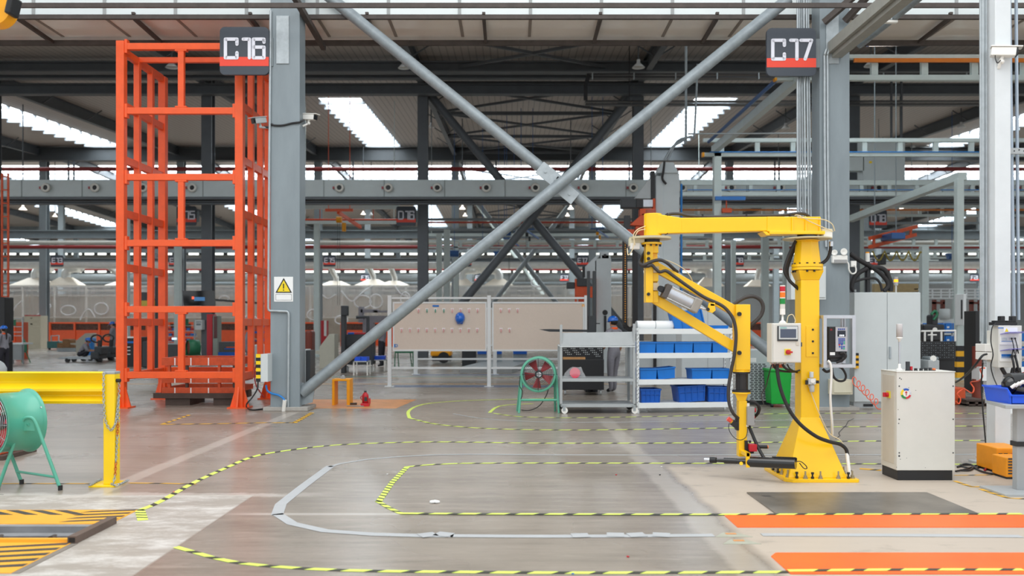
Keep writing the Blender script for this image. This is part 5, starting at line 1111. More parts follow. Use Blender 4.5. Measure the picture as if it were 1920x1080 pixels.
q = MB(); q.tube([P(743+2.5*math.cos(a*.785), 648+2.5*math.sin(a*.785), YB1-.02) for a in range(8)], .009, 6, closed=True); q.build('ring', blue_line, t)
q = MB(); q.cyl(P(1094, 573, YB1-.03), P(1094, 573, YB1-.015), .04, seg=16); solo(q, 'round_sticker', amber, 'round orange sticker in the top right corner of the right beige board', 'sticker')
# ---------------------------------------------------------------- yellow stand, jack
Ys = 2560/155
t = thing('steel_stand', 'small yellow steel stand on the faded orange patch', 'stand', (X(639, Ys), Ys, 0))
for a, b_ in ((622.5, 627), (650, 655.5)):
    q = MB(); q.bx(X(a, Ys), X(b_, Ys), Ys, Ys+.35, 0, Z(714, Ys)); q.build('leg', amber, t, .004)
q = MB(); q.bx(X(622.5, Ys), X(655.5, Ys), Ys, Ys+.35, Z(714.5, Ys), Z(711, Ys)); q.build('top_bar', amber, t, .004)
q = MB(); q.ob(P(643, 708.5, Ys+.15), .09, .08, .05).ob(P(643.5, 705.5, Ys+.15), .05, .05, .04); solo(q, 'metal_block', galv, 'small grey metal block resting on the yellow stand', 'block', bev=.004)
Yj = 2560/156.5
t = thing('bottle_jack', 'red hydraulic bottle jack on the faded orange patch', 'jack', (X(685, Yj), Yj, 0)); z = lambda py: Z(py, Yj); xj = X(685, Yj)
q = MB(); q.ob((xj, Yj, .03), .16, .15, .06); q.build('base', red, t, .008)
q = MB(); q.lathe([(0, 0), (.062, 0), (.062, .15), (.05, .18), (.03, .195), (.03, .21), (0, .21)], (xj, Yj, .055), (0, 0, 1), 20); q.build('cylinder', red, t)
q = MB(); q.cyl((xj, Yj, .26), (xj, Yj, .28), .02, seg=12).cyl((xj, Yj, .28), (xj, Yj, .295), .028, seg=12); q.build('ram', charcoal, t)
q = MB(); q.bx(xj-.01, xj+.045, Yj-.066, Yj-.058, .10, .18); q.build('label', charcoal, t)
q = MB(); q.cyl((xj+.085, Yj, .05), (xj+.085, Yj, .15), .015, seg=10).tube(cr([(xj-.06, Yj, .2), (xj-.09, Yj, .17), (xj-.07, Yj, .12)], 4), .008, 6); q.build('pump_handle', red, t)
q = MB(); q.ob(G(662, 759, .02), .14, .08, .035, .3); solo(q, 'timber_scrap', wood_dk, 'small dark scrap lying between the yellow stand and the red jack', 'scrap')
q = MB(); q.cyl(G(650, 762, .012), G(682, 763, .012), .01, seg=6); solo(q, 'jack_lever', galv, 'thin steel lever lying in front of the red jack', 'lever')
# ---------------------------------------------------------------- green stand fan
Yg = 2560/169.5
t = thing('stand_fan', 'round green fan with caged red blades left of the grey cart', 'fan', (X(1010, Yg), Yg, 0)); c = P(1010, 701.5, Yg+.12); R2 = 30.5*Yg/FPX
q = MB(); q.lathe([(R2-.012, -.11), (R2+.028, -.12), (R2+.03, -.10), (R2+.005, -.09), (R2+.005, .1), (R2+.03, .11), (R2-.01, .12), (R2-.012, -.11)], c, (.12, 1, 0), 40); q.build('ring', teal_dk, t)
q = MB(); ex, ez = V((1, -.12, 0)), V((0, 0, 1)); fy = c+V((-.012, -.12, 0))
for k in range(1, 10): q.tube([fy+(ex*math.cos(2*math.pi*i/28)+ez*math.sin(2*math.pi*i/28))*R2*k/9.5-V((0, .03*(1-(k/9.5)**2), 0)) for i in range(28)], .0022, 4, closed=True)
for a in (0, math.pi/2): q.tube([fy-(ex*math.cos(a)+ez*math.sin(a))*R2, fy+(ex*math.cos(a)+ez*math.sin(a))*R2], .005, 4)
q.build('grille', charcoal, t)
for k in range(5):
    a = .5+2*math.pi*k/5; d = ex*math.cos(a)+ez*math.sin(a); e = ex*math.cos(a+.62)+ez*math.sin(a+.62); q = MB(); q.prism([c+d*.07, c+d*R2*.9-V((0, .04, 0)), c+e*R2*.9+V((0, .04, 0)), c+e*.07], (0, .004, 0)); q.build('blade', red_fan, t)
q = MB(); q.cyl(c-V((0, .1, 0)), c+V((0, .08, 0)), .07, seg=16); h = q.build('motor_hub', charcoal, t)
q = MB(); q.cyl(c-V((0, .115, 0)), c-V((0, .1, 0)), .045, seg=16); q.build('hub_cap', chrome, h)
for (a, b_, fx, fy_) in ((979, 973, Yg, 0), (1043, 1048, Yg, 0), (977, 970, Yg+.35, 1), (1040, 1041, Yg+.35, 1)):
    q = MB(); q.cyl(P(a, 703, Yg+.1), V((X(b_, fx), fx, 0)), .021, seg=8); q.build('leg', teal_dk, t)
q = MB(); q.cyl(P(975, 750, Yg+.04), P(1046, 750, Yg+.04), .022, seg=8); q.build('stretcher', teal_dk, t)
hose_('fan_cord', [P(975, 705, Yg), P(974, 722, Yg-.03), P(980, 735, Yg), P(977, 748, Yg)], .007, black, t)
hose_('fan_cord', [P(1028, 730, Yg+.1), P(1024, 742, Yg+.1), P(1012, 760, Yg+.15), P(995, 769, Yg+.2), G(978, 770, .012)], .008, black, t)
# ---------------------------------------------------------------- grey trolley
Yt_ = 2560/170.5; tx0, tx1 = X(1052, Yt_), X(1189, Yt_); yd = .72
t = thing('shelf_trolley', 'grey steel trolley with a tall upper panel, on castors', 'trolley', ((tx0+tx1)/2, Yt_+yd/2, 0))
for x in (tx0, tx1):
    for y, top in ((Yt_, Z(609 if x == tx0 else 607, Yt_)), (Yt_+yd, Z(648, Yt_))):
        q = MB(); q.bx(x-.022, x+.022, y-.022, y+.022, .17, top); q.build('upright', grey_sheet, t, .003)
for py in (712.5, 760.5):
    z = Z(py, Yt_); q = MB(); q.bx(tx0, tx1, Yt_-.02, Yt_+yd+.02, z-.028, z+.022); q.build('shelf', grey_sheet, t, .004)
q = MB(); q.prism([(tx0-.01, Yt_-.03, Z(649, Yt_)), (tx1+.01, Yt_-.03, Z(647, Yt_)), (tx1+.01, Yt_+.02, Z(622, Yt_)), (tx0-.01, Yt_+.02, Z(624, Yt_))], (0, .012, 0)); q.build('front_panel', grey_sheet, t)
q = MB(); q.bx(tx0-.02, tx1+.02, Yt_-.03, Yt_+yd, Z(651, Yt_), Z(649, Yt_)); q.build('top_tray', light_grey, t, .003)
for x in (tx0, tx1):
    for y in (Yt_, Yt_+yd):
        dx = .05 if x == tx0 else 0
        q = MB(); q.bx(x+dx-.045, x+dx+.025, y-.035, y+.035, .14, .155).bx(x+dx-.02, x+dx+.025, y-.03, y-.024, .05, .15).bx(x+dx-.02, x+dx+.025, y+.024, y+.03, .05, .15); ca = q.build('castor_fork', galv, t)
        q = MB(); q.cyl((x+dx+.012, y-.02, .056), (x+dx+.012, y+.02, .056), .056, seg=20); q.build('castor_wheel', white_pl if y == Yt_ else black, ca)
t = thing('tape_roll', 'pink tape roll in clear film on the trolley shelf', 'roll', P(1077, 700, Yt_+.2)); z0 = Z(712.5, Yt_)+.022
q = MB(); c = V((X(1078, Yt_+.2), Yt_+.2, z0+.093)); q.cyl(c-V((0, .03, 0)), c+V((0, .03, 0)), .092, seg=28); q.build('roll', pink, t, .006)
q = MB(); cc = V((c.x-.01, c.y, z0)); base = [(-.2, .02), (-.17, .09), (-.09, .17), (-.03, .2), (.06, .19), (.12, .2), (.15, .12), (.2, .03)]; 
for s in (-.06, .06):
    fan_pts = [cc+V((a, s*(1-abs(a)*2), b_)) for a, b_ in base]; q.add([cc+V((0, s*1.3, .08))]+fan_pts+[cc+V((.21, 0, .002)), cc+V((-.21, 0, .002))], [(0, i, i+1) for i in range(1, len(base)+2)]+[(0, len(base)+2, 1)])
q.build('film_wrap', clear_pl, t)
# ---------------------------------------------------------------- white slotted-angle rack with bins
Yr = 2560/170.0; rz = math.radians(7); ru = V((math.cos(rz), math.sin(rz), 0)); rv = V((0, 1, 0)); RO = V((X(1192, Yr), Yr, 0)); RW, RD = 1.76, .5
t = thing('bin_rack', 'white slotted-angle rack holding blue bins behind the yellow arm', 'rack', RO+ru*RW/2+rv*RD/2)
rm = Matrix.Rotation(rz, 3, 'Z')
def RP(u, v, z): return RO+ru*u+rv*v+V((0, 0, z))
RT = Z(615, Yr)
for u in (0.02, RW-.02):
    for v in (0, RD):
        q = MB(); q.ob(RP(u+.02, v, RT/2), .045, .006, RT, rz).ob(RP(u-.002, v+(.02 if v == 0 else -.02), RT/2), .006, .045, RT, rz); up = q.build('upright', white_p, t)
        q = MB()
        for k in range(int(RT/.07)):
            for du in (.008, .03): q.ob(RP(u+du, v-.0035, .05+k*.07+(.02 if du > .02 else 0)), .009, .002, .022, rz)
        q.build('slot', charcoal, up)
zsh = [Z(621.5, Yr), Z(667, Yr), Z(716.5, Yr), Z(760.5, Yr)]
for z in zsh:
    q = MB(); q.ob(RP(RW/2+.02, RD/2, z+.03), RW-.06, RD, .012, rz).ob(RP(RW/2+.02, -.006, z), RW-.05, .02, .095, rz).ob(RP(RW/2+.02, RD+.006, z), RW-.05, .02, .095, rz); q.build('shelf', white_p, t, .003)
RZ = [z+.036 for z in zsh]
def bin_(u0, u1, zi, h, label, m=blue_bin, tilt=0.0, d=.34, name='storage_bin', v0=.06, cat='bin', lip=True, grp='blue bins on the white rack'):
    w_ = u1-u0; c = RP((u0+u1)/2, v0+d/2, RZ[zi]); t = thing(name, label, cat, c, grp)
    R = rm@Matrix.Rotation(tilt, 3, 'Y')
    lift = abs(math.sin(tilt))*w_/2
    def L3(x, y, z): return c+R@V((x, y, z))+V((0, 0, lift))
    q = MB(); a, b_, s = w_/2, d/2, .92; tk = .012
    def ring4(f, z, o=0): return [L3(-a*f+o, -b_*f+o, z), L3(a*f-o, -b_*f+o, z), L3(a*f-o, b_*f-o, z), L3(-a*f+o, b_*f-o, z)]
    v = ring4(s, 0)+ring4(1, h)+ring4(1, h, tk)+ring4(s, tk, tk)
    fs = [(3, 2, 1, 0)]
    for i in range(4):
        j = (i+1) % 4; fs += [(i, j, 4+j, 4+i), (4+i, 4+j, 8+j, 8+i), (8+i, 8+j, 12+j, 12+i)]
    fs.append((12, 13, 14, 15)); q.add(v, fs); q.build('body', m, t)
    if lip:
        q = MB(); pts = [L3(-a-.006, -b_-.006, h-.012), L3(a+.006, -b_-.006, h-.012), L3(a+.006, b_+.006, h-.012), L3(-a-.006, b_+.006, h-.012)]
        for i in range(4): q.bar(pts[i], pts[(i+1) % 4], .012, .024)
        q.build('rim', m, t)
    return t, L3
uu = lambda px: (px-1192)*(1.76/183.0)
for i, (a, b_) in enumerate(((1198, 1229), (1229.5, 1264), (1265, 1300), (1301, 1336), (1338, 1368))):
    bin_(uu(a), uu(b_), 1, .205, ('first', 'second', 'third', 'fourth', 'last')[i]+' blue bin from the left on the second shelf of the rack')
bin_(uu(1199), uu(1231), 2, .20, 'left blue bin on the third shelf of the rack'); bin_(uu(1233), uu(1267), 2, .20, 'tilted bright blue bin on the third shelf of the rack', tilt=-.09)
bin_(uu(1298), uu(1336), 2, .19, 'third blue bin on the third shelf, after a gap'); bin_(uu(1337), uu(1371), 2, .19, 'right blue bin on the third shelf of the rack')
for (a, b_, tl, h, lb) in ((1200, 1238, 0, .25, 'left deep blue crate on the bottom shelf of the rack'), (1272, 1325, -.06, .29, 'big tilted blue crate on the bottom shelf of the rack'), (1328, 1374, .03, .27, 'right deep blue crate with white label on the bottom shelf')):
    tt, L3 = bin_(uu(a), uu(b_), 3, h, lb, blue_bin2, tl, .4, 'storage_crate')
    w_ = uu(b_)-uu(a); q = MB()
    for k in range(5): x = -w_*.46+w_*.92*k/4; q.bar(L3(x*.95, -.205*.94, .02), L3(x, -.208, h-.03), .014, .012)
    q.bar(L3(-w_*.48, -.204, h*.62), L3(w_*.48, -.204, h*.62), .012, .012); q.build('ribs', blue_bin2, tt)
for (a, lb) in ((1213, 'left white paper roll on the top shelf of the rack'), (1248, 'right white paper roll on the top shelf of the rack')):
    c = RP(uu(a), .15, RZ[0]+.078); t2 = thing('paper_roll', lb, 'roll', c, 'white rolls on the rack')
    q = MB(); q.cyl(c-ru*.16, c+ru*.16, .075, seg=28); q.build('roll', paper, t2)
    q = MB(); q.cyl(c-ru*.175, c-ru*.158, .07, seg=24); q.build('end_cap', grey_sheet, t2)
def bin_side(px0, px1, py0, py1, lb, lean):       # big bin stood on its side, open to the right
    c = RP(uu((px0+px1)/2), .2, RZ[0]); w_ = uu(px1)-uu(px0); h = (py1-py0)*Yr/FPX; t2 = thing('storage_bin', lb, 'bin', c, 'blue bins on top of the rack')
    q = MB(); f = [RP(uu(px0)+.05, .02, RZ[0]+h*lean), RP(uu(px1)-.02, .02, RZ[0]), RP(uu(px1)+.02, .02, RZ[0]+.02), RP(uu(px1)-.06, .02, RZ[0]+h), RP(uu(px0)-.03, .02, RZ[0]+h*.82)]
    q.prism(f, rv*.36); b = q.build('body', blue_bin, t2, .015)
    q = MB()
    for k in (.3, .55, .8): p0 = f[0].lerp(f[1], k); p1 = f[4].lerp(f[3], k); q.bar(p0-rv*.004, p1-rv*.004, .02, .012)
    q.bar(f[3]-rv*.01, f[2]-rv*.01, .04, .02); q.build('ribs', blue_bin, t2)
bin_side(1262, 1322, 577, 616, 'large bright blue bin lying on its side on top of the rack', .02)
bin_(uu(1331), uu(1369), 0, .07, 'shallow bright blue tray at the right end of the rack top', lip=False, grp='blue bins on top of the rack')
# ---------------------------------------------------------------- things behind the rack
Yc_ = 17.6; t = thing('white_cabinet', 'pale grey double-door cabinet standing behind the white rack', 'cabinet', (X(1325, Yc_), Yc_+.3, 0))
q = MB(); q.bx(X(1278, Yc_), X(1374, Yc_), Yc_, Yc_+.6, 0, Z(570, Yc_)); q.build('body', light_grey, t, .006)
for a, b_ in ((1279, 1326.5), (1327.5, 1373)):
    q = MB(); pbx(q, a, b_, 572, 752, Yc_-.012, .012); q.build('door', light_grey, t, .003)
Ya2 = 16.6; t = thing('cooling_unit', 'grey unit with a slotted front panel left of the green bin', 'machine', (X(1420, Ya2), Ya2+.3, 0))
q = MB(); q.bx(X(1402, Ya2), X(1448, Ya2), Ya2, Ya2+.6, .08, Z(656, Ya2)); q.build('housing', mach_grey, t, .01)
q = MB()
for r in range(20):
    for c in range(4): x0 = 1406+c*7.8+(r % 2)*2; pbx(q, x0, x0+5.5, 682+r*3.4, 683.8+r*3.4, Ya2-.004, .004)
q.build('slots', charcoal, t)
q = MB(); pbx(q, 1407, 1418, 671, 679, Ya2-.004, .004); q.build('paper_label', paper, t)
q = MB(); q.bx(X(1402, Ya2), X(1448, Ya2), Ya2+.05, Ya2+.55, 0, .08); q.build('base', charcoal, t)
Yn = 2560/159; t = thing('waste_bin', 'bright green plastic wheeled bin behind the yellow post', 'bin', (X(1464, Yn), Yn+.2, 0))
q = MB(); z1 = Z(697, Yn); a, b_ = X(1444, Yn), X(1485, Yn); q.frus([(a+.03, Yn+.02, .06), (b_-.03, Yn+.02, .06), (b_-.03, Yn+.38, .06), (a+.03, Yn+.38, .06)], [(a, Yn, z1), (b_, Yn, z1), (b_, Yn+.42, z1), (a, Yn+.42, z1)]); q.build('body', green_bin, t, .015)
q = MB(); q.bx(a-.02, b_+.02, Yn-.02, Yn+.44, z1, z1+.05); q.build('lid', green_bin, t, .015)
for x in (a+.05, b_-.05):
    q = MB(); q.cyl((x-.02, Yn+.06, .04), (x+.02, Yn+.06, .04), .04, seg=12); q.build('wheel', black, t)
q = MB(); pbx(q, 1442, 1468, 683, 605+2560/17.6, 17.6, .3); solo(q, 'orange_box', orange_dull, 'orange box glimpsed above the green bin', 'box')
# big two-door cabinet
Yk = 2560/160; bc = thing('switch_cabinet', 'large pale grey two-door switch cabinet right of the big column', 'cabinet', (X(1664, Yk), Yk+.3, 0))
q = MB(); q.bx(X(1602, Yk), X(1726, Yk), Yk+.02, Yk+.6, .10, Z(548, Yk)); bd = q.build('body', light_grey, bc, .006)
q = MB(); q.bx(X(1602, Yk), X(1726, Yk), Yk+.03, Yk+.58, 0, .1); pl_ = q.build('plinth', grey_sheet, bc)
q = MB(); pbx(q, 1619, 1637, 757.5, 762, Yk+.02, .02); q.build('fork_slot', black, pl_)
for a, b_ in ((1602, 1663), (1664, 1726)):
    q = MB(); pbx(q, a, b_, 549, 753, Yk, .022); d_ = q.build('door', light_grey, bc, .004)
    if b_ > 1700:
        q = MB(); pbx(q, 1668, 1671, 650, 672.5, Yk-.03, .03); q.build('door_handle', M('handle_grey', '#a9b2b8', .4, .2, 0), d_, .005)
q = MB(); q.cyl(P(1603.5, 547, Yk+.1), P(1603.5, 543, Yk+.1), .02, seg=8); solo(q, 'lifting_eye', grey_sheet, 'small lifting eye at the top left of the two-door cabinet', 'fitting')
q = MB()
for k in range(6): q.bx(X(1601.5, 15.95), X(1609.5, 15.95), 15.93, 16.0, Z(662+(k+1)*4.8, 15.95), Z(662+k*4.8, 15.95), (k+1) % 2)
solo(q, 'hazard_edge_strip', [M('hazard_amber', '#f0b21a', .5, 0, 0), ink], 'yellow and black edge strip left of the two-door cabinet', 'strip')
t = thing('hydraulic_ram', 'black upright cylinder with white and yellow cap above the two-door cabinet', 'cylinder', P(1626.5, 548, Yk+.3)); yy = Yk+.3
q = MB(); q.cyl(P(1626.5, 549, yy), P(1626.5, 491, yy), .045, seg=14); q.build('barrel', black, t)
q = MB(); q.cyl(P(1626.5, 491, yy), P(1626.5, 475, yy), .04, seg=14); q.build('white_cap', white_pl, t)
q = MB(); q.cyl(P(1626.5, 475.5, yy), P(1626.5, 472.5, yy), .035, seg=14); q.build('yellow_tip', amber, t)
for pts, lb in (([(1594, 476), (1615, 490), (1630, 498), (1648, 510), (1662, 525), (1665, 537), (1657, 546)], 'longest black hose arching over the two-door cabinet'), ([(1626, 503), (1610, 512), (1600, 525), (1597, 540), (1603, 547)], 'black hose curving down at the left end of the two-door cabinet'), ([(1632, 502), (1650, 502), (1662, 510), (1670, 530), (1670, 546)], 'black hose looping at the right of the black ram'), ([(1600, 529), (1620, 523), (1640, 522), (1650, 531), (1654, 546)], 'thin lower black hose behind the two-door cabinet top')):
    hose_('hydraulic_hose', [P(a, b_, Yk+.25) for a, b_ in pts], .045 if 'thin' not in lb else .025, rubber, None, lb, 'hose')
q = MB()
pts = [P(1600+50*k/120, 713+50*(k/120)**1.1, 15.2)+V((.05*math.cos(k*.32), .05*math.sin(k*.32)*.5, .07*math.sin(k*.32))) for k in range(121)]; q.tube(pts, .008, 5); solo(q, 'coiled_air_hose', M('orange_hose', '#f0603a', .4, 0, 0), 'orange coiled air hose stretched in front of the two-door cabinet', 'hose')
# black pegboard cabinet behind the trolley and stacker
Yp = 18.8; t = thing('tool_cabinet', 'black pegboard tool cabinet on castors seen through the grey trolley', 'cabinet', (X(1093, Yp), Yp+.3, 0))
q = MB(); pbx(q, 1053, 1132.5, 674, 731, Yp, .6); q.build('body', black, t, .006)
q = MB(); pbx(q, 1053, 1131.5, 649, 674, Yp+.3, .03)
for r in range(5):
    for c in range(22):
        if (c*7+r*3) % 5 in (0, 2, 3) and (r < 4 or c > 16): q.bx(X(1057+c*3.35, Yp+.3), X(1058.4+c*3.35, Yp+.3), Yp+.295, Yp+.3, Z(654.2+r*3.6, Yp+.3), Z(652.8+r*3.6, Yp+.3), 1)
q.build('pegboard', [black, light_grey], t)
for px in (1060, 1127):
    q = MB(); q.cyl((X(px, Yp)-.02, Yp+.1, .07), (X(px, Yp)+.02, Yp+.1, .07), .07, seg=16).ob((X(px, Yp), Yp+.1, .16), .1, .1, .03); q.build('castor', grey_sheet, t)
q = MB(); pbx(q, 1056, 1097.5, 670, 674, Yp+.02, .2); solo(q, 'timber_batten', wood, 'light wooden batten lying on the black pegboard cabinet', 'batten')
Yf_ = 19.6; t = thing('stacker_truck', 'dark stacker mast with its level fork before the beige board', 'forklift', (X(1109, Yf_), Yf_+.3, 0))
for a, b_ in ((1101.5, 1106.5), (1112, 1118)):
    q = MB(); pbx(q, a, b_, 508, 735, Yf_, .15); q.build('mast_rail', charcoal, t, .005)
q = MB(); pbx(q, 1104, 1117, 592, 624, Yf_-.1, .12); q.build('fork_carriage', charcoal, t, .005)
q = MB(); q.prism([P(1010.5, 617.5, Yf_-.15), P(1030, 617, Yf_-.15), P(1113, 618.5, Yf_-.15), P(1113, 622.5, Yf_-.15), P(1030, 622, Yf_-.15)], (0, .14, 0)); q.build('fork', charcoal, t)
q = MB(); pbx(q, 1107, 1125, 605.5, 607.5, Yf_-.05, .05); q.build('stop_bar', charcoal, t)
q = MB(); pbx(q, 1098, 1121, 700, 742, Yf_+.1, .5); q.build('base_unit', charcoal, t, .02)
# ---------------------------------------------------------------- robot lifts
def cable_chain(parent, px0, px1, top, bot, Y, wpx, dots=True):
    s = Y/FPX; r = (px1-px0)/2; pts = [P(px0, top, Y)]+[P((px0+px1)/2-r*math.cos(math.pi*k/10), bot-r+r*math.sin(math.pi*k/10), Y) for k in range(11)]+[P(px1, top-4, Y)]
    q = MB()
    for a, b_ in zip(pts, pts[1:]): q.bar(a, b_, .16, wpx*s, up=(0, 1, 0)) if False else q.bar(a, b_, wpx*s, .16, up=(0, 1, 0))
    ch = q.build('cable_chain', rubber, parent)
    if dots:
        q = MB(); n = int((bot-r-top)/4.2)
        for k in range(n): p = P(px0, top+4+k*4.2, Y); q.bx(p.x-.012, p.x+.012, Y-.09, Y-.08, p.z-.012, p.z+.012)
        q.build('link_pins', amber, ch)
YL = 22.0; la = thing('robot_lift', 'tall pale grey lift column with orange carriage behind the yellow elbow', 'machine', (X(1251, YL), YL+.4, 0))
q = MB(); q.bx(X(1241, YL), X(1274, YL), YL, YL+.7, 0, Z(325, YL)); q.bx(X(1229, YL), X(1243, YL), YL-.03, YL+.6, 0, Z(330, YL)); q.bx(X(1232, YL), X(1272, YL), YL-.05, YL+.75, Z(325, YL), Z(321, YL)); q.build('column', mach_grey, la, .01)
q = MB(); q.frus([(X(1233, YL), YL, Z(321, YL)), (X(1271, YL), YL, Z(321, YL)), (X(1271, YL), YL+.7, Z(321, YL)), (X(1233, YL), YL+.7, Z(321, YL))], [(X(1243, YL), YL+.1, Z(303, YL)), (X(1264, YL), YL+.1, Z(303, YL)), (X(1264, YL), YL+.6, Z(303, YL)), (X(1243, YL), YL+.6, Z(303, YL))]); q.build('cap', mach_grey, la)
q = MB(); pbx(q, 1220, 1228, 321, 372, YL-.1, .2); q.build('rack_cover', black, la)
q = MB(); q.prism([P(1190, 372, YL-.1), P(1221, 372, YL-.1), P(1221, 334, YL-.1), P(1216, 336, YL-.1)], (0, .25, 0)); q.build('bracket', grey_sheet, la)
q = MB(); pbx(q, 1165, 1193, 372.5, 389.5, YL-.35, .3); mo = q.build('servo_motor', charcoal, la, .02)
q = MB(); pbx(q, 1193, 1206, 373.5, 389.5, YL-.33, .26); q.build('motor_coupling', black, mo, .01)
q = MB(); pbx(q, 1206, 1224, 374, 388, YL-.32, .25); q.build('gearbox', alu, mo, .01)
q = MB(); pbx(q, 1200, 1230, 391, 404, YL-.3, .3); q.prism([P(1181, 422, YL-.3), P(1205, 400, YL-.3), P(1228, 400, YL-.3), P(1210, 424, YL-.3)], (0, .3, 0)); pbx(q, 1192, 1225, 424, 452, YL-.25, .25); pbx(q, 1172, 1190, 430, 446, YL-.2, .2); pbx(q, 1224, 1229, 372, 460, YL-.15, .2); q.build('carriage', orange_dk, la, .01)
q = MB(); pbx(q, 1171, 1182, 404, 430, YL-.2, .18); pbx(q, 1182, 1200, 440, 462, YL-.3, .2); q.build('terminal_box', charcoal, la, .01)
cable_chain(la, 1171.5, 1191, 452, 617, YL-.3, 8)
q = MB(); pbx(q, 1225.5, 1231, 560, 745, YL-.12, .1)
for k in range(40): pass
q.build('toothed_rack', rubber, la)
q = MB(); pbx(q, 1178, 1228, 640, 760, YL-.05, .6); q.build('base_housing', mach_grey, la, .01)
hose_('lift_cable', [P(1246, 303, YL-.02), P(1244, 320, YL-.08), P(1242, 335, YL-.1), P(1249, 345, YL-.08)], .03, rubber, la)
q = MB(); q.tube([P(1277.5, 345, YL+.3), P(1277.5, 600, YL+.3)], .03, 6); q.build('blue_pipe', blue_line, la)
YM = 27.0; lb_ = thing('robot_lift', 'shorter pale lift column with dark motor, behind the right end of the board', 'machine', (X(1131, YM), YM+.4, 0))
q = MB(); q.bx(X(1118, YM), X(1146, YM), YM, YM+.8, 0, Z(485, YM)); q.bx(X(1128, YM), X(1145, YM), YM, YM+.6, Z(485, YM), Z(478, YM)).bx(X(1126, YM), X(1142, YM), YM, YM+.4, Z(486, YM), Z(472, YM)); co = q.build('column', mach_grey, lb_, .01)
q = MB(); q.cyl(P(1134.5, 479, YM-.02), P(1134.5, 479, YM), .05, seg=12).cyl(P(1134.5, 586, YM-.02), P(1134.5, 586, YM), .085, seg=14); pbx(q, 1132.5, 1137, 592, 625, YM-.03, .03); q.build('port', black, co)
q = MB(); q.prism([P(1098, 522, YM), P(1116, 522, YM), P(1116, 490, YM), P(1125, 478, YM), P(1121, 477, YM), P(1098, 500, YM)], (0, .5, 0)); q.build('bracket', mach_grey, lb_)
q = MB(); pbx(q, 1082, 1106, 522, 537, YM-.4, .35); pbx(q, 1063, 1078, 529, 541, YM-.3, .3); q.build('servo_motor', charcoal, lb_, .02)
q = MB(); pbx(q, 1080, 1116, 537, 558, YM-.35, .3); pbx(q, 1078, 1082, 523, 590, YM-.3, .1); pbx(q, 1085, 1105, 558, 592, YM-.2, .2); pbx(q, 1113, 1118, 520, 600, YM-.2, .2); q.build('carriage', orange_dk, lb_, .01)
q = MB(); pbx(q, 1092, 1097, 500, 520, YM-.2, .1); q.build('rack_cover', black, lb_)
# ================================================================ RIGHT EDGE: WHITE POST, SOCKETS, BENCH
YP = 9.55; qx0, qx1 = X(1866, YP), X(1895.5, YP)
t = thing('white_post', 'tall white square post at the right edge', 'post', ((qx0+qx1)/2, YP+.09, 0))
q = MB(); q.bx(qx0, qx1, YP, YP+.18, .02, 7.2); q.build('shaft', M('post_white', '#d9dee1', .42, 0, .05, 3), t, .008)
q = MB(); q.bx(qx0-.14, qx1+.1, YP-.08, YP+.3, 0, .02); q.prism([(qx0, YP+.06, .2), (qx0, YP+.06, .02), (qx0-.12, YP+.06, .02)], (0, .012, 0)); q.build('base_plate', grey_sheet, t)
cp = Z(283, YP+.05)
q = MB(); q.bx(qx1, qx1+.5, YP+.04, YP+.08, Z(287, YP), Z(276, YP)); q.build('strut_channel', grey_sheet, t)
for k in range(4):
    q = MB(); q.cyl((qx1+.06+k*.055, YP+.036, cp-.002+(.012 if k % 2 else 0)), (qx1+.06+k*.055, YP+.04, cp-.002+(.012 if k % 2 else 0)), .008, seg=8); q.build('hole', charcoal, t)
yl = YP+.12
for px0, px1, r, pyb, lb in ((1843, 1842.5, .022, 658, 'thicker conduit running down the left of the white post'), (1838.5, 1839, .014, 640, 'thin outer conduit left of the white post'), (1848.5, 1849, .014, 645, 'thin conduit tight against the white post')):
    cond([P(px0, -20, yl), P((px0+px1)/2, 300, yl), P(px1, pyb, yl)], r, lb)
for px0, px1, r, lb in ((1892, 1901, .022, 'thicker slanting pipe right of the white post'), (1905, 1910, .018, 'thinner pipe at the right edge beyond the white post')):
    cond([P(px0, -20, YP+.25), P((px0+px1)/2, 300, YP+.25), P(px1, 600, YP+.25)], r, lb, M('blue_grey_galv', '#a9b5c2', .35, .4, .08))
cctv(P(1881, 98, YP-.05), (.9, -.35, -.12), 'white security camera high on the white post', (qx0+.04, YP, Z(128, YP)), white_pl, .95)
q = MB(); q.tube(cr([P(1873, 90, YP-.02), P(1866, 105, YP-.06), P(1870, 118, YP-.1), P(1876, 113, YP-.08)], 5), .006, 6); solo(q, 'camera_wire', black, 'dark wire curling under the camera on the white post', 'cable')
for py0, py1, lb in ((645, 659.5, 'upper white junction box left of the breaker panel'), (660.5, 675, 'lower white socket box left of the breaker panel, with a black plug')):
    q = MB(); q.bx(X(1847, YP-.1), X(1861.5, YP-.1), YP-.1, YP+.1, Z(py1, YP-.1), Z(py0, YP-.1)); solo(q, 'socket_box', white_pl, lb, 'socket', bev=.006)
Yb_ = 9.32; bp = thing('breaker_panel', 'cream breaker panel with two violet flip covers on the white post', 'electrical panel', P(1893, 689, Yb_))
q = MB(); q.bx(X(1872, Yb_), X(1916, Yb_), Yb_, Yb_+.12, Z(689, Yb_), Z(610.5, Yb_)); q.bx(X(1872, Yb_), X(1900, Yb_), Yb_+.12, YP, Z(680, Yb_), Z(620, Yb_)); q.build('enclosure', cream, bp, .004)
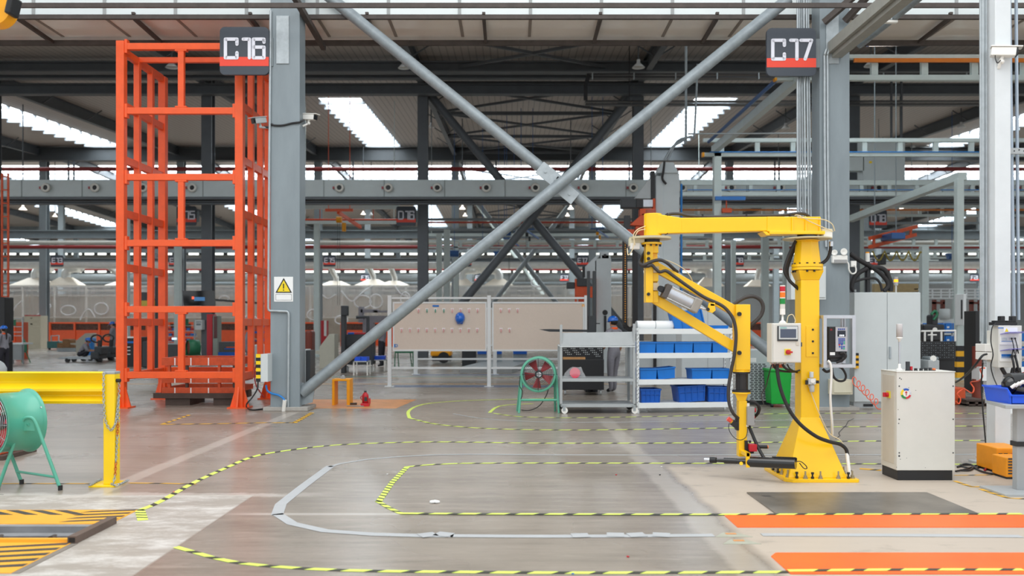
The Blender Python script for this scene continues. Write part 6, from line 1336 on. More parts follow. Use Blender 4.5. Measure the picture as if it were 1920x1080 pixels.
for i, (p0, p1, c0) in enumerate(((626, 646.5, 622), (657, 678, 654))):
    q = MB(); pbx(q, 1875, 1911, p0, p1, Yb_-.008, .01); pn = q.build('breaker_window', white_pl, bp, .002)
    q = MB(); q.prism([P(1875, p0+1, Yb_-.01), P(1911, p0, Yb_-.01), P(1911, p0-1, Yb_-.01), P(1875, p0, Yb_-.01)], (.03, -.13, .022)); q.build('flip_cover', purple_pl, bp)
    q = MB()
    for k in range(7 if i else 4): pbx(q, 1878.5+k*2.6, 1880.6+k*2.6, p0+7, p0+12, Yb_-.016, .01)
    q.build('breakers', blue_bin if i else light_grey, pn)
    q = MB(); pbx(q, 1878, 1900, p0+13.4, p0+14.4, Yb_-.012, .006); q.build('blue_stripe', blue_line, pn)
    for k in range(2):
        px, py = (1897+k*6.5, p0+8.5+(2 if i else 0)); q = MB(); q.cyl(P(px, py, Yb_-.05), P(px, py, Yb_-.012), .014 if i else .009, seg=12); q.build('plug', black, pn)
        hose_('plug_cable', [P(px, py+1, Yb_-.05), P(px+3, py+12, Yb_-.08), P(px+5+k, py+28, Yb_-.08), P(px+3, 690 if i else 655, Yb_-.06), P(px, 712 if i else 668, Yb_-.05)], .012 if i else .005, black, pn)
q = MB(); pbx(q, 1882, 1908, 614, 623, Yb_-.003, .004); lb2 = q.build('warning_label', paper, bp)
q = MB(); q.prism([P(1884, 622, Yb_-.004), P(1891, 622, Yb_-.004), P(1887.5, 615.3, Yb_-.004)], (0, -.002, 0)); q.build('warning_triangle', M('warn_yellow', '#f2d61c'), lb2)
q = MB(); pbx(q, 1870.5+1, 1882, 614, 615.5, Yb_-.003, .004); q.build('blue_label', blue_bin, bp)
for px, lb in ((1877, 'left black plug adaptor on top of the breaker panel'), (1898, 'right black plug adaptor on top of the breaker panel')):
    t = thing('plug_adaptor', lb, 'socket', P(px, 610, Yb_+.06)); q = MB(); pbx(q, px-12, px+10, 604, 610, Yb_, .12); pbx(q, px-9, px+8, 601, 604, Yb_+.01, .1); q.build('base', black, t, .006)
    q = MB(); pbx(q, px-.5, px+8, 592.5, 602, Yb_+.03, .07); q.build('plug', black, t, .008)
hose_('power_cord', [P(1866, 607, Yb_), P(1860, 615, Yb_-.02), P(1858, 640, Yb_-.02), P(1862, 665, Yb_-.04), P(1858, 685, Yb_-.02), P(1862, 705, Yb_-.03), P(1870, 724, Yb_-.1)], .006, black, None, 'thin black cord drooping left of the breaker panel', 'cable')
hose_('power_cord', [P(1850, 664, YP-.12), P(1842, 667, YP-.15), P(1832, 680, YP-.1), P(1815, 700, YP+.2), P(1800, 712, YP+.5), P(1792, 717, YP+.7)], .012, black, None, 'thick black cord slanting down left from the lower socket box', 'cable')
hose_('power_cord', [P(1843, 680, YP-.1), P(1840, 720, YP), P(1843, 770, YP), P(1848, 830, YP), P(1849, 860, 9.3), G(1842, 872, .01), G(1830, 880, .01), G(1800, 876, .01)], .008, black, None, 'long black cord hanging down to the floor left of the white post', 'cable')
for k, pts in enumerate([[(1878, 690), (1888, 706), (1905, 722), (1920, 730)], [(1900, 690), (1898, 706), (1908, 715), (1918, 718)], [(1910, 690), (1913, 704), (1922, 712)]]):
    hose_('black_cable', [P(a, b_, Yb_+.02) for a, b_ in pts], .022, rubber, None, ('thick black cable leaving the breaker panel at its left corner', 'thick black cable under the middle of the breaker panel', 'thick black cable under the right corner of the breaker panel')[k], 'cable')
# workbench with tray
wb = thing('workbench', 'grey workbench on a single steel leg at the right edge', 'workbench', (5.0, 8.15, 0)); zb_ = .835
q = MB(); q.prism([(4.58, 7.92, zb_-.035), (5.9, 7.92, zb_-.035), (5.9, 8.5, zb_-.035), (4.71, 8.5, zb_-.035)], (0, 0, .035)); q.build('bench_top', grey_sheet, wb, .004)
q = MB(); q.bx(X(1907, 8.05), X(1922, 8.05), 8.05, 8.13, .02, zb_-.03); q.build('leg', M('leg_grey', '#a3a6a8', .45, .1, .05), wb, .006)
q = MB(); q.bx(4.53, 5.2, 7.84, 8.27, 0, .022); q.build('foot_plate', grey_sheet, wb, .003)
q = MB(); q.bx(X(1906, 8.04), X(1923, 8.04), 8.035, 8.145, Z(837, 8.05), Z(828, 8.05)); q.build('black_tape_wrap', black, wb)
tr = thing('parts_tray', 'bright blue plastic tray on the workbench', 'tray', (5.0, 8.2, zb_))
q = MB(); x0, x1, y0, y1, h = 4.68, 5.75, 8.0, 8.42, .15
for (a, b_, c, d) in ((x0, x1, y0, y0+.012), (x0, x1, y1-.012, y1), (x1-.012, x1, y0, y1)): q.bx(a, b_, c, d, zb_, zb_+(.085 if c == y0 else h))
q.prism([(x0, y0, zb_), (x0, y1, zb_), (x0-.03, y1, zb_+h), (x0-.03, y0+.02, zb_+h), (x0, y0, zb_+.085)], (.012, 0, 0)); q.bx(x0, x1, y0, y1, zb_, zb_+.012); q.build('body', blue_vivid, tr, .003)
q = MB(); q.bx(x0-.045, x0-.02, y0+.02, y1, zb_+h-.014, zb_+h+.004).bx(x0-.02, x1, y0-.012, y0+.004, zb_+.075, zb_+.09); q.build('rim', blue_vivid, tr, .002)
tg = thing('air_tool', 'black hand tool with white grips lying in the blue tray', 'tool', (4.98, 8.2, zb_+.1)); yt2 = 8.12
q = MB(); q.cyl(P(1893, 716, yt2), P(1925, 712, yt2), .085, .07, 18).cyl(P(1898, 728, yt2-.03), P(1925, 738, yt2), .06, seg=14).sph(P(1897, 722, yt2), .09, 14); q.build('body', black_gloss, tg)
for k in range(4):
    p = P(1896+k*7, 727-k*3, yt2-.09); q = MB(); q.cyl(p, p+V((.035, -.02, .035)), .016, seg=10); q.build('white_grip', white_pl, tg)
q = MB(); q.cyl(P(1887, 726, 8.25), P(1887, 713, 8.25), .02, seg=12).cyl(P(1887, 713, 8.25), P(1887, 707, 8.25), .032, seg=14).bar(P(1880, 705, 8.25), P(1894, 705, 8.25), .02, .02); solo(q, 'drill_chuck', chrome, 'metal chuck standing upright in the blue tray', 'tool')
def welder(x0, x1, y0, y1, z1, label):
    t = thing('welding_set', label, 'machine', ((x0+x1)/2, (y0+y1)/2, 0))
    q = MB(); q.bx(x0, x1, y0, y1, .02, z1); q.build('housing', M('welder_orange', '#f29a12', .45, 0, .06), t, .01)
    q = MB()
    for k in range(6): q.bx(x0+.02, x0+.06, y0-.003, y0, .05+k*.03, .065+k*.03); q.bx(x0+.075, x0+.115, y0-.003, y0, .05+k*.03, .065+k*.03)
    q.build('vent_slots', charcoal, t)
    q = MB(); q.bx(x0+.01, x1-.01, y0+.01, y1-.01, 0, .02); q.build('feet', black, t)
welder(5.14, 5.45, 9.05, 9.45, .27, 'larger orange welding set on the floor by the white post'); welder(5.05, 5.3, 8.72, 8.98, .22, 'smaller orange welding set beside the workbench leg')
for pts, m, lb in (([(1792, 886), (1815, 881), (1835, 874), (1848, 880), (1870, 884), (1895, 888), (1905, 890)], black, 'black cable lying along the floor toward the welding sets'), ([(1795, 878), (1810, 872), (1825, 876), (1818, 884), (1800, 884)], black, 'loop of black cable on the floor right of the operator cabinet'), ([(1800, 874), (1822, 874), (1832, 882), (1850, 889), (1880, 892)], black, 'second black cable on the floor by the welding sets'), ([(1846, 884), (1856, 876), (1868, 872), (1880, 884), (1890, 888), (1870, 889)], M('crimson_cable', '#a01d35', .5, 0, 0), 'crimson cable tangled on the floor by the welding sets')):
    hose_('floor_cable', [G(a, b_, .014) for a, b_ in pts], .010, m, None, lb, 'cable')
hose_('welding_cable', [P(1866, 876, 9.0), P(1868, 868, 9.0), P(1880, 858, 9.0), P(1905, 850, 9.0), P(1912, 849, 8.9)], .012, M('crimson_cable', '#a01d35'), None, 'crimson cable draped over the larger welding set', 'cable')
# ================================================================ LIGHT CRANE RAILS AT THE RIGHT
def ladder_rail(Y, px0, px1, t0, t1, b0, b1, label, step=66, blue=None, orange_=None, cap=False):
    t = thing('crane_rail', label, 'crane rail', P((px0+px1)/2, b1, Y))
    for (p0, p1, nm) in ((t0, t1, 'top_chord'), (b0, b1, 'bottom_chord')):
        q = MB(); pbx(q, px0, px1, p0, p1, Y, .14); q.build(nm, rail_paint, t, .006)
    px = px0+step*.45
    while px < px1:
        q = MB(); pbx(q, px, px+step*.13, t1, b0, Y+.02, .10); q.build('web_post', rail_paint, t); px += step
    if blue: q = MB(); q.cyl(P(px0+12, blue, Y-.03), P(px1, blue, Y-.03), .02, seg=6); q.build('air_line', blue_line, t)
    if orange_: q = MB(); pbx(q, px0+10, px1, orange_[0], orange_[1], Y-.06, .06); q.build('conductor_bar', M('conductor_orange', '#d9770f', .45, 0, .05), t)
    if Y > 50:
        q = MB()
        for px in (px0+20, px1-20): q.cyl(P(px, t0, Y+.07), (X(px, Y), Y+.07, roof_z(Y)-.02), .02, seg=6)
        q.build('hanger', mid_steel, t)
    if cap: q = MB(); pbx(q, px0-2, px0+2, b0-.5, b1+.5, Y-.01, .16); q.build('end_stop', amber, t)
    return t
ladder_rail(20.0, 1592, 2300, 102, 109, 140, 150, 'nearest crane rail with an orange bar, high at the upper right', 94, None, (109, 116))
ladder_rail(20.0, 1455, 1530, 143, 145, 146, 150, 'stub end of the nearest crane rail under sign C17', 60, None, None, True)
ladder_rail(28.0, 1319, 2150, 259, 266, 286, 293, 'second crane rail with a blue line, at the height of the roof beam', 67, 285, None, True)
ladder_rail(34.5, 1277, 2100, 338, 347, 360, 367, 'third crane rail in front of the nozzled duct, with a bright blue line', 52, 356)
ladder_rail(42.0, 1200, 2100, 384.5, 389.5, 401.5, 406, 'fourth crane rail carrying a dull orange bar, above the yellow beam', 42, None, (392, 395))
for Y, px0, px1, py, h, lb in ((46, 800, 1230, 411, 4, 'grey girder of the far crane frames with a red line below it'), (49, 800, 1230, 430, 3.5, 'second grey girder of the far crane frames'), (52, 800, 1320, 440, 5, 'pale green-grey girder behind the far X brace'), (45, 563, 748, 386.5, 10, 'pale beam left of sign D16'), (48, 563, 748, 415.5, 8, 'second pale beam lower left of sign D16'), (50, 1640, 1900, 418, 4, 'grey girder behind sign D18'), (54, 1640, 1900, 446, 5, 'grey girder above the orange hoist rail')):
    q = MB(); pbx(q, px0, px1, py-h/2, py+h/2, Y, .25)
    for px in (px0+9, px1-9): q.cyl(P(px, py, Y+.12), (X(px, Y), Y+.12, roof_z(Y)-.02), .02, seg=6)
    solo(q, 'crane_girder', rail_paint if 'pale' in lb else mid_steel, lb, 'girder')
q = MB(); q.cyl(P(800, 417, 46), P(1230, 417, 46), .05, seg=8); solo(q, 'red_conduit', M('red_line', '#b5402c', .5, 0, 0), 'thin red line under the far grey girder', 'pipe')
q = MB(); q.cyl(P(563, 412, 45.5), P(748, 412, 45.5), .05, seg=8); [q.cyl(P(a, 412, 45.5), P(a, 391, 45.2), .02, seg=6) for a in (600, 700)]; solo(q, 'red_conduit', M('red_line2', '#d8512f', .5, 0, 0), 'thin orange-red line left of sign D16', 'pipe')
for Y, px0, px1, t0, t1, b0, b1, lb in ((50, 800, 1330, 450, 453, 462, 465, 'far crane rail at the level of the yellow elbow'), (55, 1440, 2050, 444, 447, 459, 462, 'far crane rail behind the yellow post head'), (58, 1690, 2050, 470, 472.5, 482, 484.5, 'lowest far crane rail at the right'), (62, 1300, 1760, 477, 479.5, 487, 489, 'far crane rail behind the yellow post hoses')):
    ladder_rail(Y, px0, px1, t0, t1, b0, b1, lb, 42)
# long rails running away from the camera
def long_rail(x, z, y0, y1, w_, h, m, label):
    q = MB(); q.bar((x, y0, z), (x, y1, z), w_, h); return solo(q, 'runway_rail', m, label, 'runway')
Zr = Z(155, 20.0)
long_rail(6.7, Zr+.1, 19.5, 28.3, 0.19, .24, rail_paint, 'long rail slanting away behind sign C17')
q = MB(); q.cyl((6.45, 19.5, Zr+.3), (6.45, 28, Zr+.3), .05, seg=8); solo(q, 'blue_pipe', M('dull_blue', '#2d5a94', .4, 0, 0), 'blue pipe slanting along the rail behind sign C17', 'pipe')
xr, zr = X(1556, YC)+.12, Z(108, YC)+.12
q = MB(); q.bar((xr, YC-.02, zr), (xr, 7.5, zr), .18, .26).bar((xr-.13, YC-.02, zr+.05), (xr-.13, 7.5, zr+.05), .07, .2); solo(q, 'cable_tray', M('dull_grey_tray', '#98978f', .5, 0, .08), 'big grey cable tray slanting up from the right big column', 'cable tray')
q = MB(); q.cyl((xr+.42, YC-.02, zr+.1), (xr+.42, 7.5, zr+.1), .06, seg=10); solo(q, 'conduit', galv_dark, 'conduit running beside the slanting grey cable tray', 'conduit')
lt = thing('tube_light', 'short white tube light beside the slanting cable tray', 'lamp', P(1670, 39, 14)); q = MB(); pbx(q, 1651, 1684, 37, 42, 14, .08); q.build('housing', white_pl, lt, .01); q = MB(); q.cyl(P(1672, 37, 14.05), P(1672, 30, 14.05), .02, seg=6); q.build('hanger', galv, lt)
lt = thing('tube_light', 'long glowing tube light high at the right', 'lamp', P(1760, 82, 18)); q = MB(); q.cyl(P(1628, 84, 18), P(1920, 80, 19), .035, seg=10); q.build('tube', tube_glow, lt); q = MB(); q.cyl(P(1625, 84, 18), P(1629, 84, 18), .04, seg=10); q.build('end_cap', M('blue_cap', '#8f9fd0', .5, 0, 0), lt)
q = MB(); q.bar((X(1805, 24), 24, Z(330, 24)), (X(1805, 24), 32, Z(330, 24)-.25), .25, .22); solo(q, 'runway_rail', rail_paint, 'pale rail slanting away from the head of the striped post', 'runway')
# posts of the crane frames
def post_(px0, px1, top, Y, label, stripes=False, m=rail_paint):
    t = thing('crane_post', label, 'post', (X((px0+px1)/2, Y), Y, 0)); x0, x1 = X(px0, Y), X(px1, Y)
    q = MB(); q.bx(x0, x1, Y, Y+(x1-x0), .01, Z(top, Y)); q.build('shaft', m, t, .01)
    q = MB(); q.bx(x0-.1, x1+.1, Y-.1, Y+(x1-x0)+.1, 0, .012); q.build('base_plate', m, t)
    if stripes:
        q = MB()
        for k in range(6): q.bx(x0-.012, x1+.012, Y-.012, Y+(x1-x0)+.012, .05+k*.15, .2+k*.15, k % 2)
        q.build('hazard_stripes', [M('hazard_amber', '#f0b21a'), ink], t)
post_(1339, 1353, 283, 28.0, 'pale post carrying the second crane rail, behind the yellow beam')
post_(1795, 1808, 335, 24.0, 'pale post with yellow and black stripes at its foot', True)
post_(1729, 1742, 462, 33.0, 'pale post behind the black pegboard bench')
post_(1788, 1795, 455, 40.0, 'thin pale post just left of the striped post')
post_(1430, 1442, 445, 42.0, 'pale post left of the cream control box'); post_(1470, 1480, 440, 44.0, 'pale post behind the stack light')
post_(818, 828, 438, 46.0, 'pale post right of the dark D16 column'); post_(832, 843, 430, 44.0, 'wider pale post second from the dark D16 column'); post_(850, 859, 455, 50.0, 'pale post third from the dark D16 column'); post_(588, 598, 420, 40.0, 'pale post just right of the left big column'); post_(1372, 1380, 450, 50.0, 'thin pale post behind the elbow loop hose'); post_(1610, 1620, 405, 43.0, 'pale post left of sign D18')
post_(326, 337, 460, 40.0, 'pale post behind the orange cage, left of the screen'); post_(230, 240, 400, 37.0, 'pale post behind the left side of the orange cage')
# hoists
def hoist(px, py, Y, s, label, body, arm_m, tilt=0):
    t = thing('chain_hoist', label, 'hoist', P(px, py, Y)); u = Y/FPX
    q = MB(); q.bar(P(px-26*s, py-18*s, Y), P(px+26*s, py-18*s+tilt, Y), 4*u, 5*s*u, up=(0, 0, 1)); [q.cyl(P(px+d*s, py-18*s, Y), (X(px+d*s, Y), Y, roof_z(Y)-.02), .018, seg=6) for d in (-20, 20)]; q.build('end_carriage', arm_m, t)
    q = MB(); q.bar(P(px-2*s, py-14*s, Y), P(px+40*s, py+14*s, Y+2.5), 5*s*u, 6*s*u); q.build('jib_beam', arm_m, t)
    q = MB(); q.cyl(P(px-5*s, py, Y-.2), P(px+5*s, py, Y-.2), 6*s*u, seg=14).cyl(P(px+9*s, py+6*s, Y-.2), P(px+9*s, py+22*s, Y-.2), 4*s*u, seg=12); q.build('motor', body, t)
    q = MB()
    for dx in (-3, 1): q.tube([P(px+dx*s, py, Y-.2), P(px+dx*s, py+160*s, Y-.2)], .35*u, 4)
    q.build('chain_line', charcoal, t)
hoist(636, 412, 44.0, 1.0, 'orange jib hoist hanging left of sign D16', amber, orange)
hoist(988, 440, 47.0, .55, 'dark hoist hanging in front of the far X brace', charcoal, M('dull_blue', '#2d5a94')); hoist(955, 455, 52.0, .45, 'small dark hoist left of the far X brace centre', charcoal, M('dull_blue', '#2d5a94')); hoist(1120, 438, 44.0, .5, 'small hoist with yellow hook above the pale lift', amber, M('dull_blue', '#2d5a94'))
for (px, py, Y, lb) in ((950, 436, 48, 'blue hoist motor left of the far X brace'), (905, 462, 50, 'blue trolley motor under the thick brace pipe'), (852, 476, 50, 'blue motor beside the pale posts'), (935, 477, 54, 'lower blue motor behind the far X brace'), (1785, 481, 48, 'blue motor beside the striped post')):
    q = MB(); q.cyl(P(px-8, py, Y), P(px+8, py, Y), .18, seg=12).ob(P(px-2, py-4, Y), .5, .3, .12); q.cyl(P(px, py-4, Y), (X(px, Y), Y, roof_z(Y)-.02), .015, seg=6); solo(q, 'crane_motor', M('dull_blue', '#2d5a94'), lb, 'motor')
t = thing('hoist_rail', 'orange ladder-like hoist rail above the two-door cabinet', 'hoist rail', P(1700, 460, 30))
for (a, b_) in (((1631, 447), (1718, 425)), ((1631, 463), (1716, 440))):
    q = MB(); q.bar(P(a[0], a[1], 30), P(b_[0], b_[1], 32), .12, .12); q.build('chord', orange_dk, t)
for k in range(5):
    f = .08+k*.2; a = P(1631, 447, 30).lerp(P(1718, 425, 32), f); b_ = P(1631, 463, 30).lerp(P(1716, 440, 32), f); q = MB(); q.bar(a, b_, .07, .1, up=(0, 1, 0)); q.build('rung', orange_dk, t)
q = MB(); [q.cyl(P(a, b_, 30.5), (X(a, 30.5), 30.5, roof_z(30.5)-.02), .018, seg=6) for a, b_ in ((1640, 445), (1680, 434))]; q.build('hanger', mid_steel, t)
q = MB(); pbx(q, 1672, 1698, 436, 448, 29.6, .9); q.build('drive_unit', M('dull_blue', '#2d5a94'), t, .02)
q = MB(); q.tube([P(1636+k*1.5, 470+18*abs(math.sin(k*.21))+(0 if k % 2 else 1), 30) for k in range(62)], .03, 5); q.build('festoon_cable', M('festoon_yellow', '#8a7a2a', .5, 0, 0), t)
q = MB(); pbx(q, 1652, 1662, 476, 496, 30, .3); q.build('chain_bag', black, t, .02)
q = MB(); q.bar(P(1341, 372, 27.96), P(1397, 372, 27.96), .12, .12); solo(q, 'blue_rail', M('rail_blue', '#2f74c0', .4, 0, 0), 'short blue rail behind the pale crane post', 'rail')
q = MB(); q.ob(P(1362, 395, 27.96), .3, .2, .14).cyl(P(1362, 394, 27.96), P(1362, 371, 27.96), .02, seg=6); solo(q, 'rail_trolley', orange_dk, 'small orange and blue trolley beside the pale crane post', 'trolley')
# droppers from the roof at centre right
cond([P(1286, -5, 21), P(1286, 250, 21), P(1282, 262, 21), P(1262, 275, 21), P(1246, 300, 21)], .03, 'thin dropper pipe bending down to the tall lift column', galv_dark, 'dropper_pipe')
cond([P(1308, 120, 21), P(1302, 250, 21), P(1296, 256, 21), P(1270, 265, 21), P(1252, 300, 21)], .025, 'second dropper pipe bending to the tall lift column', galv_dark, 'dropper_pipe')
q = MB(); q.cyl(P(1290, 251, 21), P(1500, 250, 21), .02, seg=6); solo(q, 'dropper_pipe', galv, 'thin level pipe at the height of the second crane rail', 'pipe')
for i, (px, a, b_, Y) in enumerate(((1180, 300, 340, 60.3), (1186, 300, 340, 60.3), (1672, 146, 340, 36.9), (1691, 146, 340, 36.9), (128, 300, 340, 60.3), (138, 300, 340, 60.3), (662, 300, 340, 60.3), (930, 300, 340, 60.3), (1453, 300, 340, 60.3), (1461, 300, 340, 60.3))):
    q = MB(); pbx(q, px-1.6, px+1.6, a, b_, Y, .08); solo(q, 'hanger_rod', dark_steel, 'dark hanger rod between roof beam and duct, number %d in its pair order' % i if False else ['left rod of a pair beside the right dark column', 'right rod of a pair beside the right dark column', 'left of two dark rods right of the big column', 'right of two dark rods right of the big column', 'left rod of the pair at the far left above the duct', 'right rod of the pair at the far left above the duct', 'lone dark rod above the duct right of the big column', 'lone dark rod above the duct in the middle bay', 'left rod of a pair above the third crane rail', 'right rod of a pair above the third crane rail'][i], 'hanger')
q = MB(); pbx(q, 1618, 1697, 262, 340, 36.3, .6); dk = solo(q, 'duct_riser', duct_grey, 'pale square duct riser behind the crane rails right of the big column', 'duct', bev=.01)
q = MB(); pbx(q, 1590, 1620, 290, 320, 36.3, .4); solo(q, 'fan_box', duct_grey, 'pale box tight against the right big column above the third rail', 'box')
q = MB(); pbx(q, 1630, 1635, 302, 306, 36.28, .02); solo(q, 'yellow_tag', M('hazard_yellow', '#f4cf12'), 'small yellow tag on the pale duct riser', 'tag')
t = thing('cable_ladder', 'black cable tray hanging in front of the roof beam, right of the middle', 'cable tray', P(1190, 140, 34))
for py, a in ((137.5, 1100), (188, 1098)):
    q = MB(); pbx(q, a, 1900, py, py+1.2, 34, .3); pbx(q, a, 1900, py+5.5, py+8, 34, .3); q.build('tray_rail', black, t)
q = MB(); q.bar(P(1104, 140, 34), P(1098, 160, 34), .15, .12, up=(0, 1, 0)).bar(P(1098, 160, 34), P(1098, 188, 34), .15, .12, up=(0, 1, 0)); q.build('tray_bend', black, t)
q = MB(); [q.cyl(P(a, 138, 34.15), (X(a, 34.15), 34.15, roof_z(34.15)-.02), .02, seg=6) for a in (1180, 1880)]; [q.cyl(P(a, 188, 34.15), P(a, 142, 34.15), .02, seg=6) for a in (1180, 1880)]; q.build('hanger', black, t)
q = MB(); [pbx(q, 1110+k*78, 1112+k*78, 136, 148, 33.95, .1) for k in range(10)]; q.build('tray_bracket', galv, t)
# ================================================================ PENDANT LAMPS
def lamp(px, py, Y, rpx, label, on=False):
    s = Y/FPX; t = thing('pendant_lamp', label, 'lamp', P(px, py, Y)); r = rpx*s; c = P(px, py, Y)
    q = MB(); q.lathe([(r*.28, r*1.25), (r*.3, r*.75), (r*.55, r*.5), (r, 0), (r*.97, 0), (r*.5, r*.45)], c, (0, 0, 1), 20); q.build('shade', lamp_glow if on else white_p, t)
    q = MB(); q.lathe([(0, .02), (r*.8, .03), (0, .0)], c+V((0, 0, r*.12)), (0, 0, 1), 16); q.build('diffuser', lamp_glow if on else cream, t)
    q = MB(); top = roof_z(Y)-.02; q.cyl(c+V((0, 0, r*1.2)), (c.x, Y, max(top, c.z+r*1.4)), .03, seg=6); q.build('stem', dark_steel, t)
for a in ((757, 128, 33, 11, 'unlit bell lamp half hidden behind the thick brace pipe at the top'), (1197, 127, 33, 12, 'unlit bell lamp under the roof right of the middle'), (322, 127, 33, 12, 'unlit bell lamp inside the top of the orange cage'), (1633, 124, 33, 13, 'unlit bell lamp behind the nearest crane rail'), (1473, 241, 47, 8, 'small unlit bell lamp under the rafter right of the skylight'), (1802, 239, 47, 8, 'small unlit bell lamp left of the white post'), (808, 239, 47, 7, 'small dark bell lamp beside the dark D16 column'), (696, 404, 62, 5, 'small bell lamp below the duct, right of the orange hoist', 0), (1712, 276, 60, 5, 'tiny bell lamp behind the second crane rail')): lamp(*a[:5])
for a in ((867, 392, 50, 6, 'glowing bell lamp under the duct left of the X brace centre'), (1070, 392, 50, 6, 'glowing bell lamp under the duct right of the X brace centre'), (43, 393, 46, 7, 'glowing bell lamp at the far left under the duct'), (872, 405, 66, 4.5, 'smaller glowing bell lamp just below the left centre one'), (1064, 405, 66, 4.5, 'smaller glowing bell lamp just below the right centre one'), (1688, 391, 44, 6, 'glowing bell lamp above sign D18'), (103, 406, 66, 4.5, 'small pale bell lamp under the left skylight'), (681, 402, 60, 4.8, 'glowing lamp over the orange jib hoist')): lamp(*a, on=True)
# ================================================================ CURTAINED BOOTH, HOODS AND ORANGE GUARDS IN THE FAR BAY
YH = 64.0
bt_ = thing('curtained_booth', 'long far booth with clear plastic curtains and white frame', 'booth', (X(480, YH), YH, 0))
cm = bpy.data.materials.new('clear_curtain'); cm.use_nodes = True; b = cm.node_tree.nodes['Principled BSDF']; b.inputs['Base Color'].default_value = (.86, .85, .83, 1); b.inputs['Alpha'].default_value = .30; b.inputs['Roughness'].default_value = .25
q = MB(); pts = []
for k in range(221): px = -140+k*6.2; pts.append((X(px, YH), YH+.12*math.sin(k*.9)))
for (a, c) in zip(pts, pts[1:]): q.add([(a[0], a[1], Z(594, YH)), (c[0], c[1], Z(594, YH)), (c[0], c[1], Z(537, YH)), (a[0], a[1], Z(537, YH))], [(0, 1, 2, 3)], 0, True)
q.build('curtain', cm, bt_)
wm = M('booth_white', '#cfcdc6', .5, 0, .03)
for py0, py1 in ((535, 538.5), (543, 546), (553, 555), (594, 596.5)):
    q = MB(); pbx(q, -140, 1225, py0, py1, YH+(.3 if py0 in (535, 594) else 2.2), .2); q.build('frame_rail', wm, bt_)
for k in range(23):
    q = MB(); pbx(q, -140+k*60, -137.5+k*60, 537, 645, YH+.2, .1); q.build('frame_post', wm, bt_)
q = MB(); pbx(q, -140, 1225, 552, 646, YH+5, .2); q.build('rear_wall', M('booth_rear', '#aca498', .6, 0, .14, 1.2), bt_)
bm = M('film_tape_white', '#e6e8ea', .4, 0, 0)
for k, (px, py, a, b_) in enumerate(((128, 582, 14, 9), (190, 579, 13, 11), (250, 580, 10, 8), (420, 560, 9, 5), (470, 600, 12, 9), (590, 590, 14, 10), (640, 600, 12, 8), (680, 566, 16, 12), (705, 565, 12, 13), (760, 560, 9, 12), (1005, 530, 9, 8), (1150, 600, 10, 9))):
    q = MB(); q.tube([P(px+a*math.cos(i*.393), py+b_*math.sin(i*.393), YH-.2) for i in range(16)], .05, 5, closed=True); q.build('curtain_loop', bm, bt_)
for pts in ([(150, 600), (158, 585), (168, 580), (178, 595)], [(640, 545), (660, 565), (680, 548), (700, 535)], [(740, 535), (750, 550), (765, 556)], [(80, 560), (95, 575), (70, 590)], [(20, 590), (30, 575), (40, 565)], [(600, 548), (615, 560), (630, 552)]):
    q = MB(); q.tube(cr([P(a, b_, YH-.2) for a, b_ in pts], 5), .05, 5); q.build('curtain_cord', bm, bt_)
hm = M('hood_cream', '#d6ccbd', .5, 0, .03)
def hood(px, Y, w_, py0, py1, label, neck=True, dirx=1):
    t = thing('fume_hood', label, 'hood', P(px, py1, Y)); s = Y/FPX
    q = MB(); a = w_/2*s; z0, z1 = Z(py1, Y), Z(py0, Y); x = X(px, Y); b_ = 10*s
    q.frus([(x-a, Y-a*.6, z0), (x+a, Y-a*.6, z0), (x+a, Y+a*.6, z0), (x-a, Y+a*.6, z0)], [(x-b_, Y-b_*.6, z1), (x+b_, Y-b_*.6, z1), (x+b_, Y+b_*.6, z1), (x-b_, Y+b_*.6, z1)]); q.build('canopy', hm, t)
    q = MB(); pts = [V((x, Y, z1-.1)), V((x, Y, z1+8*s)), V((x+dirx*5*s, Y, z1+15*s)), V((x+dirx*16*s, Y, z1+17*s)), V((x+dirx*30*s, Y-.3, z1+17*s)), V((x+dirx*34*s, 67.0, Z(494, 67)))] if neck else [V((x, Y, z1-.1)), V((x, Y, z1+.3)), V((x, 67.0, Z(494, 67)))]
    q.tube(cr(pts, 4) if neck else pts, 8*s if neck else 5*s, 12); q.build('exhaust_duct', duct_metal, t)
YHd = 68.0
hood(67, YHd, 80, 521, 537, 'cream hood at the far left, left of the E13 column'); hood(124, YHd, 66, 520, 537, 'cream hood just right of the E13 column'); hood(700-0, YHd+2, 0.1+70, 524, 537, 'cream hood behind the dark D16 column', False); hood(935, YHd, 60, 523, 537, 'cream hood in the middle under the far X brace', True, -1); hood(866, YHd, 54, 523, 537, 'cream hood left of the far X brace foot', True, 1); hood(1330, YHd, 50, 520, 537, 'cream hood behind the yellow links', True, -1); hood(630, YHd+2, 62, 527, 537, 'low pale hood right of the E15 sign', False); hood(740, YHd+2, 64, 527, 537, 'low pale hood left of the dark D16 column', False); hood(230, YHd+2, 60, 528, 537, 'low pale hood seen at the left edge of the cage', False); hood(1420, YHd, 46, 525, 537, 'cream hood left of the stack light', False)
Yo = 58.0
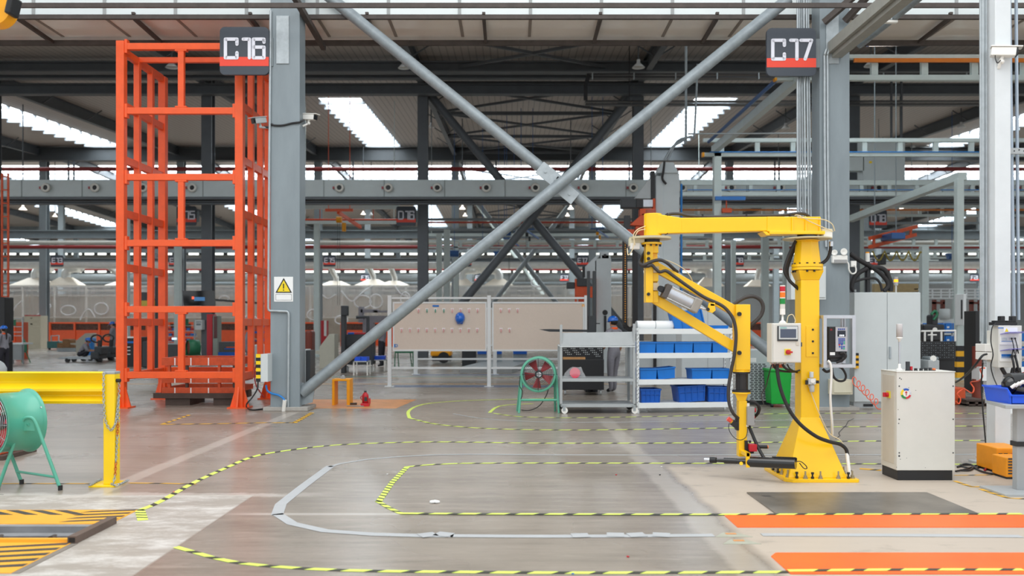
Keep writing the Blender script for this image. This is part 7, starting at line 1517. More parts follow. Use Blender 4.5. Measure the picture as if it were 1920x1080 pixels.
for i, (a, b_, lb) in enumerate(((93, 232, 'far orange guard fence right of the E13 column'), (-60, 70, 'far orange guard fence at the left edge'), (232, 360, 'far orange guard fence behind the left of the cage'), (405, 500, 'far orange guard fence behind the right of the cage'), (566, 590, 'short far orange guard fence beside the left big column'), (640, 735, 'far orange guard fence behind the black tool cart'), (1280, 1440, 'far orange guard fence behind the yellow links'))):
    t = thing('guard_fence', lb, 'fence', (X((a+b_)/2, Yo), Yo, 0))
    q = MB(); pbx(q, a, b_, 604, 607, Yo, .1); pbx(q, a, b_, 619, 622, Yo, .1); q.build('rail', orange, t)
    q = MB(); q.bx(X(a, Yo), X(b_, Yo), Yo+.03, Yo+.06, 0.02, Z(621, Yo)); q.build('sheet_panel', orange, t)
    q = MB(); q.bx(X(a, Yo), X(b_, Yo), Yo+.06, Yo+.08, Z(620, Yo), Z(606, Yo)); q.build('mesh_infill', M('mesh_dark', '#5b3a30', .7, 0, .2, 8, alpha=.8), t)
    n = max(1, int((b_-a)/36))
    for k in range(n+1):
        px = a+(b_-a)*k/n; q = MB(); pbx(q, px-1.6, px+1.6, 604, 605+FPX*EYE/Yo, Yo-.05, .12); q.build('post', orange, t)
t = thing('rack_tower', 'tall orange lattice tower at the far left edge', 'tower', (X(8, 30), 30, 0))
for px in (3, 14.5):
    for dy in (0, 1.2):
        q = MB(); pbx(q, px-1.4, px+1.4, 325, 605+FPX*EYE/30, 30+dy, .06); q.build('upright', orange_dk, t)
for k in range(12):
    q = MB(); pbx(q, 3, 15, 330+k*25, 332+k*25, 30, .05); pbx(q, 3, 15, 330+k*25, 332+k*25, 31.2, .05); q.build('rung', orange_dk, t)
# ================================================================ PEOPLE
def person(base, H, yaw, J, label, helmet=True, ponytail=False, long_sleeve=False, collar=True, top=cloth_grey, legs=cloth_grey, shoe=black, hat=blue_helmet):
    """J: joints in units of the standing height, local x = right of the person, y = ahead, z up"""
    base = V(base); R = Matrix.Rotation(yaw, 3, 'Z')
    def W(p): return R@(V(p)*H)
    r = dict(pel=.092, waist=.084, chest=.098, neck0=.05, neck=.031, head=.047, crown=.049, shL=.052, shR=.052, elL=.034, elR=.034, wrL=.018, wrR=.018, haL=.020, haR=.020, hipL=.066, hipR=.066, knL=.048, knR=.048, anL=.032, anR=.032, toL=.022, toR=.022)
    E = [('pel', 'waist'), ('waist', 'chest'), ('chest', 'neck0'), ('neck0', 'neck'), ('neck', 'head'), ('head', 'crown')]
    for s in 'LR': E += [('neck0', 'sh'+s), ('sh'+s, 'el'+s), ('el'+s, 'wr'+s), ('wr'+s, 'ha'+s), ('pel', 'hip'+s), ('hip'+s, 'kn'+s), ('kn'+s, 'an'+s), ('an'+s, 'to'+s)]
    names = ['pel']+[n for n in r if n != 'pel']; idx = {n: i for i, n in enumerate(names)}
    me = bpy.data.meshes.new('person_rig'); me.from_pydata([W(J[n]) for n in names], [(idx[a], idx[b_]) for a, b_ in E], []); me.update()
    o = bpy.data.objects.new('person_rig', me); COL.objects.link(o)
    sk = o.modifiers.new('skin', 'SKIN'); sk.use_smooth_shade = True; sk.branch_smoothing = .3
    for n in names:
        d = me.skin_vertices[0].data[idx[n]]; k = r[n]*H; d.radius = (k, k*(1.0 if n in ('head', 'crown', 'neck') else .8)); d.use_root = n == 'pel'
    ss = o.modifiers.new('sub', 'SUBSURF'); ss.levels = 2; ss.render_levels = 2
    bpy.context.view_layer.update()
    m2 = bpy.data.meshes.new_from_object(o.evaluated_get(bpy.context.evaluated_depsgraph_get())); bpy.data.objects.remove(o)
    P_ = {n: W(J[n]) for n in names}
    mt = {('neck0', 'neck'): 2, ('neck', 'head'): 2, ('head', 'crown'): 2}
    for s in 'LR': mt[('el'+s, 'wr'+s)] = 0 if long_sleeve else 2; mt[('wr'+s, 'ha'+s)] = 2; mt[('pel', 'hip'+s)] = 1; mt[('hip'+s, 'kn'+s)] = 1; mt[('kn'+s, 'an'+s)] = 1; mt[('an'+s, 'to'+s)] = 3
    body = MB(); body.v = [tuple(v.co) for v in m2.vertices]
    for p in m2.polygons:
        c = V(p.center); best = None
        for a, b_ in E:
            A, B = P_[a], P_[b_]; t = max(0, min(1, (c-A).dot(B-A)/max(1e-6, (B-A).length_squared))); dd = (c-A-(B-A)*t).length-r[a]*H*.5
            if best is None or dd < best[0]: best = (dd, (a, b_))
        body.f.append(tuple(p.vertices)); body.mi.append(mt.get(best[1], 0)); body.sm.append(True)
    # face, ears, fingers
    hd_ = P_['head'].lerp(P_['crown'], .35); up = (P_['crown']-P_['neck']).normalized(); fw = R@V((0, 1, 0)); fw = (fw-up*fw.dot(up)).normalized(); sd_ = fw.cross(up)
    rr = .05*H
    body.sph(hd_+fw*rr*1.0-up*.004*H, (rr*.2, rr*.2, rr*.3), 8, 2)
    body.sph(hd_+fw*rr*.75-up*.028*H, (rr*.42, rr*.42, rr*.3), 10, 2)
    for s in (-1, 1):
        body.sph(hd_+sd_*s*rr*1.02, (rr*.18, rr*.22, rr*.34), 8, 2); body.sph(hd_+fw*rr*.93+sd_*s*rr*.38+up*.008*H, rr*.11, 8, 4)
    body.bar(hd_+fw*rr*1.0-up*.026*H-sd_*rr*.3, hd_+fw*rr*1.0-up*.026*H+sd_*rr*.3, rr*.1, rr*.08, mi=5)
    for s in 'LR':
        h0 = P_['ha'+s]; d = (P_['ha'+s]-P_['wr'+s]).normalized(); a = d.orthogonal().normalized(); n = d.cross(a)
        for i, (o_, l) in enumerate(((-.013, .036), (-.0045, .042), (.004, .039), (.0125, .030))):
            p0 = h0+a*o_*H+d*.008*H; body.tube([p0, p0+d*l*.5*H+n*.004*H, p0+d*l*H*.85+n*.016*H], .0058*H, 6, 2, r1=.0045*H)
        p0 = h0-d*.01*H-a*.012*H; body.tube([p0, p0+(-a*.6+d*.6+n*.3)*.024*H, p0+(-a*.5+d*1.2+n*.6)*.03*H], .0065*H, 6, 2, r1=.005*H)
    ob_ = MB(); ob_.v = [(v[0]+base.x, v[1]+base.y, v[2]+base.z) for v in body.v]; ob_.f = body.f; ob_.mi = body.mi; ob_.sm = body.sm
    root = bpy.data.objects.new('tmp_root', None); root.location = base
    bobj = ob_.build('person', [top, legs, skin, shoe, ink, M('lip', '#8f5a4a', .6, 0, 0)], root); bobj.parent = None; bobj.location = base; bpy.data.objects.remove(root)
    tag(bobj, label, 'person')
    C = lambda p: base+p
    if collar:
        q = MB(); c = C(P_['neck0'].lerp(P_['neck'], .45)); q.lathe([(.050*H, -.022*H), (.056*H, -.012*H), (.046*H, .012*H), (.038*H, .014*H), (.04*H, -.02*H)], c, (P_['neck']-P_['neck0']), 16); q.build('collar', cloth_or, bobj)
    q = MB(); q.sph(C(hd_-fw*.012*H+up*.012*H), (.052*H, .052*H, .056*H), 14); q.build('hair', hair, bobj)
    if ponytail:
        q = MB(); q.tube(cr([C(hd_-fw*.045*H), C(hd_-fw*.075*H-up*.05*H), C(hd_-fw*.085*H-up*.14*H), C(hd_-fw*.07*H-up*.2*H)], 4), .022*H, 8, r1=.008*H); q.build('ponytail', hair, bobj)
    if helmet:
        hc = C(hd_+up*.016*H+fw*.004*H); q = MB(); q.lathe([(.068*H, 0), (.070*H, .012*H), (.066*H, .036*H), (.05*H, .06*H), (.025*H, .072*H), (0, .075*H)], hc, (up+fw*.08), 20); hh = q.build('hard_hat', hat, bobj)
        q = MB(); q.prism([hc+fw*.062*H-sd_*.045*H, hc+fw*.098*H-sd_*.025*H, hc+fw*.098*H+sd_*.025*H, hc+fw*.062*H+sd_*.045*H, hc-sd_*.0*H], up*.007*H); q.build('hat_brim', hat, hh)
    return bobj
STAND = dict(pel=(0, 0, .52), waist=(0, 0, .60), chest=(0, .005, .72), neck0=(0, -.003, .815), neck=(0, .004, .855), head=(0, .012, .89), crown=(0, .012, .945), shL=(-.098, 0, .795), shR=(.098, 0, .795), elL=(-.125, -.01, .63), elR=(.125, -.01, .63), wrL=(-.125, .06, .505), wrR=(.125, .06, .505), haL=(-.12, .085, .465), haR=(.12, .085, .465), hipL=(-.05, 0, .49), hipR=(.05, 0, .49), knL=(-.055, .01, .275), knR=(.055, .01, .275), anL=(-.055, -.012, .045), anR=(.055, -.012, .045), toL=(-.062, .07, .022), toR=(.062, .07, .022))
def pose(**k): d = dict(STAND); d.update(k); return d
b0 = G(1151, 736)
person((b0.x, b0.y, 0), 1.76, math.radians(35), pose(wrL=(-.11, .10, .56), haL=(-.09, .14, .55), elL=(-.13, .0, .64), knR=(.055, .05, .28), anR=(.055, .05, .045), toR=(.06, .13, .022)), 'person in grey overalls and blue hard hat seen from behind, beside the pale lift column')
b1 = V((X(8, 26), 26, 0))
person(b1, 1.52, math.radians(60), pose(elR=(.14, .08, .66), wrR=(.1, .19, .66), haR=(.09, .225, .67), anL=(-.05, .06, .045), toL=(-.06, .13, .02), knL=(-.055, .05, .27)), 'person with long dark ponytail, blue hard hat and orange-shouldered grey shirt at the far left', ponytail=True, legs=cloth_dark)
b2 = G(151, 678)
CR = dict(pel=(0, -.04, .16), waist=(0, .0, .23), chest=(0, .07, .33), neck0=(0, .13, .415), neck=(0, .155, .445), head=(0, .175, .475), crown=(0, .18, .53), shL=(-.098, .11, .40), shR=(.098, .11, .40), elL=(-.13, .18, .27), elR=(.13, .18, .27), wrL=(-.1, .30, .26), wrR=(.1, .30, .26), haL=(-.08, .335, .265), haR=(.08, .335, .265), hipL=(-.06, -.03, .16), hipR=(.06, -.03, .16), knL=(-.09, .18, .25), knR=(.09, .18, .25), anL=(-.08, .03, .045), anR=(.08, .03, .045), toL=(-.085, .11, .022), toR=(.085, .11, .022))
person((b2.x, b2.y, 0), 1.7, math.radians(-75), CR, 'person crouching in grey shirt and blue hard hat beside the pallet trucks', legs=cloth_dark)
b3 = V((X(212, 38), 38, 0))
person(b3, 1.66, math.radians(100), pose(elL=(-.13, .04, .64), wrL=(-.1, .16, .60), haL=(-.09, .2, .60), elR=(.13, .04, .64), wrR=(.1, .16, .60), haR=(.09, .2, .60)), 'person in grey standing behind the pallet trucks, at the edge of the orange cage')
b4 = V((X(716, 31), 31, 0))
person(b4, 1.68, math.radians(70), pose(elL=(-.13, .04, .64), wrL=(-.11, .17, .63), haL=(-.1, .21, .63)), 'person in grey shirt and dark trousers half hidden behind the beige board', legs=cloth_dark, helmet=False)
b5 = V((X(462, 33), 33, 0))
person(b5, 1.66, math.radians(-60), pose(pel=(0, -.06, .45), waist=(0, -.03, .53), chest=(0, .03, .64), neck0=(0, .07, .735), neck=(0, .09, .77), head=(0, .105, .80), crown=(0, .11, .855), shL=(-.098, .07, .715), shR=(.098, .07, .715), elL=(-.12, .15, .58), elR=(.12, .15, .58), wrL=(-.08, .27, .56), wrR=(.08, .27, .56), haL=(-.07, .31, .56), haR=(.07, .31, .56), hipL=(-.05, -.05, .43), hipR=(.05, -.05, .43), knL=(-.06, .06, .255), knR=(.06, .06, .255), anL=(-.055, -.03, .045), anR=(.055, -.03, .045), toL=(-.06, .05, .02), toR=(.06, .05, .02)), 'person in grey leaning forward, seen through the right side of the orange cage', hat=blue_helmet)
# ================================================================ LEFT BACKGROUND CLUTTER
def box_thing(name, label, cat, px0, px1, py0, Y, d, m, bottom=None, parts=(), group=None, bev=.01):
    """box standing on the floor (or down to row `bottom`) with front details [(name, px0, px1, py0, py1, material)]"""
    t = thing(name, label, cat, (X((px0+px1)/2, Y), Y+d/2, 0 if bottom is None else Z(bottom, Y)), group)
    q = MB(); q.bx(X(px0, Y), X(px1, Y), Y, Y+d, 0 if bottom is None else Z(bottom, Y), Z(py0, Y)); b_ = q.build('body', m, t, bev)
    for (n, a, c, p, r, mm) in parts:
        q = MB(); pbx(q, a, c, p, r, Y-.02, .025); q.build(n, mm, t)
    return t
box_thing('steel_locker', 'tall beige steel cabinet before the E13 column', 'cabinet', 46, 76, 592, 52.0, .8, beige_cab, None, (('red_edge', 46, 76, 591, 592.5, red), ('door', 47, 75, 613, 647, M('beige_door', '#c4bda6', .5, 0, .02)), ('drawer', 47, 75, 593.5, 602, M('beige_door', '#c4bda6')), ('drawer', 47, 75, 604.5, 611, M('beige_door', '#c4bda6')), ('pull', 57, 61, 596, 598, ink), ('pull', 57, 61, 606.5, 609, ink)))
Yd_ = 33.0; t = thing('desk', 'grey desk at the far left beside the green chair', 'desk', (X(28, Yd_), Yd_, 0)); g = M('desk_grey', '#8b9092', .5, 0, .05)
q = MB(); q.bx(X(14, Yd_), X(43, Yd_), Yd_, Yd_+.7, Z(646, Yd_), Z(643, Yd_)); q.build('desktop', light_grey, t)
q = MB(); q.bx(X(22, Yd_), X(42, Yd_), Yd_+.02, Yd_+.06, Z(675, Yd_), Z(646, Yd_)); q.build('modesty_panel', g, t)
for px in (14, 22, 41):
    q = MB(); q.bx(X(px, Yd_), X(px+1.6, Yd_), Yd_+.02, Yd_+.1, 0, Z(646, Yd_)); q.build('leg', g, t)
t = thing('chair', 'dark green folding chair right of the grey desk', 'chair', (X(48, 34), 34, 0))
q = MB(); q.prism([P(44, 635, 34), P(49, 645, 34), P(50, 658, 34), P(44, 660, 34)], (0, .06, 0)); q.build('backrest', green_dk, t)
q = MB(); q.prism([P(41, 660, 34), P(50, 660, 34), P(49, 661.5, 34.4), P(40, 661.5, 34.4)], (0, .02, .03)); q.build('seat', green_dk, t)
for a, b_ in ((49, 57), (42, 41)):
    q = MB(); q.cyl(P(a, 660, 34), V((X(b_, 34), 34, 0)), .02, seg=6); q.build('leg', green_dk, t)
q = MB(); q.cyl(P(42, 632, 34), P(44, 661, 34), .02, seg=6); q.build('back_frame', light_grey, t)
t = thing('notice_stand', 'metal stand with green-edged notice sheets at the far left', 'stand', (X(20, 36), 36, 0))
q = MB(); 
for px in (-20, 41): q.bx(X(px, 36), X(px+1.5, 36), 36, 36.06, 0, Z(596, 36))
for py in (597, 612, 622, 629): pbx(q, -20, 42, py, py+1.2, 36, .05)
q.build('frame', galv, t)
q = MB(); pbx(q, 4, 26, 599, 611, 35.98, .02); q.build('paper_sheets', paper, t)
q = MB(); pbx(q, 25, 29.5, 599.5, 611, 35.97, .02); pbx(q, 1, 5, 599.5, 611, 35.97, .02); q.build('green_border', green_dk, t)
box_thing('orange_crate', 'orange crate behind the notice stand', 'crate', 30, 41, 604, 37.5, .5, orange_dk)
t = thing('hand_cart', 'teal box cart with a pale handle beside the E13 column', 'cart', (X(99, 50), 50, 0)); q = MB(); pbx(q, 88, 110, 640, 653, 50, .8); q.build('body', M('dull_teal', '#2f6b6b', .5, 0, .2, 6), t, .02); q = MB(); q.tube([P(96, 640, 50), P(96, 630, 50), P(110, 629, 50), P(110, 640, 50)], .04, 6); q.build('handle', galv, t)
q = MB(); [q.cyl((X(px, 50)-.03, 50.1, .1), (X(px, 50)+.03, 50.1, .1), .1, seg=10) for px in (91, 107)]; q.build('wheels', black, t)
for a, b_, p, lb, mm in ((107, 117, 643, 'small brown carton left of the bigger ones by the E13 column', 0), (117, 130, 636, 'brown carton on a pallet by the orange fence', 1), (130, 140, 638, 'brown carton next to the console by the orange fence', 1)):
    box_thing('carton', lb, 'box', a, b_, p, 47.5, .7, M('carton_brown', '#8f6a48', .8, 0, .15, 5), None if not mm else 652, (), 'brown cartons by the far fence')
q = MB(); q.bx(X(107, 47.2), X(141, 47.2), 47.2, 48.4, .0, Z(652.5, 47.5)); solo(q, 'pallet', galv_dark, 'low grey pallet carrying brown cartons by the far fence', 'pallet')
def console(px0, px1, py0, Y, label):
    t = thing('control_console', label, 'console', (X((px0+px1)/2, Y), Y, 0)); w_ = px1-px0; a, b_ = X(px0, Y), X(px1, Y); z1 = Z(py0, Y)
    q = MB(); q.prism([(a+.28*(b_-a), Y, 0), (b_, Y, 0), (b_, Y, z1), (a+.75*(b_-a), Y, z1), (a+.28*(b_-a), Y, z1*.62)], (0, .7, 0)); q.build('body', M('console_grey', '#b6b4a6', .5, 0, .04), t)
    q = MB(); q.prism([(a, Y, z1*.44), (a+.28*(b_-a), Y, z1*.40), (a+.28*(b_-a), Y, z1*.52), (a, Y, z1*.50)], (0, .7, 0)); q.build('shelf', M('console_grey', '#b6b4a6'), t)
    return t
console(588, 627, 626.5, 30.0, 'grey sloping console standing right of the left big column'); console(132, 169, 625, 45.0, 'cream sloping console behind the crouching person')
def pallet_truck(px0, px1, pyf, Y, hx, hy0, label):
    t = thing('pallet_truck', label, 'pallet truck', (X((px0+px1)/2, Y), Y, 0)); s = Y/FPX
    if px0 is not None:
        for dy in (0, .5):
            q = MB(); q.prism([(X(px0, Y), Y+dy, .13), (X(px0+8, Y), Y+dy, .21), (X(hx-4, Y), Y+dy, .22), (X(hx-4, Y), Y+dy, .12)], (0, .16, 0)); q.build('fork', galv, t)
            q = MB(); q.cyl((X(px0+18, Y), Y+dy, .08), (X(px0+18, Y), Y+dy+.16, .08), .08, seg=12); q.build('wheel', black, t)
    q = MB(); q.bx(X(hx-8, Y), X(hx+8, Y), Y-.05, Y+.7, .12, Z(660, Y)); q.bx(X(hx-2, Y), X(hx+12, Y), Y, Y+.6, .3, Z(650, Y)); q.build('power_unit', charcoal, t, .04)
    q = MB(); q.bar((X(hx+2, Y), Y+.3, .5), (X(hx+3, Y), Y+.3, Z(hy0+8, Y)), .14, .14); q.build('tiller', black, t, .02)
    q = MB(); q.tube([P(hx+3+10*math.cos(a*.5236), hy0+5+7*math.sin(a*.5236), Y+.3) for a in range(12)], .035, 6, closed=True); q.build('handle_loop', black, t)
    q = MB(); q.cyl((X(hx, Y)-.06, Y+.3, .12), (X(hx, Y)+.06, Y+.3, .12), .12, seg=14).cyl((X(hx+8, Y)-.06, Y+.1, .08), (X(hx+8, Y)+.06, Y+.1, .08), .08, seg=12); q.build('drive_wheel', black, t)
pallet_truck(107, 165, 678, 34.5, 178, 630, 'pallet truck with silver forks nearest the crouching person'); pallet_truck(150, 190, 678, 36.0, 200, 629, 'black pallet truck closest to the orange cage')
q = MB(); pbx(q, 158, 172, 633, 641, 40, .5); q.bx(X(159, 40), X(171, 40), 40.05, 40.4, 0, Z(640, 40)); solo(q, 'blue_bag', blue_line, 'blue bag lying behind the pallet trucks', 'bag', bev=.08)
q = MB(); pbx(q, 184, 240, 694, 699, 28, .6); q.bx(X(186, 28), X(238, 28), 28.02, 28.5, 0, Z(699, 28)); solo(q, 'low_platform', light_grey, 'low pale platform behind the guard rail post', 'platform')
q = MB(); pbx(q, -6, 9, 557, 640, 27.0, .5); pbx(q, -20, 4, 640, 2560/27+605, 27.0, .6); t = solo(q, 'forklift_mast', black, 'black forklift mast at the far left edge', 'forklift', bev=.03)
q = MB(); q.sph((X(-15, 22), 22, .35), (.33, .4, .32), 14); q.cyl((X(-15, 22), 22, 0), (X(-15, 22), 22, .3), .3, seg=16); solo(q, 'grey_drum', light_grey, 'pale rounded drum peeking above the guard rail at the left edge', 'drum')
# behind the cage
t = thing('wall_screen', 'black screen on the dark column behind the orange cage', 'screen', P(373, 571, 30))
q = MB(); q.prism([P(342, 545, 30), P(402, 545, 30), P(403, 573, 30), P(344.5, 573.5, 30)], (0, .08, 0)); q.build('case', black_gloss, t)
q = MB(); pbx(q, 359.5, 364, 556, 561, 29.985, .01); q.build('orange_icon', M('screen_orange', '#f06040', .5, 0, 0, emit=.7), t)
q = MB(); pbx(q, 364, 384, 557, 564, 29.985, .01); q.build('blue_window', M('screen_blue', '#3f6a94', .5, 0, 0, emit=.5), t)
q = MB(); q.bx(X(371, 30), X(376, 30), 30.08, 38.8, Z(562, 30), Z(558, 30)); q.build('bracket', charcoal, t)
t = thing('notice_box', 'white control box with dark print on the column under the screen', 'box', P(372, 618, 38.5)); q = MB(); pbx(q, 365, 379, 600, 618.5, 38.4, .35); q.build('box', light_grey, t, .02)
q = MB(); pbx(q, 367.5, 377, 603, 604.5, 38.38, .03); pbx(q, 368, 376, 606.5, 610, 38.38, .03); q.build('print', mid_steel, t)
box_thing('fire_box', 'tall dark red cabinet behind the screen column', 'cabinet', 387.5, 398, 589, 37.0, .5, red); box_thing('fire_box', 'narrow glass-fronted cabinet right of the tall dark red one', 'cabinet', 399, 408, 592, 37.0, .5, M('grey_green', '#8f978e', .5, 0, .05), None, (('glass', 400.5, 407, 593, 634, M('dark_red_glass', '#5a2a2a', .15, 0, .1)),))
t = thing('drum_fan', 'dark green drum fan behind the orange cage, below the screen', 'fan', (X(356, 32), 32, 0)); q = MB(); c = P(352, 652, 32); q.lathe([(.28, 0), (.31, .02), (.30, .4), (.26, .4)], c, (.8, .6, 0), 20); q.build('drum', green_dk, t); q = MB(); q.cyl(c+V((.03, .03, 0)), c+V((.06, .05, 0)), .26, seg=18); q.build('grille', brown_drum, t)
for dx in (-.1, .4):
    q = MB(); q.cyl(c+V((dx, .1, -.1)), (c.x+dx*1.2, 32.1, 0), .025, seg=6); q.build('leg', green_dk, t)
box_thing('workbench', 'dark workbench with a lit panel behind the cage stile', 'workbench', 314, 345, 645, 34.0, .7, M('bench_dark', '#4a4c4e', .6, 0, .1), None, (('lit_panel', 322, 331, 633, 637, M('pale_blue_glow', '#cfe6f4', .5, 0, 0, emit=.8)), ('top_edge', 313, 346, 643, 646, grey_sheet)))
t = thing('parts_rack', 'grey rack of red and blue bins behind the cage stile', 'rack', (X(345, 44), 44, 0))
for px in (313, 340, 364):
    q = MB(); q.bx(X(px, 44), X(px+1.5, 44), 44, 44.05, 0, Z(597, 44)); q.build('upright', galv, t)
for py in (610, 620, 630, 640):
    q = MB(); pbx(q, 313, 365, py, py+1.3, 44, .4); q.build('shelf', galv, t)
k = 0
for py in (619.6, 629.6, 639.6):
    for px in (316, 323, 343, 350, 357):
        k += 1; q = MB(); pbx(q, px, px+6, py-4.5, py, 44.02, .35); solo(q, 'small_bin', [blue_bin, red][k % 2], 'small %s bin on the rack behind the cage stile' % ('blue' if k % 2 == 0 else 'red'), 'bin', 'small bins on the rack behind the cage, '+('blue' if k % 2 == 0 else 'red'))
for px, lb in ((328, 'left green board above the rack behind the cage'), (347, 'right green board above the rack behind the cage')):
    q = MB(); pbx(q, px, px+6, 598, 610.5, 43.97, .05); solo(q, 'green_board', green_dk, lb, 'board')
box_thing('tool_trolley', 'black tool trolley with pale shelves behind the left of the cage', 'trolley', 231, 262, 632, 31.0, .7, black, None, (('shelf_edge', 231, 244, 650, 651.5, paper), ('shelf_edge', 231, 244, 656.5, 658, paper), ('shelf_edge', 231, 244, 663.5, 665, paper), ('tray_top', 231, 258, 631, 634, paper), ('blue_tools', 232, 250, 640, 643.5, blue_bin)))
t = thing('stacker_truck', 'tall black stacker mast behind the left of the orange cage', 'forklift', (X(296, 28), 28, 0)); q = MB(); pbx(q, 290, 300, 520, 605+2560/28, 28, .3); q.build('mast', black, t, .02); q = MB(); pbx(q, 263, 290, 560, 564, 28, .2); pbx(q, 263, 275, 548, 567, 28.1, .2); q.build('carriage', charcoal, t); q = MB(); pbx(q, 266, 294, 640, 690, 28.2, .7); q.build('power_unit', charcoal, t, .05)
q = MB(); pbx(q, 264, 290, 563.5, 575, 27.96, .06); solo(q, 'brass_plate', M('brass_paint', '#b09a3a', .5, 0, .1), 'yellowish plate on the black stacker behind the cage', 'plate')
box_thing('assembly_bench', 'dark bench with blue bins behind the right of the cage', 'bench', 410, 441, 641, 36.0, .8, M('bench_dark', '#4a4c4e'), None, (('blue_bin_row', 409, 441, 660.5, 669, blue_bin2), ('orange_strip', 424, 441, 650, 652, orange_dk), ('blue_strip', 421, 441, 653, 655, blue_bin2)))
box_thing('orange_cabinet', 'orange cabinet with bins seen between the right uprights of the cage', 'cabinet', 470, 500, 606, 40.0, .6, orange_dk, None, (('blue_bins', 473, 499, 621, 625, blue_bin2), ('blue_bins', 473, 499, 635, 640, blue_bin2), ('bright_bag', 490, 499, 607, 613, blue_line)))
q = MB(); pbx(q, 476, 497, 646, 605+2560/34, 34, .5); solo(q, 'grey_block', light_grey, 'pale grey box low between the right uprights of the cage', 'box', bev=.05)
# ================================================================ CLUTTER BETWEEN THE LEFT COLUMN AND THE BOARDS
box_thing('brown_drum', 'brown drum right beside the left big column', 'drum', 571, 585, 620, 34.0, .6, brown_drum, bev=.08)
box_thing('fire_cabinet', 'red and white narrow cabinet behind the grey console', 'cabinet', 601.5, 612, 601, 44.0, .5, red, None, (('white_door', 607.5, 612, 601, 630, paper),))
box_thing('tool_cart', 'large black tool cart behind the thick brace pipe', 'cart', 645, 697, 627, 27.5, .8, charcoal, 684, (('pegboard', 647, 695, 629, 648, M('peg_dark', '#3c3f44', .5, 0, .15, 12)),))
q = MB(); [q.cyl((X(px, 27.5)-.03, 27.7, .09), (X(px, 27.5)+.03, 27.7, .09), .1, seg=12) for px in (649, 692)]; solo(q, 'cart_castors', grey_sheet, 'castors under the large black tool cart', 'castors')
for a, b_, m, lb in ((652, 664, blue_bin2, 'blue bins on top of the large black tool cart'), (664, 684, red, 'red box on top of the large black tool cart')):
    q = MB(); pbx(q, a, b_, 623.5, 627, 27.6, .5); solo(q, 'small_box', m, lb, 'box', bev=.01)
t = thing('stacker_truck', 'dark stacker mast standing on the left of the large black tool cart', 'forklift', (X(643, 27), 27, 0)); q = MB(); pbx(q, 639, 647, 573, 605+2560/27, 27.0, .3); q.build('mast', charcoal, t, .02); q = MB(); pbx(q, 639, 651, 573, 592, 26.9, .3); q.build('mast_head', charcoal, t, .03)
q = MB(); q.tube([P(668, 595, 27.8), P(690, 595, 27.8), P(690, 627, 27.8)], .06, 6); t = solo(q, 'bent_boom', charcoal, 'dark bent arm rising from the large black tool cart', 'arm')
for a, b_, Y, lb in ((662, 690, 26.0, 'low white-legged stool table carrying blue bins before the black tool cart'), (697, 722, 28.0, 'low white-legged stool table with blue bins right of the black tool cart')):
    t = thing('low_table', lb, 'table', (X((a+b_)/2, Y), Y, 0)); zt_ = Z(677 if a < 680 else 674.5, Y)
    for px in (a, b_-2.5):
        for dy in (0, .5):
            q = MB(); q.bx(X(px, Y), X(px+2.2, Y), Y+dy, Y+dy+.04, 0, zt_); q.build('leg', white_pl, t)
    q = MB(); q.bx(X(a, Y), X(b_, Y), Y, Y+.54, zt_-.03, zt_); q.build('top', light_grey, t)
    for i, px in enumerate((a+2, (a+b_)/2)):
        q = MB(); q.bx(X(px, Y), X(px+(b_-a)/2-2.4, Y), Y+.05, Y+.5, zt_, zt_+.12); solo(q, 'blue_tray', blue_vivid, ('left' if i == 0 else 'right')+' blue bin on the low table '+('before the black tool cart' if a < 680 else 'right of the black tool cart'), 'bin', bev=.01)
t = thing('industrial_press', 'pale grey machine head with long arm before the booth curtain', 'machine', (X(690, 50), 50, 0)); pg_ = M('machine_mauve_grey', '#9c9ba6', .5, 0, .05)
q = MB(); pbx(q, 672, 680, 575, 600, 50, .6); pbx(q, 676, 708, 580, 586, 50, .5); pbx(q, 700, 725, 582, 586, 50, .4); q.build('arm', pg_, t)
q = MB(); pbx(q, 672, 728, 592, 605, 50.2, .8); pbx(q, 680, 700, 605, 605+2560/50, 50.4, .6); q.build('body', pg_, t)
t = thing('green_stool', 'dark green stool frame seen under the left beige board', 'stool', (X(752, 30), 30, 0))
for px in (741, 746, 769, 774):
    q = MB(); q.cyl(P(px, 661, 30+(.4 if px in (746, 769) else 0)), V((X(px+(-1 if px < 750 else 1), 30), 30+(.4 if px in (746, 769) else 0), 0)), .02, seg=6); q.build('leg', green_dk, t)
q = MB(); pbx(q, 740, 775, 659, 662, 30, .4); q.build('seat', green_dk, t)
t = thing('tow_tug', 'low yellow tug with black wheel seen under the left beige board', 'vehicle', (X(825, 33), 33, 0)); q = MB(); pbx(q, 807, 845, 658, 668, 33, 1.0); q.build('body', amber, t, .05); q = MB(); q.cyl((X(832, 33), 32.95, .25), (X(832, 33), 33.2, .25), .22, seg=16); q.build('wheel', black, t); q = MB(); pbx(q, 810, 845, 668, 677, 33.1, .8); q.build('chassis', charcoal, t)
for a, b_, m, lb in ((895, 912, blue_bin2, 'deep blue crate low behind the board post'), (929, 941, blue_bin2, 'second deep blue crate low behind the board post'), (962, 988, blue_bin2, 'long deep blue crate behind the green fan')):
    q = MB(); pbx(q, a, b_, 656, 664, 31, .5); q.bx(X(a, 31), X(b_, 31), 31.05, 31.4, 0, Z(664, 31), 1); solo(q, 'crate_stand', [m, galv_dark], lb, 'crate')
box_thing('machine_base', 'dark machine base between the boards, low on the floor', 'machine', 866, 892, 655, 31.5, .9, charcoal)
q = MB(); q.prism([G(862, 699), G(960, 699), G(1005, 682), G(930, 680)], (0, 0, .18)); solo(q, 'ramp_plate', grey_sheet, 'grey ramp plate on the floor behind the rear board frame', 'ramp')
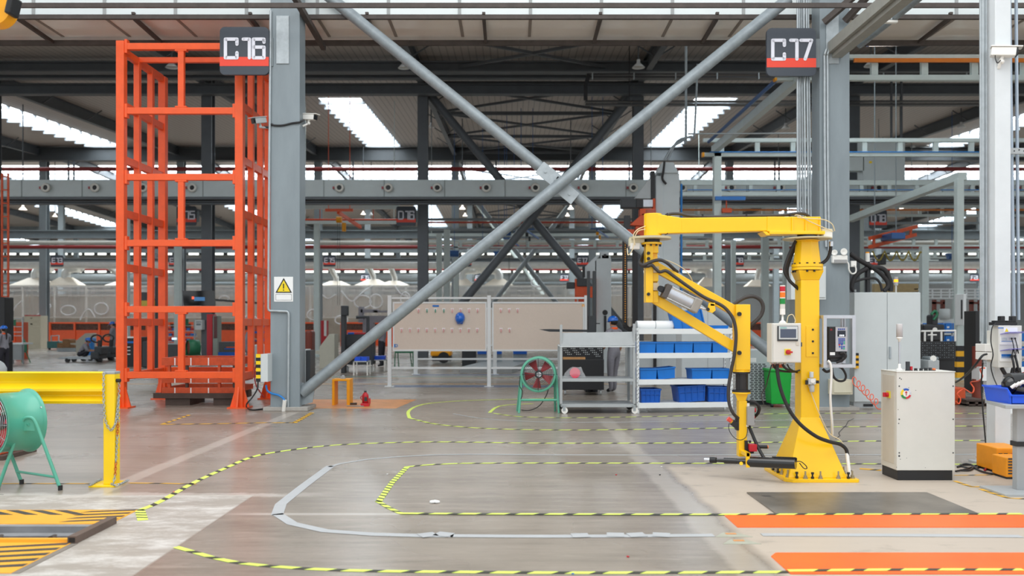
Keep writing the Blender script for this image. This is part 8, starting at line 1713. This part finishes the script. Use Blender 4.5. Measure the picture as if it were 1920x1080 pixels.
# ================================================================ RIGHT BACKGROUND CLUTTER
t = thing('pegboard_bench', 'black pegboard bench behind the operator cabinet', 'workbench', (X(1760, 18), 18.3, 0))
q = MB(); pbx(q, 1727, 1792, 640, 674, 18, .04)
for r in range(7):
    for c in range(15):
        if (c*5+r*2) % 4 != 1: pbx(q, 1729.5+c*4.1, 1730.7+c*4.1, 643+r*4.4, 644.3+r*4.4, 17.99, .01, 1)
q.build('pegboard', [black, mid_steel], t)
q = MB(); q.bx(X(1727, 18), X(1792, 18), 18.05, 18.7, 0, Z(674, 18)); q.build('body', black, t)
t = thing('tubular_rack', 'white tubular frame standing on the black pegboard bench', 'frame', P(1760, 640, 18.4)); q = MB()
for px in (1734, 1747, 1765, 1791): q.tube([P(px, 640, 18.3), P(px, 621, 18.3)], .022, 6)
q.tube([P(1727, 621, 18.3), P(1792, 620, 18.3)], .022, 6); q.tube([P(1740, 628, 18.3), P(1756, 628, 18.3)], .018, 6); q.build('tube', white_pl, t)
t = thing('black_machine', 'black machine head behind the white tubular frame', 'machine', (X(1752, 19), 19.2, 0)); q = MB(); pbx(q, 1732, 1772, 608, 640, 19, .5); q.bx(X(1740, 19), X(1765, 19), 19.1, 19.4, 0, Z(640, 19)); pbx(q, 1748, 1760, 590, 612, 19.1, .3); q.build('body', black, t, .04); q = MB(); q.cyl(P(1753, 618, 18.95), P(1753, 618, 19), .05, seg=12); q.build('gauge', white_pl, t); q = MB(); q.tube(cr([P(1750, 600, 19.1), P(1757, 590, 19.1), P(1753, 583, 19.1), P(1746, 590, 19.1)], 4), .03, 6); q.build('green_hose', green_dk, t)
t = thing('pump_unit', 'small grey pump with a round gauge behind the operator cabinet', 'pump', (X(1751, 16), 16.2, 0)); q = MB(); q.bx(X(1741, 16), X(1762, 16), 16, 16.4, 0, Z(675, 16)); q.build('body', grey_sheet, t, .02); q = MB(); pbx(q, 1742, 1761, 669, 675, 16.05, .3); q.build('head', mid_steel, t, .02); q = MB(); q.cyl(P(1750, 672, 16), P(1750, 672, 16.05), .055, seg=16); q.build('gauge', white_pl, t)
t = thing('bin_shelving', 'white shelving full of blue bins behind the striped post', 'shelving', (X(1780, 26), 26.3, 0))
for px in (1728, 1784, 1829):
    q = MB(); q.bx(X(px, 26), X(px+1.8, 26), 26, 26.5, 0, Z(603, 26)); q.build('upright', light_grey, t)
for py in (624, 647, 668, 692):
    q = MB(); pbx(q, 1728, 1831, py, py+4, 26, .5); q.build('shelf', light_grey, t)
rows = ((606, 623.8, 'top'), (630, 646.8, 'second'), (653, 667.8, 'third'), (675, 691.8, 'bottom'))
for p0, p1, nm in rows:
    for px in range(1730, 1830, 14):
        if 1792 < px+6 < 1800: continue
        q = MB(); q.bx(X(px, 26), X(px+12.8, 26), 25.97, 26.42, Z(p1, 26), Z(p0, 26)); b_ = solo(q, 'storage_bin', blue_bin, 'blue bin in the %s row of the shelving behind the striped post' % nm, 'bin', 'blue bins behind the striped post, %s row' % nm, bev=.015)
        q = MB(); pbx(q, px+4, px+8, p0+6, p0+9, 25.955, .015); q.build('label', paper, b_)
t = thing('notice_board', 'white notice sheet with a red line behind the striped post', 'notice', P(1822, 606, 25.9)); q = MB(); pbx(q, 1814, 1829, 595, 607, 25.9, .04); q.build('sheet', light_grey, t); q = MB(); pbx(q, 1815, 1828, 595.5, 597, 25.88, .02); q.build('red_line', red, t)
t = thing('white_tank', 'white round tank on a shelf behind the thin pale post', 'tank', P(1771, 598, 34)); q = MB(); q.lathe([(0, 0), (.2, 0), (.2, .36), (.17, .4), (0, .41)], P(1771, 598, 34), (0, 0, 1), 20); q.build('body', light_grey, t); q = MB(); pbx(q, 1745, 1792, 598, 605, 34, .5); q.bx(X(1746, 34), X(1749, 34), 34, 34.4, 0, Z(605, 34)); q.bx(X(1788, 34), X(1791, 34), 34, 34.4, 0, Z(605, 34)); q.build('stand', light_grey, t)
q = MB(); pbx(q, 1806.5, 1812, 551, 610, 23.6, .45); pbx(q, 1804, 1806.5, 562, 598, 23.65, .08, 1); solo(q, 'lamp_panel', [white_p, ink], 'white upright panel mounted on the striped post', 'panel', bev=.01)
box_thing('black_pillar', 'black upright machine frame left of the white post', 'frame', 1829, 1844, 583, 19.5, .5, black)
for py0, py1, lb in ((650, 690, 'upper brown drum left of the white post'), (712, 752.5, 'lower brown drum left of the white post')):
    q = MB(); q.cyl((X(1842, 17), 17.2, Z(py1, 17)), (X(1842, 17), 17.2, Z(py0, 17)), .075*1.2, seg=16); q.cyl((X(1842, 17), 17.2, Z(py1, 17)), (X(1842, 17), 17.2, Z(py1, 17)+.02), .1, seg=16); solo(q, 'steel_drum', brown_drum, lb, 'drum')
q = MB(); pbx(q, 1837, 1850, 688, 714, 17.0, .3); solo(q, 'white_carton', paper, 'white carton between the two brown drums', 'box')
t = thing('pallet', 'dark pallet on the floor left of the white post', 'pallet', (X(1832, 16.5), 16.8, 0)); q = MB(); pbx(q, 1812, 1850, 749, 753, 16.3, .8); pbx(q, 1812, 1850, 758, 760.5, 16.3, .8); q.build('deck', wood_dk, t); q = MB(); [q.bx(X(a, 16.3), X(a+5, 16.3), 16.3, 17.0, 0, Z(752, 16.3)) for a in (1812, 1829, 1845)]; q.build('block', wood_dk, t)
box_thing('orange_case', 'small orange case on the floor right of the operator cabinet', 'case', 1790, 1811, 727, 16.6, .4, orange_dk, bev=.02)
hose_('orange_hose', [P(1792, 752, 16), P(1798, 757, 16), P(1801, 748, 16), P(1795, 738, 16), P(1808, 730, 16), P(1822, 737, 15.5), P(1826, 728, 15.5), P(1820, 717, 15.5), P(1835, 714, 15), P(1842, 706, 14), P(1838, 692, 14), P(1846, 690, 13)], .012, M('orange_hose', '#f0603a'), None, 'orange air hose winding beside the white post', 'hose')
t = thing('signboard', 'white board with a red letter at the right edge behind the breaker panel', 'sign', P(1905, 700, 15)); q = MB(); pbx(q, 1880, 1940, 688, 735, 15, .05); q.bx(X(1882, 15), X(1940, 15), 15.02, 15.05, 0, Z(735, 15)); q.build('panel', paper, t); text_mesh('red_letter', 'S', .36, (X(1911, 15), 14.99, Z(724, 15)), red, t)
t = thing('bin_shelving', 'blue bins on shelving beyond the breaker panel at the right edge', 'shelving', (X(1925, 24), 24.2, 0))
for py in (640, 668, 696):
    q = MB(); pbx(q, 1905, 1990, py, py+4, 24, .5); q.build('shelf', light_grey, t)
q = MB(); [q.bx(X(a, 24), X(a+2, 24), 24, 24.5, 0, Z(605, 24)) for a in (1905, 1988)]; q.build('upright', light_grey, t)
for i, (p0, p1) in enumerate(((622, 639.8), (650, 667.8), (678, 695.8))):
    q = MB(); pbx(q, 1908, 1930, p0, p1, 23.98, .4); solo(q, 'storage_bin', blue_bin, ('top', 'middle', 'lowest')[i]+' blue bin at the right edge beyond the breaker panel', 'bin', bev=.015)
t = thing('warning_beacon', 'glowing amber beacon above the two-door cabinet', 'signal light', P(1680, 546, 20)); q = MB(); q.cyl(P(1680, 605+2560/20, 20), P(1680, 534, 20), .02, seg=8); q.build('pole', white_pl, t); q = MB(); q.cyl(P(1680, 535, 20), P(1680, 519, 20), .045, seg=14); b_ = q.build('lens', M('milky_lens', '#c9c6c6'), t); q = MB(); q.cyl(P(1680, 529, 20), P(1680, 524, 20), .047, seg=14); q.build('glow', M('amber_glow', '#ffa51e', .4, 0, 0, emit=1.5), t)
t = thing('pale_walkway', 'pale lattice walkway rail in the far right bay', 'railing', P(1780, 560, 40))
for py in (541, 547, 552, 558):
    q = MB(); pbx(q, 1714, 1845, py, py+2, 40, .1); q.build('rail', white_p, t)
for k in range(9):
    q = MB(); pbx(q, 1716+k*16, 1718+k*16, 541, 605+2560/40 if k in (0, 8) else 560, 40.02, .08); q.build('post', white_p, t)
q = MB(); pbx(q, 1640, 1722, 532, 548, 40, .3); q.bx(X(1642, 40), X(1720, 40), 40.05, 40.2, 0, Z(548, 40)); solo(q, 'far_panel', M('cardboard_tan', '#b59f74', .7, 0, .1), 'tan panel behind the amber beacon', 'panel')
for px, lb in ((1704, 'brown far frame left of the thin pale post'), (1752, 'brown far frame between the pale posts'), (1822, 'brown far frame right of the striped post')):
    q = MB(); [q.bx(X(px+a, 48), X(px+a+4, 48), 48, 48.3, 0, Z(562, 48)) for a in (0, 16)]; pbx(q, px, px+20, 566, 570, 48, .3); pbx(q, px, px+20, 585, 588, 48, .3); solo(q, 'scaffold', brown_drum, lb, 'frame')
# ================================================================ CRANE HOOK AT THE TOP LEFT
Yh_ = 7.0; t = thing('crane_hook_block', 'yellow crane hook block at the top left corner', 'hook block', P(2, 20, Yh_))
c = P(-6, 18, Yh_)
q = MB(); q.cyl(c-V((0, .06, 0)), c+V((0, .06, 0)), .145, seg=28); q.build('side_plate', M('hook_amber', '#f6a800', .35, 0, .04), t, .02)
q = MB(); q.cyl(c-V((0, .09, 0)), c-V((0, .06, 0)), .035, seg=12); q.build('pin', ink, t)
q = MB(); q.bar(P(21, 30, Yh_-.05), P(29, -4, Yh_-.05), .05, .14, up=(0, 1, 0)); q.build('guard', black, t, .015)
q = MB()
for dx in (-.04, .04): q.cyl(c+V((dx, 0, .1)), c+V((dx, 0, 4.5)), .008, seg=6)
q.build('wire_rope', charcoal, t)
